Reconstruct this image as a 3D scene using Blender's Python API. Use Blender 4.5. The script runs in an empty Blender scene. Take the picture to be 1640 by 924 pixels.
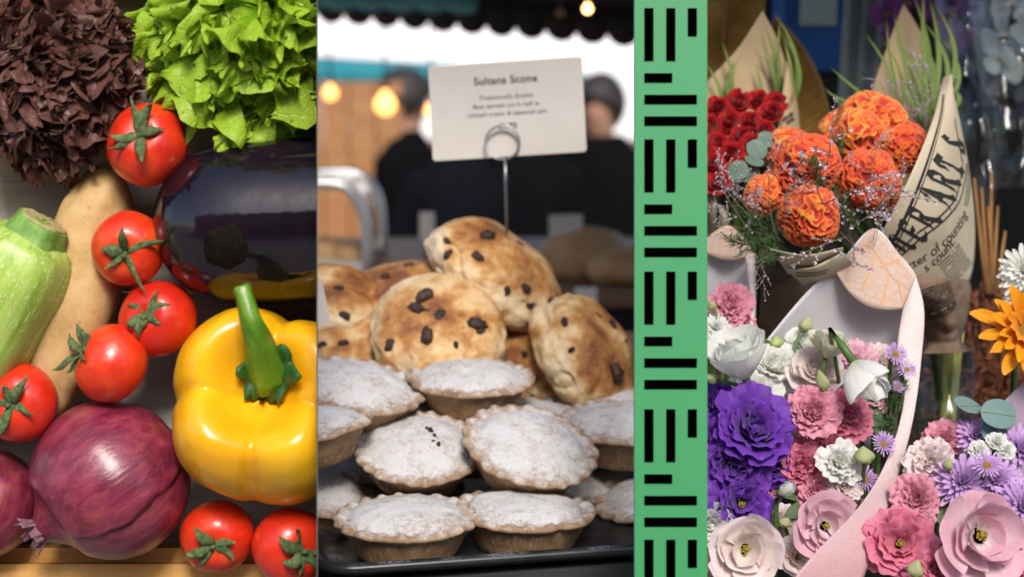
import bpy, bmesh, math, random
import numpy as np
from math import sin, cos, tan, pi, radians, sqrt, atan2, exp
from mathutils import Vector, Matrix, Quaternion, noise

# ------------------------------------------------------------------ camera, world, sun, exposure
scene = bpy.context.scene
COL = scene.collection
PITCH = radians(8.0)
FPX = 820.0 / tan(radians(18.0))          # focal length in photograph pixels
CAM = Vector((0, 0, 1.72))
AX_R = Vector((1, 0, 0))
AX_U = Vector((0, sin(PITCH), cos(PITCH)))
AX_F = Vector((0, cos(PITCH), -sin(PITCH)))
AX_T = -AX_F

cam_data = bpy.data.cameras.new('camera')
cam = bpy.data.objects.new('camera', cam_data)
COL.objects.link(cam)
cam.location = CAM
cam.rotation_euler = (pi / 2 - PITCH, 0, 0)
cam_data.sensor_width = 36.0
cam_data.lens = 18.0 / tan(radians(18.0))
cam_data.clip_start = 0.05
cam_data.clip_end = 400
cam_data.dof.use_dof = True
cam_data.dof.focus_distance = 1.235
cam_data.dof.aperture_fstop = 4.2
scene.camera = cam

SUN_EL, SUN_AZ = radians(43), radians(172)   # azimuth measured from +Y towards +X
world = bpy.data.worlds.new('World')
scene.world = world
world.use_nodes = True
wn = world.node_tree
wn.nodes.clear()
sky = wn.nodes.new('ShaderNodeTexSky')
sky.sky_type = 'NISHITA'
sky.sun_disc = False
sky.sun_elevation = SUN_EL
sky.sun_rotation = SUN_AZ
sky.dust_density = 2.0
bg = wn.nodes.new('ShaderNodeBackground')
bg.inputs['Strength'].default_value = 0.125
wo = wn.nodes.new('ShaderNodeOutputWorld')
wn.links.new(sky.outputs[0], bg.inputs[0])
wn.links.new(bg.outputs[0], wo.inputs[0])

sun_data = bpy.data.lights.new('sun', 'SUN')
sun_data.energy = 2.2
sun_data.angle = radians(16)
sun_data.color = (1.0, 0.95, 0.88)
sun = bpy.data.objects.new('sun', sun_data)
COL.objects.link(sun)
sdir = Vector((sin(SUN_AZ) * cos(SUN_EL), cos(SUN_AZ) * cos(SUN_EL), sin(SUN_EL)))
sun.rotation_euler = sdir.to_track_quat('Z', 'Y').to_euler()
sun.location = (-2, -2, 6)

scene.view_settings.view_transform = 'Standard'
scene.view_settings.look = 'None'
scene.view_settings.gamma = 1.0
scene.view_settings.use_curve_mapping = False
scene.view_settings.exposure = 0.72

# ------------------------------------------------------------------ helpers
RND = random.Random(7)


def P(px, py, d):
    return CAM + AX_R * ((px - 820) / FPX * d) + AX_U * (-(py - 462) / FPX * d) + AX_F * d


def S(d):
    return d / FPX


CAMB = Matrix((AX_R, AX_U, AX_T)).transposed()      # columns right, up, towards the viewer


def basis_from_axis(n, spin=0.0, cam_space=True):
    """local z -> n (given in right/up/towards space or in world space)"""
    n = Vector(n).normalized()
    if cam_space:
        n = CAMB @ n
    q = n.to_track_quat('Z', 'Y')
    return (q @ Quaternion((0, 0, 1), spin)).to_matrix()


def mtx(loc, rot3=None, sc=1.0):
    m = (rot3 if rot3 is not None else Matrix.Identity(3)).to_4x4()
    s = Matrix.Diagonal((sc, sc, sc, 1)) if not hasattr(sc, '__len__') else Matrix.Diagonal((*sc, 1))
    return Matrix.Translation(loc) @ m @ s


def tag(o, label, cat, group=None):
    o['label'] = label
    o['category'] = cat
    if group:
        o['group'] = group
    return o


def me_from(name, verts, faces, smooth=True, mat=None):
    me = bpy.data.meshes.new(name)
    me.from_pydata([tuple(v) for v in verts], [], faces)
    if smooth:
        me.polygons.foreach_set('use_smooth', [True] * len(me.polygons))
    if mat:
        for m_ in (mat if isinstance(mat, (list, tuple)) else [mat]):
            me.materials.append(m_)
    me.update()
    return me


def ob(name, me, parent=None, m=None):
    o = bpy.data.objects.new(name, me)
    COL.objects.link(o)
    if parent is not None:
        o.parent = parent
    if m is not None:
        o.matrix_basis = m
    return o


def thing(name, label, cat, m=None, group=None):
    o = bpy.data.objects.new(name, None)
    o.empty_display_size = 0.02
    COL.objects.link(o)
    if m is not None:
        o.matrix_world = m
    return tag(o, label, cat, group)


def gridmesh(name, nu, nv, fn, mat, wrap=False, smooth=True, flip=False):
    vs = []
    for j in range(nv + 1):
        for i in range(nu if wrap else nu + 1):
            vs.append(fn(i / nu, j / nv))
    w = nu if wrap else nu + 1
    fs = []
    for j in range(nv):
        for i in range(nu):
            a = j * w + i
            b = j * w + (i + 1) % w
            f = (a, b, b + w, a + w)
            fs.append(f[::-1] if flip else f)
    return me_from(name, vs, fs, smooth, mat)


def lathe(name, prof, n, mat, mod=None, smooth=True):
    """prof: list of (r, z) bottom to top; mod(theta, r, z, k) -> (r, z)"""
    vs = []
    for k, (r, z) in enumerate(prof):
        for i in range(n):
            t = 2 * pi * i / n
            rr, zz = (r, z) if mod is None else mod(t, r, z, k)
            vs.append((rr * cos(t), rr * sin(t), zz))
    fs = []
    for k in range(len(prof) - 1):
        for i in range(n):
            a, b = k * n + i, k * n + (i + 1) % n
            fs.append((a, b, b + n, a + n))
    if prof[0][0] > 1e-6:
        fs.append(tuple(range(n))[::-1])
    if prof[-1][0] > 1e-6:
        o0 = (len(prof) - 1) * n
        fs.append(tuple(o0 + i for i in range(n)))
    return me_from(name, vs, fs, smooth, mat)


def tube_geo(pts, rad, n=6, cap=True):
    pts = [Vector(p) for p in pts]
    vs, fs = [], []
    up = Vector((0.123, 0.456, 0.88)).normalized()
    for k, p in enumerate(pts):
        a = pts[max(k - 1, 0)]
        b = pts[min(k + 1, len(pts) - 1)]
        t = (b - a).normalized()
        x = t.cross(up)
        if x.length < 1e-4:
            x = t.cross(Vector((1, 0, 0)))
        x.normalize()
        y = t.cross(x)
        r = rad[k] if hasattr(rad, '__len__') else rad
        for i in range(n):
            w = 2 * pi * i / n
            vs.append(p + x * (r * cos(w)) + y * (r * sin(w)))
    for k in range(len(pts) - 1):
        for i in range(n):
            a, b = k * n + i, k * n + (i + 1) % n
            fs.append((a, b, b + n, a + n))
    if cap:
        fs.append(tuple(range(n))[::-1])
        o0 = (len(pts) - 1) * n
        fs.append(tuple(o0 + i for i in range(n)))
    return vs, fs


class Geo:
    def __init__(s):
        s.v, s.f = [], []

    def add(s, vf, m=None):
        v, f = vf
        o = len(s.v)
        s.v.extend([(m @ Vector(p)) if m is not None else p for p in v])
        s.f.extend([tuple(i + o for i in q) for q in f])
        return s

    def tube(s, pts, rad, n=6):
        return s.add(tube_geo(pts, rad, n))

    def box(s, lo, hi, m=None):
        x0, y0, z0 = lo
        x1, y1, z1 = hi
        v = [Vector(p) for p in ((x0, y0, z0), (x1, y0, z0), (x1, y1, z0), (x0, y1, z0), (x0, y0, z1), (x1, y0, z1), (x1, y1, z1), (x0, y1, z1))]
        f = [(0, 3, 2, 1), (4, 5, 6, 7), (0, 1, 5, 4), (1, 2, 6, 5), (2, 3, 7, 6), (3, 0, 4, 7)]
        return s.add((v, f), m)

    def me(s, name, mat, smooth=True):
        return me_from(name, s.v, s.f, smooth, mat)


def bevel_box(name, lo, hi, bev, mat, seg=2):
    bm = bmesh.new()
    bmesh.ops.create_cube(bm, size=1)
    lo, hi = Vector(lo), Vector(hi)
    for v in bm.verts:
        v.co = Vector(((lo[i] + hi[i]) / 2 + v.co[i] * (hi[i] - lo[i]) for i in range(3)))
    bmesh.ops.bevel(bm, geom=bm.edges[:], offset=bev, segments=seg, profile=0.5, affect='EDGES')
    me = bpy.data.meshes.new(name)
    bm.to_mesh(me)
    bm.free()
    me.materials.append(mat)
    return me


def clip(o, co, no):
    """cut a mesh object along a world plane, keep the side against the normal"""
    w = o.matrix_basis if o.parent is None else o.parent.matrix_world @ o.matrix_basis
    if o.parent is not None and o.parent.parent is not None:
        w = o.parent.parent.matrix_world @ o.parent.matrix_basis @ o.matrix_basis
    inv = w.inverted()
    lc = inv @ Vector(co)
    ln = (w.to_3x3().transposed() @ Vector(no)).normalized()
    bm = bmesh.new()
    bm.from_mesh(o.data)
    bmesh.ops.bisect_plane(bm, geom=bm.verts[:] + bm.edges[:] + bm.faces[:], plane_co=lc, plane_no=ln, clear_outer=True)
    me = o.data.copy()
    bm.to_mesh(me)
    bm.free()
    o.data = me
    return len(me.vertices)


def nz(x, y, z):
    return noise.noise(Vector((x, y, z)))


def fbm(p, oct=3):
    return noise.fractal(Vector(p), 1.0, 2.0, oct)


# ------------------------------------------------------------------ materials
def srgb(r, g, b):
    f = lambda c: (c / 255 / 12.92) if c / 255 <= 0.04045 else ((c / 255 + 0.055) / 1.055) ** 2.4
    return (f(r), f(g), f(b), 1)


class NT:
    """small node-graph writer"""
    def __init__(s, name):
        s.m = bpy.data.materials.new(name)
        s.m.use_nodes = True
        s.t = s.m.node_tree
        s.b = s.t.nodes['Principled BSDF']
        s.out = s.t.nodes['Material Output']
        s.tc = s.t.nodes.new('ShaderNodeTexCoord')
        s.info = s.t.nodes.new('ShaderNodeObjectInfo')

    def n(s, kind, **kw):
        nd = s.t.nodes.new(kind)
        for k, v in kw.items():
            setattr(nd, k, v)
        return nd

    def link(s, a, b):
        s.t.links.new(a, b)

    def inp(s, node, key, val):
        if hasattr(val, 'is_linked') or hasattr(val, 'links'):
            s.link(val, node.inputs[key])
        else:
            node.inputs[key].default_value = val

    def coords(s, scale=(1, 1, 1)):
        mp = s.n('ShaderNodeMapping')
        s.link(s.tc.outputs['Object'], mp.inputs['Vector'])
        mp.inputs['Scale'].default_value = scale
        return mp.outputs[0]

    def noise(s, scale, detail=3, rough=0.55, vec=None, dist=0.0, rnd=True):
        nd = s.n('ShaderNodeTexNoise', noise_dimensions='4D')
        s.link(vec if vec is not None else s.tc.outputs['Object'], nd.inputs['Vector'])
        nd.inputs['Scale'].default_value = scale
        nd.inputs['Detail'].default_value = detail
        nd.inputs['Roughness'].default_value = rough
        nd.inputs['Distortion'].default_value = dist
        if rnd:
            mu = s.math('MULTIPLY', s.info.outputs['Random'], 37.0)
            s.link(mu, nd.inputs['W'])
        return nd.outputs['Fac']

    def math(s, op, a, b=0.0, c=None, clamp=False):
        nd = s.n('ShaderNodeMath', operation=op, use_clamp=clamp)
        s.inp(nd, 0, a)
        s.inp(nd, 1, b)
        if c is not None:
            s.inp(nd, 2, c)
        return nd.outputs[0]

    def ramp(s, fac, stops, interp='LINEAR'):
        nd = s.n('ShaderNodeValToRGB')
        nd.color_ramp.interpolation = interp
        e = nd.color_ramp.elements
        while len(e) < len(stops):
            e.new(0.5)
        for k, (pos, colr) in enumerate(stops):
            e[k].position = pos
            e[k].color = colr if len(colr) == 4 else (*colr, 1)
        s.link(fac, nd.inputs[0])
        return nd.outputs[0]

    def mix(s, fac, a, b, mode='MIX'):
        nd = s.n('ShaderNodeMix', data_type='RGBA', blend_type=mode)
        s.inp(nd, 0, fac)
        s.inp(nd, 6, a)
        s.inp(nd, 7, b)
        return nd.outputs[2]

    def step(s, val, lo, hi):
        nd = s.n('ShaderNodeMapRange', interpolation_type='SMOOTHSTEP')
        s.inp(nd, 0, val)
        nd.inputs[1].default_value = lo
        nd.inputs[2].default_value = hi
        return nd.outputs[0]

    def xyz(s, out):
        nd = s.n('ShaderNodeSeparateXYZ')
        s.link(s.tc.outputs[out], nd.inputs[0])
        return nd.outputs

    def bump(s, h, strength=0.3, dist=0.001):
        nd = s.n('ShaderNodeBump')
        nd.inputs['Strength'].default_value = strength
        nd.inputs['Distance'].default_value = dist
        s.link(h, nd.inputs['Height'])
        s.link(nd.outputs[0], s.b.inputs['Normal'])
        return s

    def set(s, **kw):
        al = dict(color='Base Color', rough='Roughness', metal='Metallic', spec='Specular IOR Level', coat='Coat Weight', coatr='Coat Roughness',
                  sss='Subsurface Weight', sssr='Subsurface Radius', ssss='Subsurface Scale', trans='Transmission Weight', ior='IOR', alpha='Alpha',
                  emit='Emission Color', emits='Emission Strength', sheen='Sheen Weight')
        for k, v in kw.items():
            s.inp(s.b, al[k], v)
        return s

    def translucent(s, color, fac):
        """thin leaf or petal: part of the light passes through"""
        tr = s.n('ShaderNodeBsdfTranslucent')
        s.inp(tr, 'Color', color)
        mx = s.n('ShaderNodeMixShader')
        mx.inputs[0].default_value = fac
        s.link(s.b.outputs[0], mx.inputs[1])
        s.link(tr.outputs[0], mx.inputs[2])
        s.link(mx.outputs[0], s.out.inputs[0])
        return s


def simple(name, c1, c2=None, scale=40, rough=0.6, bump=0.0, bscale=200, bdist=0.001, stretch=(1, 1, 1), **kw):
    t = NT(name)
    if c2 is not None:
        f = t.noise(scale, 4, 0.6, t.coords(stretch))
        colr = t.ramp(f, [(0.3, c1), (0.7, c2)])
        t.set(color=colr)
    else:
        t.set(color=c1)
    t.set(rough=rough, **kw)
    if bump:
        t.bump(t.noise(bscale, 4, 0.6), bump, bdist)
    return t.m
# ------------------------------------------------------------------ setting: ground
M_ground = simple('paving_stone', (0.16, 0.15, 0.14, 1), (0.24, 0.22, 0.2, 1), 6, 0.85, 0.4, 60, 0.004)
g = ob('ground', me_from('ground', [(-200, -200, 0), (200, -200, 0), (200, 200, 0), (-200, 200, 0)], [(0, 1, 2, 3)], False, M_ground))
g['kind'] = 'structure'

# ------------------------------------------------------------------ vegetable crate (a tilted display crate facing the viewer)
DC = 1.245                        # distance of the crate floor
CUT_CO = CAM
_a, _b = P(507.0, 0, 1) - CAM, P(507.0, 924, 1) - CAM
CUT_NO = _b.cross(_a).normalized()
if CUT_NO.x < 0:
    CUT_NO = -CUT_NO


def wood_mat(name, c1, c2, c3, stretch, rough=0.55):
    t = NT(name)
    v = t.coords(stretch)
    f = t.noise(9, 6, 0.65, v, 0.6)
    f2 = t.noise(60, 3, 0.5, v)
    c = t.ramp(f, [(0.25, c1), (0.5, c2), (0.75, c3)])
    c = t.mix(t.math('MULTIPLY', f2, 0.35), c, c1, 'MULTIPLY')
    t.set(color=c, rough=rough)
    t.bump(f2, 0.25, 0.0006)
    return t.m


M_pine = wood_mat('pine_board', (0.62, 0.30, 0.06, 1), (0.75, 0.42, 0.12, 1), (0.80, 0.52, 0.20, 1), (1, 14, 14))
M_cratefloor = wood_mat('grey_board', (0.36, 0.33, 0.31, 1), (0.48, 0.45, 0.42, 1), (0.56, 0.54, 0.52, 1), (1, 6, 6), 0.8)
M_sheet = simple('thin_sheet', (0.10, 0.11, 0.10, 1), rough=0.6)


def crate_local(px, py, h):
    return P(px, py, DC - h)


crate = thing('vegetable_crate', 'pine crate propped up to show mixed vegetables on its grey floor', 'crate', mtx(crate_local(254, 960, 0), CAMB))
ci = crate.matrix_world.inverted()


def slab(name, corners, h0, h1, mat, parent):
    """a board between depths h0 and h1 whose sides follow the given corner pixels (measured on its front)"""
    inv = parent.matrix_world.inverted()
    v = [inv @ P(x, y, DC - h1) for x, y in corners] + [inv @ (P(x, y, DC - h1) + AX_F * (h1 - h0)) for x, y in corners]
    n = len(corners)
    f = [tuple(range(n))] + [tuple(range(2 * n - 1, n - 1, -1))] + [(i, n + i, n + (i + 1) % n, (i + 1) % n) for i in range(n)]
    me = me_from(name, v, f, False, mat)
    bm = bmesh.new(); bm.from_mesh(me)
    bmesh.ops.recalc_face_normals(bm, faces=bm.faces)
    bm.to_mesh(me); bm.free()
    return ob(name, me, parent)


for k in range(6):
    y0 = -60 + k * 176
    fl = slab('floor_board', [(-70, y0), (540, y0), (540, y0 + 175.6), (-70, y0 + 175.6)], -0.012, -0.001 * (k % 2), M_cratefloor, crate)
    clip(fl, CUT_CO, CUT_NO)
# the ledge: two pine boards stepped
for (y0, y1, h0, h1) in ((877, 902, 0.0, 0.020), (903, 960, 0.0, 0.031)):
    bo = slab('side_board', [(-70, y0), (540, y0), (540, y1), (-70, y1)], h0, h1, M_pine, crate)
    clip(bo, CUT_CO, CUT_NO)
slab('side_board', [(-70, -62), (504, -62), (504, -48), (-70, -48)], 0.0, 0.06, M_pine, crate)
slab('side_board', [(-84, -62), (-70, -62), (-70, 960), (-84, 960)], 0.0, 0.06, M_pine, crate)
# thin dividing sheet on the right side of the crate, standing edge-on to the aisle
v = []
for px in (507.4, 508.6):
    for (py, d) in ((-62, DC + 0.012), (-62, 1.075), (985, 1.075), (985, DC + 0.012)):
        v.append(ci @ P(px, py, d))
ob('dividing_sheet', me_from('dividing_sheet', v, [(0, 1, 2, 3), (7, 6, 5, 4), (0, 4, 5, 1), (1, 5, 6, 2), (2, 6, 7, 3), (3, 7, 4, 0)], False, M_sheet), crate)

# --- tomatoes
t = NT('tomato_skin')
f = t.math('ADD', t.noise(1.6, 4, 0.55), t.math('MULTIPLY', t.math('SUBTRACT', t.info.outputs['Random'], 0.5), 0.35))
c = t.ramp(f, [(0.3, (0.52, 0.016, 0.006, 1)), (0.55, (0.66, 0.032, 0.008, 1)), (0.8, (0.72, 0.085, 0.012, 1))])
t.set(color=c, rough=0.33, spec=0.45, coat=0.25, coatr=0.18, sss=0.15, ssss=0.006, sssr=(1.0, 0.25, 0.1))
t.bump(t.noise(4, 3, 0.6), 0.05, 0.03)
M_tomato = t.m
t = NT('tomato_calyx')
f = t.noise(9, 4, 0.6)
c = t.ramp(f, [(0.3, (0.035, 0.065, 0.018, 1)), (0.5, (0.13, 0.20, 0.06, 1)), (0.72, (0.30, 0.36, 0.16, 1))])
t.set(color=c, rough=0.75)
t.bump(t.noise(60, 3, 0.6), 0.6, 0.02)
M_calyx = t.m
M_stemend = simple('cut_stem', (0.30, 0.36, 0.10, 1), (0.42, 0.40, 0.2, 1), 800, 0.8)


def tomato_mesh(seed):
    r = random.Random(seed)
    ph = r.uniform(0, 6)
    prof = []
    for k in range(33):
        a = pi * k / 32
        rr = sin(a)
        z = -cos(a) * 0.9
        d = pi - a
        z -= 0.16 * exp(-(d / 0.32) ** 2)
        prof.append((max(rr, 1e-5), z))
    def mod(th, rr, z, k):
        q = 1 + 0.016 * sin(5 * th + ph) * (0.4 + 0.6 * (k / 32)) + 0.02 * sin(2 * th + ph * 2)
        return rr * q, z
    return lathe('tomato_body', prof, 48, M_tomato, mod)


def sepal_geo(r, L, W, curl, lift, az, sd):
    """curling strip lying out from the stem; local units of tomato radius"""
    nv, nu = 14, 4
    vs, fs = [], []
    wob = r.uniform(0.1, 0.5)
    p = Vector((0.05, 0, 0.76))
    side_dir = r.uniform(-0.9, 0.9)
    twist = r.uniform(-2.0, 2.0)
    yaw = 0.0
    for j in range(nv + 1):
        v = j / nv
        w = W * (0.45 + 1.0 * sin(pi * min(v * 0.85 + 0.12, 1.0))) * (1 - v ** 5)
        ang = lift * (1 - 1.9 * v) + curl * v ** 3 + wob * sin(5 * v + sd)
        dirv = Vector((cos(ang) * cos(yaw), cos(ang) * sin(yaw), sin(ang)))
        sd_ = Vector((-sin(yaw), cos(yaw), 0))
        nr = dirv.cross(sd_)
        s2 = sd_ * cos(twist * v) + nr * sin(twist * v)
        n2 = dirv.cross(s2)
        for i in range(nu + 1):
            u = i / nu * 2 - 1
            vs.append(p + s2 * (u * w) + n2 * (-w * 0.55 * u * u) + n2 * (0.012 * sin(9 * v + i)))
        yaw += side_dir * 1.5 / nv * v
        p = p + dirv * (L / nv)
    for j in range(nv):
        for i in range(nu):
            a = j * (nu + 1) + i
            fs.append((a, a + 1, a + nu + 2, a + nu + 1))
    m = Matrix.Rotation(az, 4, 'Z')
    return [m @ q for q in vs], fs


def solid(o, th, off=0.0):
    md = o.modifiers.new('thick', 'SOLIDIFY')
    md.thickness = th
    md.offset = off
    return o


TOMS = [  # px, py, radius px, axis in right/up/towards, height of centre, label, sepals(seed), squash
    (236, 232, 65, (-0.03, 0.22, 0.95), 0.085, 'tomato tucked between the two lettuces, with long curled green sepals', 11, 1.03, 1.15),
    (206, 398, 59.5, (0.12, -0.16, 0.95), 0.080, 'tomato resting beside the aubergine blossom scar, with looped thick green sepals', 22, 1.0, 1.25),
    (253, 510, 62, (-0.16, 0.10, 0.95), 0.074, 'tomato under the looped-sepal tomato, with a small flat star of sepals', 33, 1.0, 0.8),
    (178, 581, 63, (-0.80, 0.34, 0.42), 0.085, 'tomato lying on the big red onion, its withered stem pointing sideways', 44, 1.06, 1.05),
    (32, 645, 58, (-0.02, 0.03, 0.95), 0.078, 'tomato below the courgette and touching the big onion, sepals drooping', 55, 1.12, 1.2),
    (348, 858, 59, (0.05, -0.2, 0.95), 0.060, 'tomato on the pine ledge between the onion and the wrinkled tomato', 66, 1.0, 0.95),
    (466, 874, 63, (0.5, -0.10, 0.9), 0.066, 'wrinkled tomato on the pine ledge with one long straight sepal', 77, 0.98, 1.1),
]
for (px, py, rp, ax, h, lab, sd, sq, sl) in TOMS:
    r = random.Random(sd)
    R_ = rp * S(DC - h)
    root = thing('tomato', lab, 'tomato', mtx(P(px, py, DC - h), basis_from_axis(ax, 0), R_), 'ripe tomatoes in the crate')
    body = ob('body', tomato_mesh(sd), root)
    body.matrix_basis = Matrix.Diagonal((1, sq, 1, 1)) if abs(ax[2]) > 0.8 else Matrix.Identity(4)
    if sd == 77:
        clip(body, CUT_CO, CUT_NO)
    n = r.choice((5, 6)) if sl > 0.9 else 6
    spin = r.uniform(0, 6)
    cal = None
    for k in range(n):
        L = sl * r.uniform(0.55, 1.0)
        if sd == 77 and k == 0:
            L = 1.0
            spin = 2.5
        if sd == 66 and k == 1:
            L = 0.95
        gq = sepal_geo(r, L, r.uniform(0.065, 0.125), r.uniform(-0.6, 4.2) if sl > 0.9 else r.uniform(-0.7, 0.5), r.uniform(0.3, 1.1), spin + 2 * pi * k / n + r.uniform(-0.3, 0.3), k)
        o = ob('sepal', me_from('sepal', gq[0], gq[1], True, M_calyx), root)
        solid(o, 0.028)
        if sd == 77:
            clip(o, CUT_CO, CUT_NO)
    tl = {44: 0.42, 11: 0.2, 77: 0.24, 22: 0.3}.get(sd, 0.2)
    lean = Vector((r.uniform(-0.4, 0.4), r.uniform(-0.4, 0.4), 1)).normalized()
    pts = [Vector((0, 0, 0.70)) + lean * (tl * q + 0.02) for q in (0, 0.4, 0.7, 1.0)]
    gg = Geo().tube(pts, [0.09, 0.055, 0.055, 0.068], 8)
    so = ob('stem', gg.me('stem', M_calyx), root)
    if sd == 77:
        clip(so, CUT_CO, CUT_NO)

# --- courgette (pale striped)
t = NT('courgette_skin')
v = t.coords((1, 1, 0.10))
f = t.noise(95, 5, 0.62, v, 0.25)
f2 = t.noise(900, 2, 0.6, t.coords((1, 1, 0.22)))
c = t.ramp(f, [(0.3, (0.15, 0.27, 0.022, 1)), (0.5, (0.33, 0.48, 0.07, 1)), (0.72, (0.52, 0.60, 0.20, 1))])
c = t.mix(t.step(f2, 0.57, 0.66), c, (0.60, 0.66, 0.36, 1))
t.set(color=c, rough=0.38, spec=0.4, sss=0.1, ssss=0.006)
t.bump(f2, 0.08, 0.0006)
M_courg = t.m
t = NT('courgette_stem')
f = t.noise(120, 5, 0.7, t.coords((1, 1, 0.3)))
zc = t.xyz('Object')[2]
c = t.ramp(f, [(0.3, (0.06, 0.16, 0.015, 1)), (0.52, (0.16, 0.31, 0.04, 1)), (0.72, (0.34, 0.46, 0.13, 1))])
t.set(color=c, rough=0.6)
t.bump(t.noise(300, 4, 0.6), 0.5, 0.001)
M_courgstem = t.m
M_corky = simple('corky_cut', (0.30, 0.22, 0.09, 1), (0.46, 0.42, 0.18, 1), 220, 0.85, 0.8, 500, 0.001)

A = P(56, 378, DC - 0.088); B = P(-92, 640, DC - 0.072)
ax = (A - B)
Lz = ax.length
q = ax.to_track_quat('Z', 'Y').to_matrix()
root = thing('courgette', 'pale green striped courgette with a ribbed cut stem', 'courgette', mtx(B, q))
s_ = S(DC - 0.08)
prof = []
for k in range(41):
    v_ = k / 40
    r_ = 86 * (1 - 0.30 * max(0, (v_ - 0.70) / 0.30) ** 2.4) * (1 - 0.9 * max(0, (0.12 - v_) / 0.12) ** 2)
    if v_ > 0.97:
        r_ *= 1 - 6 * (v_ - 0.97)
    prof.append((max(r_ * s_, 1e-5), v_ * Lz))
def mod(th, r_, z, k):
    a = 1 + 0.035 * cos(5 * th + 0.3) + 0.010 * sin(9 * th + 2)
    return r_ * a * (1 + 0.02 * nz(cos(th) * 2, sin(th) * 2, z * 40)), z
ob('body', lathe('courgette_body', prof, 60, M_courg, mod), root)
prof = [(66 * s_, Lz - 38 * s_), (62 * s_, Lz - 24 * s_), (55 * s_, Lz - 8 * s_), (48 * s_, Lz + 4 * s_), (44 * s_, Lz + 14 * s_), (42 * s_, Lz + 24 * s_), (40 * s_, Lz + 27 * s_)]
def mod(th, r_, z, k):
    c5 = cos(5 * th + 0.3)
    fl = max(0.0, 1 - k / 3)
    return r_ * (1 + 0.07 * c5 + 0.04 * nz(3 * cos(th), 3 * sin(th), k)), z - (fl * 12 * s_ * max(0, c5)) + 3 * s_ * nz(2 * cos(th), 2 * sin(th), 5)
st = ob('stem', lathe('courgette_stem', prof, 40, M_courgstem, mod), root)
prof = [(40 * s_, Lz + 26 * s_), (35 * s_, Lz + 30 * s_), (16 * s_, Lz + 27 * s_), (1e-5, Lz + 26 * s_)]
def mod(th, r_, z, k):
    return r_ * (1 + 0.07 * cos(5 * th + 0.3)), z + 2.5 * s_ * nz(4 * cos(th), 4 * sin(th), 9 + k)
ob('stem_end', lathe('courgette_stem_end', prof, 40, M_corky, mod), st)

# --- potato
t = NT('potato_skin')
f = t.noise(32, 5, 0.62)
f2 = t.noise(190, 4, 0.7)
c = t.ramp(f, [(0.3, (0.40, 0.235, 0.085, 1)), (0.5, (0.54, 0.345, 0.14, 1)), (0.75, (0.66, 0.48, 0.26, 1))])
c = t.mix(t.step(f2, 0.60, 0.72), c, (0.20, 0.11, 0.045, 1))
t.set(color=c, rough=0.62, spec=0.35)
t.bump(t.noise(150, 5, 0.65), 0.25, 0.0015)
M_potato = t.m
A = P(176, 262, DC - 0.045); B = P(70, 665, DC - 0.045)
ax = A - B
root = tag(ob('potato', None), 'long smooth tan potato lying under the courgette and tomatoes', 'potato')
bpy.data.objects.remove(root)
vs, fs = [], []
bm = bmesh.new()
bmesh.ops.create_uvsphere(bm, u_segments=56, v_segments=40, radius=1)
for v_ in bm.verts:
    p = v_.co.copy()
    w = 1 + 0.10 * nz(p.x * 1.3 + 5, p.y * 1.3, p.z * 1.3) + 0.05 * nz(p.x * 3, p.y * 3 + 9, p.z * 3)
    for dd, am, sg in (((0.5, 0.5, 0.4), 0.05, 0.12), ((-0.2, 0.8, -0.4), 0.05, 0.1), ((0.3, 0.9, -0.1), 0.04, 0.1), ((0.0, 0.9, 0.5), 0.05, 0.09)):
        dist = (p - Vector(dd).normalized()).length
        w -= am * exp(-(dist / sg) ** 2)
    sx = 76 + 10 * p.z
    v_.co = Vector((p.x * sx * s_ * w, p.y * 74 * s_ * w, p.z * ax.length / 2 * w))
me = bpy.data.meshes.new('potato'); bm.to_mesh(me); bm.free()
me.materials.append(M_potato)
me.polygons.foreach_set('use_smooth', [True] * len(me.polygons))
o = ob('potato', me, None, mtx((A + B) / 2, ax.to_track_quat('Z', 'Y').to_matrix()))
tag(o, 'long smooth tan potato lying under the courgette and tomatoes', 'potato')

# --- aubergine
t = NT('aubergine_skin')
f = t.noise(30, 3, 0.6)
c = t.ramp(f, [(0.3, (0.004, 0.003, 0.006, 1)), (0.7, (0.013, 0.006, 0.012, 1))])
zc = t.xyz('Object')[2]
c = t.mix(t.step(t.math('ADD', zc, t.math('MULTIPLY', f, 0.012)), 0.170, 0.215), c, (0.055, 0.006, 0.012, 1))
f2 = t.noise(900, 2, 0.5)
c = t.mix(t.step(f2, 0.74, 0.80), c, (0.25, 0.22, 0.2, 1))
t.set(color=c, rough=0.11, spec=0.65, coat=0.0, coatr=0.15)
t.bump(t.noise(26, 3, 0.55), 0.16, 0.006)
M_aub = t.m
M_scar = simple('blossom_scar', (0.003, 0.002, 0.002, 1), (0.012, 0.007, 0.005, 1), 200, 0.7, 0.6, 260, 0.002, spec=0.08)
A = P(560, 352, DC - 0.068); B = P(248, 362, DC - 0.066)
ax = B - A
rc = 134 * S(DC - 0.07)
root = thing('aubergine', 'large glossy near-black aubergine under the green lettuce with a dark blossom scar', 'aubergine', mtx(A, ax.to_track_quat('Z', 'Y').to_matrix()))
Lz = ax.length
prof = [(rc * 0.98, 0)]
for k in range(1, 40):
    v_ = k / 39
    r_ = rc * (1 - 0.02 * (1 - v_))
    e = max(0.0, (v_ - 0.45) / 0.55)
    r_ *= sqrt(max(0.0, 1 - e ** 2.6))
    prof.append((max(r_, 1e-5), v_ * Lz))
ab = ob('body', lathe('aubergine_body', prof, 72, M_aub, lambda th, r_, z, k: (r_ * (1 + 0.012 * cos(3 * th + 1)), z)), root)
clip(ab, CUT_CO, CUT_NO)
sc_w = P(362, 396, DC - 0.128)
inv = root.matrix_world.inverted()
sl = inv @ sc_w
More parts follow.
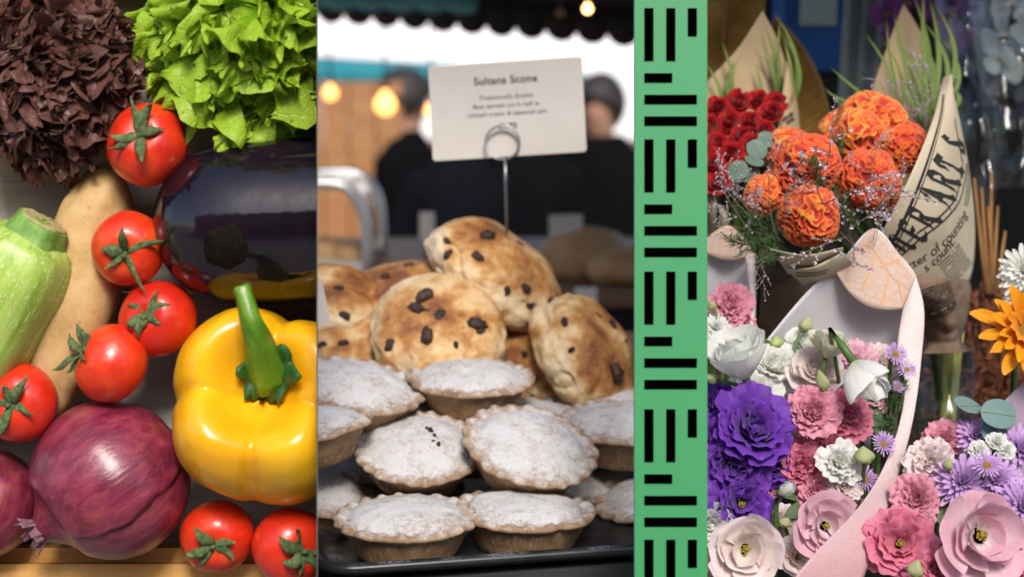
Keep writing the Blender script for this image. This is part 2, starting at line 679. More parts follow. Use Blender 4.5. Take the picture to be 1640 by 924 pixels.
# the scar: an irregular patch sitting just proud of the skin, found by casting onto the body
from mathutils.bvhtree import BVHTree
def bvh_of(o):
    w = (o.parent.matrix_world @ o.matrix_basis) if o.parent else o.matrix_world
    return BVHTree.FromPolygons([w @ v_.co for v_ in o.data.vertices], [tuple(p.vertices) for p in o.data.polygons])
bt = bvh_of(ab)
def on_surface(bt, px, py, off):
    dr = (P(px, py, 1) - CAM).normalized()
    hit = bt.ray_cast(CAM, dr)
    if hit[0] is None:
        return None
    n = hit[1]
    if n.dot(dr) > 0:
        n = -n
    return hit[0] + n * off
vs, fs = [], []
nr, na = 5, 28
for j in range(nr + 1):
    for i in range(na):
        a = 2 * pi * i / na
        k = j / nr
        rad = (34 + 7 * nz(cos(a) * 1.5, sin(a) * 1.5, 3) + 4 * nz(cos(a) * 5, sin(a) * 5, 1)) * k
        p = on_surface(bt, 362 + rad * cos(a) * 1.08, 397 + rad * sin(a), 0.0012 * (1 - k ** 4) + 0.00015 + 0.0006 * nz(j * 3, i, 2) * (1 - k))
        vs.append(inv @ p)
for j in range(nr):
    for i in range(na):
        a, b = j * na + i, j * na + (i + 1) % na
        fs.append((a, b, b + na, a + na))
ob('blossom_scar', me_from('blossom_scar', vs, fs, True, M_scar), root)

# --- yellow pepper
t = NT('pepper_skin')
f = t.noise(18, 3, 0.5)
c = t.ramp(f, [(0.3, (0.80, 0.35, 0.004, 1)), (0.6, (0.84, 0.45, 0.008, 1)), (0.8, (0.85, 0.52, 0.02, 1))])
f2 = t.noise(60, 5, 0.75)
c = t.mix(t.math('MULTIPLY', t.step(f2, 0.66, 0.78), 0.7), c, (0.42, 0.17, 0.01, 1))
t.set(color=c, rough=0.28, spec=0.45, coat=0.25, coatr=0.15, sss=0.2, ssss=0.01, sssr=(1.0, 0.5, 0.05))
t.bump(t.noise(30, 2, 0.5), 0.06, 0.003)
M_pepper = t.m
t = NT('pepper_stem')
f = t.noise(70, 4, 0.6, t.coords((1, 1, 0.15)))
c = t.ramp(f, [(0.25, (0.05, 0.16, 0.008, 1)), (0.55, (0.13, 0.30, 0.018, 1)), (0.8, (0.26, 0.42, 0.05, 1))])
t.set(color=c, rough=0.42, spec=0.45)
t.bump(t.noise(260, 3, 0.6), 0.25, 0.0008)
M_pstem = t.m
t = NT('pepper_calyx')
f = t.noise(150, 4, 0.6)
c = t.ramp(f, [(0.3, (0.012, 0.06, 0.010, 1)), (0.7, (0.035, 0.13, 0.018, 1))])
t.set(color=c, rough=0.45)
t.bump(t.noise(300, 3, 0.6), 0.6, 0.001)
M_pcal = t.m
hp = 0.078
rp = 163 * S(DC - hp)
rot = basis_from_axis((0.02, 0.34, 0.94), 0.0)
root = thing('yellow_pepper', 'glossy yellow bell pepper with a thick curved green stem', 'pepper', mtx(P(428, 650, DC - hp), rot))
GRO = [radians(a) for a in (264, 345, 76, 178)]
def pep(u, v_):
    th = 2 * pi * u
    ph = pi * v_            # 0 at stem pole
    gr = 0.0
    for ga in GRO:
        d_ = (th - ga + pi) % (2 * pi) - pi
        gr += exp(-(d_ / 0.42) ** 2) * 0.72 + exp(-(d_ / 0.09) ** 2) * 0.28
    top = exp(-((ph - 0.85) / 0.75) ** 2)
    bot = exp(-((ph - 2.5) / 0.8) ** 2)
    a = 0.035 + 0.12 * top + 0.12 * bot
    lob = 1 - a * gr + 0.035 * nz(cos(th) * 1.6 + 3, sin(th) * 1.6, ph * 1.6) + 0.010 * nz(cos(th) * 5, sin(th) * 5, ph * 5)
    rad = sin(ph) ** 0.78 * lob
    z = cos(ph) * 0.93 + 0.22 * top * (1 - gr) - 0.10 * top
    z -= 0.62 * exp(-(ph / 0.40) ** 2)
    wx = 1.0 - 0.02 * cos(th)
    return Vector((rad * cos(th) * rp * 0.98 * wx, rad * sin(th) * rp * 1.02, z * rp * 0.92))
pb = ob('body', gridmesh('pepper_body', 112, 64, pep, M_pepper, True, flip=True), root)
bt = bvh_of(pb)
clip(pb, CUT_CO, CUT_NO)
inv = root.matrix_world.inverted()
cc = (431, 596)
vs, fs = [], []
nr, na = 6, 48
hs = on_surface(bt, cc[0], cc[1], 0.0)
def cal_pt(a, k, lift):
    lobe = 1 + 0.16 * cos(6 * a + 0.6) + 0.06 * nz(cos(a) * 4, sin(a) * 4, 0)
    rx, ry = 55 * lobe * k, 47 * lobe * k
    return on_surface(bt, cc[0] + rx * cos(a), cc[1] - ry * sin(a), lift)
for j in range(nr + 1):
    k = j / nr
    for i in range(na):
        a = 2 * pi * i / na
        p = cal_pt(a, k, 0.0030 + 0.007 * (k ** 4) * (0.5 + 0.5 * sin(6 * a + 2)) + 0.006 * (1 - k))
        vs.append(inv @ p)
for j in range(nr):
    for i in range(na):
        a, b = j * na + i, j * na + (i + 1) % na
        fs.append((a, b, b + na, a + na))
pc = solid(ob('calyx', me_from('pepper_calyx', vs, fs, True, M_pcal), root), 0.002)
base = on_surface(bt, cc[0] + 2, cc[1] + 8, 0.004)
dz = (CAM - base).normalized()
pts, rads = [], []
s1 = S(DC - hp)
for k in range(15):
    v_ = k / 14
    px = cc[0] + 2 - 46 * v_ ** 0.9
    py = cc[1] + 10 - 146 * v_ ** 0.95
    d_ = (base - CAM).dot(AX_F) - 0.012 * v_ - 0.040 * sin(pi * v_ * 0.62)
    pts.append(inv @ P(px, py, d_))
    rads.append(s1 * (15 * (1 - v_) ** 2.4 + 20 - 8 * v_ + (1.5 if k == 14 else 0)))
sv, sf = tube_geo(pts, rads, 20)
sv = [p + (p - pts[i // 20]) * (0.10 * cos(5 * (2 * pi * (i % 20) / 20))) for i, p in enumerate(sv)]
ps = ob('stem', me_from('pepper_stem', sv, sf, True, M_pstem), root)
# torn pale strip running down the stem
M_torn = simple('torn_fibre', (0.30, 0.40, 0.16, 1), (0.55, 0.58, 0.36, 1), 500, 0.8, 0.5, 900, 0.001)
gg = Geo()
for k in range(3):
    tp = [pts[i] + (inv.to_3x3() @ (AX_T * rads[i] * 0.93 + AX_R * rads[i] * (0.35 - 0.12 * k))) for i in range(8 - k, 15)]
    gg.tube(tp, [0.0003 + 0.0009 * (i / len(tp)) for i in range(len(tp))], 5)
ob('torn_fibre', gg.me('torn_fibre', M_torn), ps)

# --- onions
t = NT('onion_skin')
v = t.coords((1, 1, 0.16))
f = t.noise(4.5, 5, 0.68, v, 0.3)
f2 = t.noise(1.7, 4, 0.6)
f3 = t.noise(26, 4, 0.6, t.coords((1, 1, 0.06)))
c = t.ramp(f, [(0.28, (0.060, 0.006, 0.018, 1)), (0.47, (0.165, 0.014, 0.040, 1)), (0.70, (0.33, 0.055, 0.085, 1))])
c = t.mix(t.math('MULTIPLY', t.step(f2, 0.52, 0.70), 0.55), c, (0.30, 0.060, 0.022, 1))
c = t.mix(t.math('MULTIPLY', t.step(f2, 0.42, 0.30), 0.55), c, (0.05, 0.012, 0.024, 1))
c = t.mix(t.math('MULTIPLY', t.step(f3, 0.56, 0.66), 0.16), c, (0.42, 0.14, 0.17, 1))
t.set(color=c, rough=0.30, spec=0.5, coat=0.3, coatr=0.2)
t.bump(f3, 0.14, 0.02)
M_onion = t.m
M_tuft = simple('onion_neck', (0.10, 0.028, 0.05, 1), (0.36, 0.17, 0.20, 1), 160, 0.75, 0.5, 500, 0.001, (1, 1, 0.1))


def onion(px, py, rp_, ax_, h, label, spin, sq=0.94, peel=True):
    R_ = rp_ * S(DC - h)
    r = random.Random(int(px * 3 + 1000))
    root = thing('red_onion', label, 'onion', mtx(P(px, py, DC - h), basis_from_axis(ax_, spin), R_), 'red onions in the crate')
    prof = []
    for k in range(45):
        a = pi * k / 44
        rr, z = sin(a), -cos(a) * sq
        if a > 2.55:
            e = (a - 2.55) / (pi - 2.55)
            rr = sin(2.55) * (1 - e) ** 1.6 + 0.165 * min(1, e * 1.5)
            z = -cos(2.55) * sq + 0.26 * e ** 1.3
        prof.append((max(rr, 1e-5), z))
    def mod(th, rr, z, k):
        return rr * (1 + 0.02 * cos(2 * th + 1) + 0.006 * cos(17 * th) * (k / 44) + 0.01 * nz(cos(th) * 3, sin(th) * 3, z * 3)), z
    ob('body', lathe('onion_body', prof, 80, M_onion, mod), root)
    # outer papery skin with a ragged torn edge
    if peel:
        def skin(th0, th1, a0, a1, lift, sd):
            nu, nv = 46, 34
            def fn(u, v_):
                w0 = 0.10 * nz(v_ * 5, sd, 0.3) + 0.03 * nz(v_ * 19, sd, 2.3)
                w1 = 0.10 * nz(v_ * 5, sd, 7.3) + 0.03 * nz(v_ * 19, sd, 9.3)
                th = th0 + w0 + (th1 + w1 - th0 - w0) * u
                a = a0 + (a1 - a0) * v_ + 0.05 * nz(u * 6, sd, 4) * (1 if v_ < 0.02 else 0)
                kk = a / pi * 44
                k0 = min(int(kk), 43)
                fr = kk - k0
                rr = prof[k0][0] * (1 - fr) + prof[k0 + 1][0] * fr
                z = prof[k0][1] * (1 - fr) + prof[k0 + 1][1] * fr
                rr, z = mod(th, rr, z, kk)
                edge = min(u, 1 - u) * nu
                lf = 1 + lift * (0.7 + 1.5 * max(0, 1 - edge / 3) * abs(nz(v_ * 7, sd, 1)))
                return Vector((rr * cos(th) * lf, rr * sin(th) * lf, z * lf))
            o = ob('papery_skin', gridmesh('papery_skin', nu, nv, fn, M_onion), root)
            solid(o, 0.008, -1)
        skin(-0.62, 2.75, 0.35, 2.62, 0.026, 1)
        skin(2.95, 4.6, 0.5, 2.66, 0.012, 5)
    # dry neck
    for k in range(9):
        a = 2 * pi * k / 9 + r.uniform(-0.2, 0.2)
        L = r.uniform(0.14, 0.26)
        fl = r.uniform(0.3, 0.9)
        tw = r.uniform(-0.8, 0.8)
        def fn(u, v_):
            w = (0.085 - 0.045 * v_) * (u * 2 - 1)
            rr = 0.150 + fl * L * v_ ** 1.6 + 0.012 * sin(u * 7 + k)
            ang = a + w / 0.15 * (1 - 0.45 * v_) + tw * v_ * 0.5
            return Vector((rr * cos(ang), rr * sin(ang), sq + 0.05 + L * v_ + 0.02 * nz(u * 3, v_ * 3, k)))
        solid(ob('dry_neck', gridmesh('dry_neck', 5, 7, fn, M_tuft), root), 0.008)
    return root


onion(178, 768, 130, (-0.76, -0.56, 0.33), 0.064, 'large red onion with cracked papery skin resting on the pine ledge', 0.4)
onion(-22, 806, 84, (-0.2, -0.85, 0.35), 0.050, 'smaller dark red onion beside the cracked one', 1.0, 1.05, False)


# --- lettuces
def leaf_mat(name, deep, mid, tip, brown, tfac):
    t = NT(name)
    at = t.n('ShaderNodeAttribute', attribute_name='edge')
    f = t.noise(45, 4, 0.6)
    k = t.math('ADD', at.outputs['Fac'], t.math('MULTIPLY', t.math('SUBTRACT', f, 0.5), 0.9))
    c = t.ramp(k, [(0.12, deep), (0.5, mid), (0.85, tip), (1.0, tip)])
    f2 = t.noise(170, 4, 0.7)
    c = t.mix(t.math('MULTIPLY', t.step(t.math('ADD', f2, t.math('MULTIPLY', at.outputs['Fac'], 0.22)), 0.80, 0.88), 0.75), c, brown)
    # veins
    vo = t.n('ShaderNodeTexVoronoi', feature='DISTANCE_TO_EDGE')
    t.link(t.tc.outputs['Object'], vo.inputs['Vector'])
    vo.inputs['Scale'].default_value = 110
    ve = t.step(vo.outputs['Distance'], 0.0, 0.09)
    t.set(color=c, rough=0.42, spec=0.35)
    h = t.math('ADD', t.math('MULTIPLY', ve, 0.5), t.noise(140, 3, 0.6))
    t.bump(h, 0.45, 0.0016)
    t.translucent(c, tfac)
    return t.m


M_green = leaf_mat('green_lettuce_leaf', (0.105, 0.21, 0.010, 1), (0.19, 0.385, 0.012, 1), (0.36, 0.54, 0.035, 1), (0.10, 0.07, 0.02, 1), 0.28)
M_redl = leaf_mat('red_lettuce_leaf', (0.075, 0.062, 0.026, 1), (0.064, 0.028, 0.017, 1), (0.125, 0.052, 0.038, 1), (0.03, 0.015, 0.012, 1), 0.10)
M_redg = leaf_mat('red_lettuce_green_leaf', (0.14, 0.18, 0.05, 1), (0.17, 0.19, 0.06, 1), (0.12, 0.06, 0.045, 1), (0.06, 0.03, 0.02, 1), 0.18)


def frilly_leaf(name, base, tip, nrm, width, arch, ruf, nfr, mat, seed, nu=150, nv=26, curlback=0.5, start=0.0):
    """leaf from base to tip, bulging along nrm: broad veined blade whose rim is gathered into finer and finer frills"""
    r = random.Random(seed)
    ax_ = tip - base
    L = ax_.length
    f = ax_.normalized()
    n = (nrm - f * nrm.dot(f)).normalized()
    sd = f.cross(n)
    ph = [r.uniform(0, 6.3) for _ in range(8)]
    so = r.uniform(0, 99)
    vs, ed = [], []
    spread = 1.3
    for i in range(nu + 1):
        u = i / nu * 2 - 1
        th = u * spread
        # frill phases wander along the rim
        w1 = nfr * th + 1.3 * nz(u * 2.5, so, 0.0) + ph[0]
        w2 = 2.7 * nfr * th + 2.2 * nz(u * 5, so, 3.0) + ph[1]
        w3 = 6.6 * nfr * th + 3.0 * nz(u * 11, so, 6.0) + ph[2]
        w4 = 15.0 * nfr * th + 3.0 * nz(u * 17, so, 8.0) + ph[5]
        m1 = 0.6 + 0.7 * nz(u * 3, so, 11)
        m2 = 0.7 + 0.7 * nz(u * 6, so, 13)
        m3 = 0.8 + 0.8 * nz(u * 9, so, 15)
        lob = 1 + 0.10 * nz(u * 4, so, 21) + 0.05 * nz(u * 12, so, 23) + 0.045 * nz(u * 40, so, 27)
        for j in range(nv + 1):
            rho = start + (1 - start) * (j / nv) ** 0.72
            wv = rho ** 0.85
            lx = width * wv * sin(th) * (0.62 + 0.38 * cos(th)) * lob
            ly = L * rho * (0.42 + 0.58 * cos(th * 0.95)) * (1 + (lob - 1) * rho)
            e = max(0.0, (rho - 0.25) / 0.75)
            e1, e2, e3 = e ** 2.2, max(0.0, (rho - 0.52) / 0.48) ** 1.7, max(0.0, (rho - 0.70) / 0.30) ** 1.6
            q1 = 2.4 * nz(u * 2.2, rho * 2.6, so + 31)
            q2 = 3.2 * nz(u * 5, rho * 5, so + 33)
            z = arch * (sin(pi * min(rho * 0.80, 1.0)) - curlback * e ** 3 * 0.5)
            z += ruf * (1.0 * m1 * e1 * sin(w1 + q1) + 1.0 * m2 * e2 * sin(w2 + q2 + 5 * rho) + 0.60 * m3 * e3 * sin(w3 + q2 - 6 * rho))
            tt = ruf * (0.9 * m1 * e1 * cos(w1 * 0.9 + ph[3] + q1) + 0.95 * m2 * e2 * cos(w2 + ph[4] + q2) + 0.60 * m3 * e3 * cos(w3 + ph[5] + 4 * rho))
            rr = ruf * (0.7 * m2 * e2 * cos(w2 * 0.8 + ph[6]) + 0.35 * m3 * e3 * sin(w3 * 0.9 + ph[7]))
            e4 = e ** 9
            z += ruf * 0.22 * m3 * e4 * sin(w4)
            rr += ruf * 0.30 * m2 * e4 * cos(w4 * 0.9)
            z += 0.09 * width * nz(u * 2.2, rho * 2.2, so + 7) + 0.0016 * nz(lx * 120, ly * 120, so)
            x = lx + tt * cos(th) + rr * sin(th)
            y = ly - tt * sin(th) * 0.6 + rr * cos(th)
            vs.append(base + sd * x + f * y + n * z)
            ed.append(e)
    fs = []
    w = nv + 1
    for i in range(nu):
        for j in range(nv):
            a = i * w + j
            fs.append((a, a + 1, a + w + 1, a + w))
    me = me_from(name, vs, fs, True, mat)
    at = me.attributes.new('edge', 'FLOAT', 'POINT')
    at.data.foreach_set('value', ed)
    return me


def lettuce(name, label, cen, targets, hbase, mat_fn, seed, ruf, nfr, wscale, root_h, clipit):
    r = random.Random(seed)
    cw = P(cen[0], cen[1], DC - root_h)
    root = thing(name, label, 'lettuce', Matrix.Translation(cw))
    for k, (tx, ty, h, w, arch) in enumerate(targets):
        tip = P(tx, ty, DC - h)
        dv = tip - cw
        b = cw + dv * r.uniform(0.0, 0.2)
        nrm = (AX_T + 0.75 * (AX_R * r.uniform(-1, 1) + AX_U * r.uniform(-1, 1))).normalized()
        me = frilly_leaf('leaf', b - cw, tip - cw, nrm, w * S(1.2) * wscale, arch, ruf * r.uniform(0.8, 1.25), nfr * r.uniform(0.85, 1.2), mat_fn(k, r), seed * 100 + k, start=0.12)
        o = ob('leaf', me, root)
        if clipit and tx + w * 0.9 > 480:
            if clip(o, CUT_CO, CUT_NO) == 0:
                bpy.data.objects.remove(o)
    return root


rg = random.Random(5)
tg = []
for (tx, ty) in ((252, 20), (236, 70), (240, 118), (262, 160), (290, 205), (330, 228), (378, 232), (425, 215), (470, 205), (520, 195)):
    tg.append((tx, ty, 0.070 + rg.uniform(-0.01, 0.012), 88 + rg.uniform(-15, 15), 0.030))
for (tx, ty) in ((285, -25), (272, 42), (288, 95), (305, 140), (345, 178), (400, 180), (455, 165), (515, 150)):
    tg.append((tx, ty, 0.098 + rg.uniform(-0.008, 0.008), 78 + rg.uniform(-15, 15), 0.035))
for (tx, ty) in ((330, -30), (322, 40), (335, 95), (385, 135), (440, 120), (505, 105)):
    tg.append((tx, ty, 0.120 + rg.uniform(-0.008, 0.008), 70 + rg.uniform(-10, 10), 0.030))
for (tx, ty) in ((380, -10), (372, 55), (430, 85), (480, 60), (500, 10), (440, -20)):
    tg.append((tx, ty, 0.135 + rg.uniform(-0.006, 0.006), 60 + rg.uniform(-10, 10), 0.02))
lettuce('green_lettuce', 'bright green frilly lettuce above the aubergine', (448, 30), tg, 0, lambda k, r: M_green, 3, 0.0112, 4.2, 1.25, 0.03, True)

tg = []
for k in range(112):
    a = rg.uniform(0, 2 * pi)
    q_ = sqrt(rg.uniform(0.05, 1))
    tx = 105 + 150 * q_ * cos(a)
    ty = 120 + 180 * q_ * sin(a)
    lim = 246 if ty < 130 else 246 - (ty - 130) * 0.52
    if tx > lim - 22:
        tx = lim - 22 - rg.uniform(0, 15)
    ty = min(ty, 292)
    tg.append((tx, ty, 0.060 + 0.07 * (1 - q_) + rg.uniform(-0.01, 0.012), 50 + rg.uniform(-12, 16), 0.022))
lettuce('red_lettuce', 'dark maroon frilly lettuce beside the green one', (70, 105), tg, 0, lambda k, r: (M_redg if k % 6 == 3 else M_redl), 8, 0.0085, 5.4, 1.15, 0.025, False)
# ------------------------------------------------------------------ green sign board between the pastry counter and the flower stall
M_signgreen = simple('sign_green', srgb(57, 142, 88), srgb(55, 138, 85), 5, 0.5, 0.05, 300, 0.0005)
M_signblack = simple('sign_black', (0.0006, 0.0006, 0.0006, 1), rough=1.0, spec=0.0)
DB = 1.125
root = thing('sign_board', 'tall green board with a repeating pattern of black bars', 'sign', mtx(P(1074.5, 462, DB), CAMB))
inv = root.matrix_world.inverted()
sB = S(DB)
def brd(px, py):
    return ((px - 1074.5) * sB, -(py - 462) * sB)
x0, _ = brd(1016, 0); x1, _ = brd(1133, 0)
yb = (0.02 - P(1074, 462, DB).z) / AX_U.z
ob('panel', bevel_box('panel', (x0, yb, -0.006), (x1, 0.42, 0), 0.0004, M_signgreen), root)
bars = []
for oy in (14, 223.7, 435, 655, 863.5, -195.5, -405, 1073):
    bars += [(1032, oy, 1046.5, oy + 84), (1067, oy, 1081.5, oy + 84), (1101.5, oy, 1116, oy + 44.5),
             (1032, oy + 104, 1076.5, oy + 118.5), (1032, oy + 138.5, 1116, oy + 153), (1032, oy + 173, 1116, oy + 187.5)]
for (a, b, c, d) in bars:
    xa, ya = brd(a, d); xb, yb2 = brd(c, b)
    ob('bar', bevel_box('bar', (xa, ya, 0.0002), (xb, yb2, 0.0010), 0.0001, M_signblack, 1), root)

# ------------------------------------------------------------------ pastry counter
ZT = 1.322                         # height of the tray floor
TRAY_ROT = radians(13)
M_counter = wood_mat('charcoal_wood', (0.015, 0.017, 0.018, 1), (0.030, 0.033, 0.034, 1), (0.055, 0.06, 0.06, 1), (1, 20, 20), 0.7)
t = NT('baking_tray_steel')
f = t.noise(30, 4, 0.6)
f2 = t.noise(900, 2, 0.6)
f3 = t.noise(26, 4, 0.6)
c = t.ramp(f, [(0.3, (0.012, 0.013, 0.015, 1)), (0.7, (0.030, 0.032, 0.036, 1))])
nzz = t.xyz('Normal')[2]
sg = t.math('MULTIPLY', t.step(f3, 0.50, 0.72), t.step(f2, 0.45, 0.70))
c = t.mix(t.math('MULTIPLY', sg, t.math('MULTIPLY', t.step(nzz, 0.6, 0.9), 0.8)), c, (0.62, 0.64, 0.68, 1))
t.set(color=c, rough=t.ramp(f, [(0.3, (0.28, 0.28, 0.28, 1)), (0.7, (0.45, 0.45, 0.45, 1))]), metal=0.25)
t.bump(f2, 0.15, 0.0004)
M_tray = t.m
# tray front-left corner
tray_o = Vector((P(512, 905, 1.245).x + 0.002, P(520, 905, 1.25).y - 0.034, ZT))
mt = Matrix.Translation(tray_o) @ Matrix.Rotation(TRAY_ROT, 4, 'Z')
TW, TD = 0.44, 0.46
def rrect(x0, y0, x1, y1, r, n=8):
    pts = []
    for (cx, cy, a0) in ((x1 - r, y0 + r, -90), (x1 - r, y1 - r, 0), (x0 + r, y1 - r, 90), (x0 + r, y0 + r, 180)):
        for i in range(n + 1):
            a = radians(a0 + 90 * i / n)
            pts.append((cx + r * cos(a), cy + r * sin(a)))
    return pts
loops = []
for (ins, z) in ((0.0, 0.0095), (-0.0022, 0.012), (-0.001, 0.0148), (0.0025, 0.0155), (0.0055, 0.0138), (0.0075, 0.011), (0.012, 0.004), (0.017, 0.001), (0.03, 0.0), (0.12, 0.0)):
    loops.append([(x, y, z) for x, y in rrect(ins, ins, TW - ins, TD - ins, max(0.032 - ins, 0.004))])
vs = [p for l in loops for p in l]
n = len(loops[0])
fs = [(k * n + i, k * n + (i + 1) % n, (k + 1) * n + (i + 1) % n, (k + 1) * n + i) for k in range(len(loops) - 1) for i in range(n)]
fs.append(tuple((len(loops) - 1) * n + i for i in range(n)))
o = ob('baking_tray', me_from('baking_tray', vs, fs, True, M_tray), None, mt)
solid(o, 0.0012, 1)
tag(o, 'dark steel baking tray with rolled rim dusted with sugar, under the pies', 'tray')
# counter block
root = thing('pastry_counter', 'charcoal wooden counter under the baking tray', 'counter', Matrix.Translation(Vector((tray_o.x, tray_o.y, 0))) @ Matrix.Rotation(TRAY_ROT, 4, 'Z'))
ob('top', bevel_box('top', (-0.05, 0.012, ZT - 0.05), (0.62, 0.75, ZT - 0.0015), 0.003, M_counter), root)
ob('front_panel', bevel_box('front_panel', (-0.05, 0.03, 0.02), (0.62, 0.05, ZT - 0.052), 0.002, M_counter), root)
for x in (-0.04, 0.57):
    for y in (0.06, 0.69):
        ob('leg', bevel_box('leg', (x, y, 0.0), (x + 0.04, y + 0.04, ZT - 0.052), 0.002, M_counter), root)

# ------------------------------------------------------------------ mince pies
t = NT('pie_pastry_case')
f = t.noise(70, 5, 0.65)
f2 = t.noise(420, 4, 0.7, t.coords((1, 1, 0.35)))
z_ = t.xyz('Object')[2]
c = t.ramp(f, [(0.3, (0.17, 0.090, 0.042, 1)), (0.52, (0.30, 0.175, 0.085, 1)), (0.75, (0.44, 0.30, 0.18, 1))])
c = t.mix(t.math('MULTIPLY', t.step(z_, 0.010, 0.032), 0.35), c, (0.52, 0.36, 0.22, 1))
c = t.mix(t.math('MULTIPLY', t.step(f2, 0.54, 0.70), 0.55), c, (0.66, 0.58, 0.50, 1))
t.set(color=c, rough=0.8, spec=0.25)
t.bump(t.math('ADD', f2, t.noise(900, 3, 0.6)), 0.5, 0.0014)
M_case = t.m
t = NT('pie_sugared_lid')
f = t.noise(55, 5, 0.65)
f2 = t.noise(300, 5, 0.72)
f4 = t.noise(1300, 2, 0.6)
nzz = t.xyz('Normal')[2]
past = t.ramp(f, [(0.3, (0.22, 0.125, 0.07, 1)), (0.7, (0.42, 0.30, 0.20, 1))])
at = t.n('ShaderNodeAttribute', attribute_name='dust')
k = t.math('ADD', t.math('MULTIPLY', at.outputs['Fac'], 0.95), t.math('ADD', t.math('MULTIPLY', t.math('SUBTRACT', f2, 0.5), 1.15), t.math('MULTIPLY', t.math('SUBTRACT', f, 0.5), 1.0)))
msk = t.step(k, 0.14, 0.78)
c = t.mix(msk, past, t.mix(t.math('MULTIPLY', f4, 0.25), (0.57, 0.57, 0.585, 1), (0.43, 0.40, 0.38, 1)))
t.set(color=c, rough=0.92, spec=0.2)
t.bump(t.math('ADD', t.math('MULTIPLY', f2, 1.2), t.math('MULTIPLY', f4, 0.5)), 0.55, 0.0016)
M_lid = t.m
M_filling = simple('dark_filling', (0.012, 0.008, 0.008, 1), (0.04, 0.02, 0.02, 1), 400, 0.3, 0.5, 600, 0.001)


def pie_meshes(seed):
    r = random.Random(seed)
    so = r.uniform(0, 90)
    prof = [(1e-5, 0), (0.034, 0), (0.0385, 0.0006), (0.0405, 0.003)] + [(0.0405 + 0.0145 * k / 8, 0.003 + 0.0285 * k / 8) for k in range(1, 9)] + [(0.050, 0.0325)]
    def mod(th, rr, z, k):
        fl = 0.0005 * cos(44 * th) * min(1, z / 0.006) if 3 < k < 12 else 0
        return rr * (1 + 0.016 * nz(cos(th) * 1.6, sin(th) * 1.6, so)) + fl + 0.0006 * nz(cos(th) * 9, sin(th) * 9, z * 200 + so), z
    case = lathe('pie_case', prof, 120, M_case, mod)
    ncr = r.choice((21, 23, 25))
    ph = r.uniform(0, 6)
    nr_, na = 30, 150
    dome = r.uniform(0.009, 0.0125)
    vs, du = [], []
    rings = [i / 22 for i in range(23)] + [1.012, 1.018, 1.014, 1.0, 0.975, 0.94]
    for j, q in enumerate(rings):
        for i in range(na):
            th = 2 * pi * i / na
            wob = nz(cos(th) * 1.7, sin(th) * 1.7, so + 4)
            cr = cos(ncr * th + ph + 1.5 * wob)
            crs = math.copysign(abs(cr) ** 0.7, cr)
            under = j > 22
            rq = min(q, 1.018)
            R_ = 0.0585 * rq
            e = max(0.0, (rq - 0.82) / 0.18)
            if not under:
                z = 0.0345 + dome * (1 - (rq / 0.84) ** 2.4 if rq < 0.84 else 0)
                z += -0.0016 * exp(-((rq - 0.82) / 0.05) ** 2)
                z += 0.0009 * e + 0.0015 * crs * sin(pi * min(1, e)) ** 0.7
                z -= 0.0016 * max(0, (rq - 0.93) / 0.07) ** 2
                R_ += 0.0014 * crs * e ** 2
            else:
                kk = j - 22
                z = 0.0345 - 0.0008 - 0.0010 * kk
                R_ += 0.0014 * crs * (1 - kk / 7)
            ragged = 0.0015 * nz(cos(th) * 7, sin(th) * 7, so + 2) * min(1, max(0, (rq - 0.85) / 0.15))
            R_ *= 1 + 0.018 * nz(cos(th) * 1.6, sin(th) * 1.6, so)
            R_ += ragged
            lump = 0.0016 * fbm((R_ * cos(th) * 45, R_ * sin(th) * 45, so), 4)
            vs.append((R_ * cos(th), R_ * sin(th), z + lump))
            if under:
                d_ = max(0.0, 0.30 - 0.13 * (j - 22)) + 0.14 * max(0, crs)
            else:
                d_ = 0.66 - 0.40 * e + 0.10 * crs * e - 0.1 * exp(-((rq - 0.82) / 0.05) ** 2)
            du.append(d_)
    fs = []
    for j in range(len(rings) - 1):
        for i in range(na):
            a, b = j * na + i, j * na + (i + 1) % na
            fs.append((a, b, b + na, a + na))
    lid = me_from('pie_lid', vs, fs, True, M_lid)
    lid.attributes.new('dust', 'FLOAT', 'POINT').data.foreach_set('value', du)
    return case, lid


PIEV = [pie_meshes(s) for s in (1, 2, 3, 4, 5)]
G_PIE = 'sugar dusted pies heaped on the tray'


def pie(px, py, d, lean, label, var, spin=0.0, sc=1.0):
    """px,py: rim centre; lean: axis direction (right, up, towards)"""
    rot = basis_from_axis((lean[0], 1.0, lean[1]), spin)
    # axis given relative to the vertical: x to the right, second towards the viewer
    n = Vector((lean[0], -lean[1], 1.0)).normalized()
    rot = n.to_track_quat('Z', 'Y').to_matrix() @ Matrix.Rotation(spin, 3, 'Z')
    loc = P(px, py, d) - rot @ Vector((0, 0, 0.035 * sc))
    root = thing('mince_pie', label, 'pie', mtx(loc, rot, sc), G_PIE)
    c_, l_ = PIEV[var]
    ob('pastry_case', c_, root)
    ob('sugared_lid', l_, root)
    return root


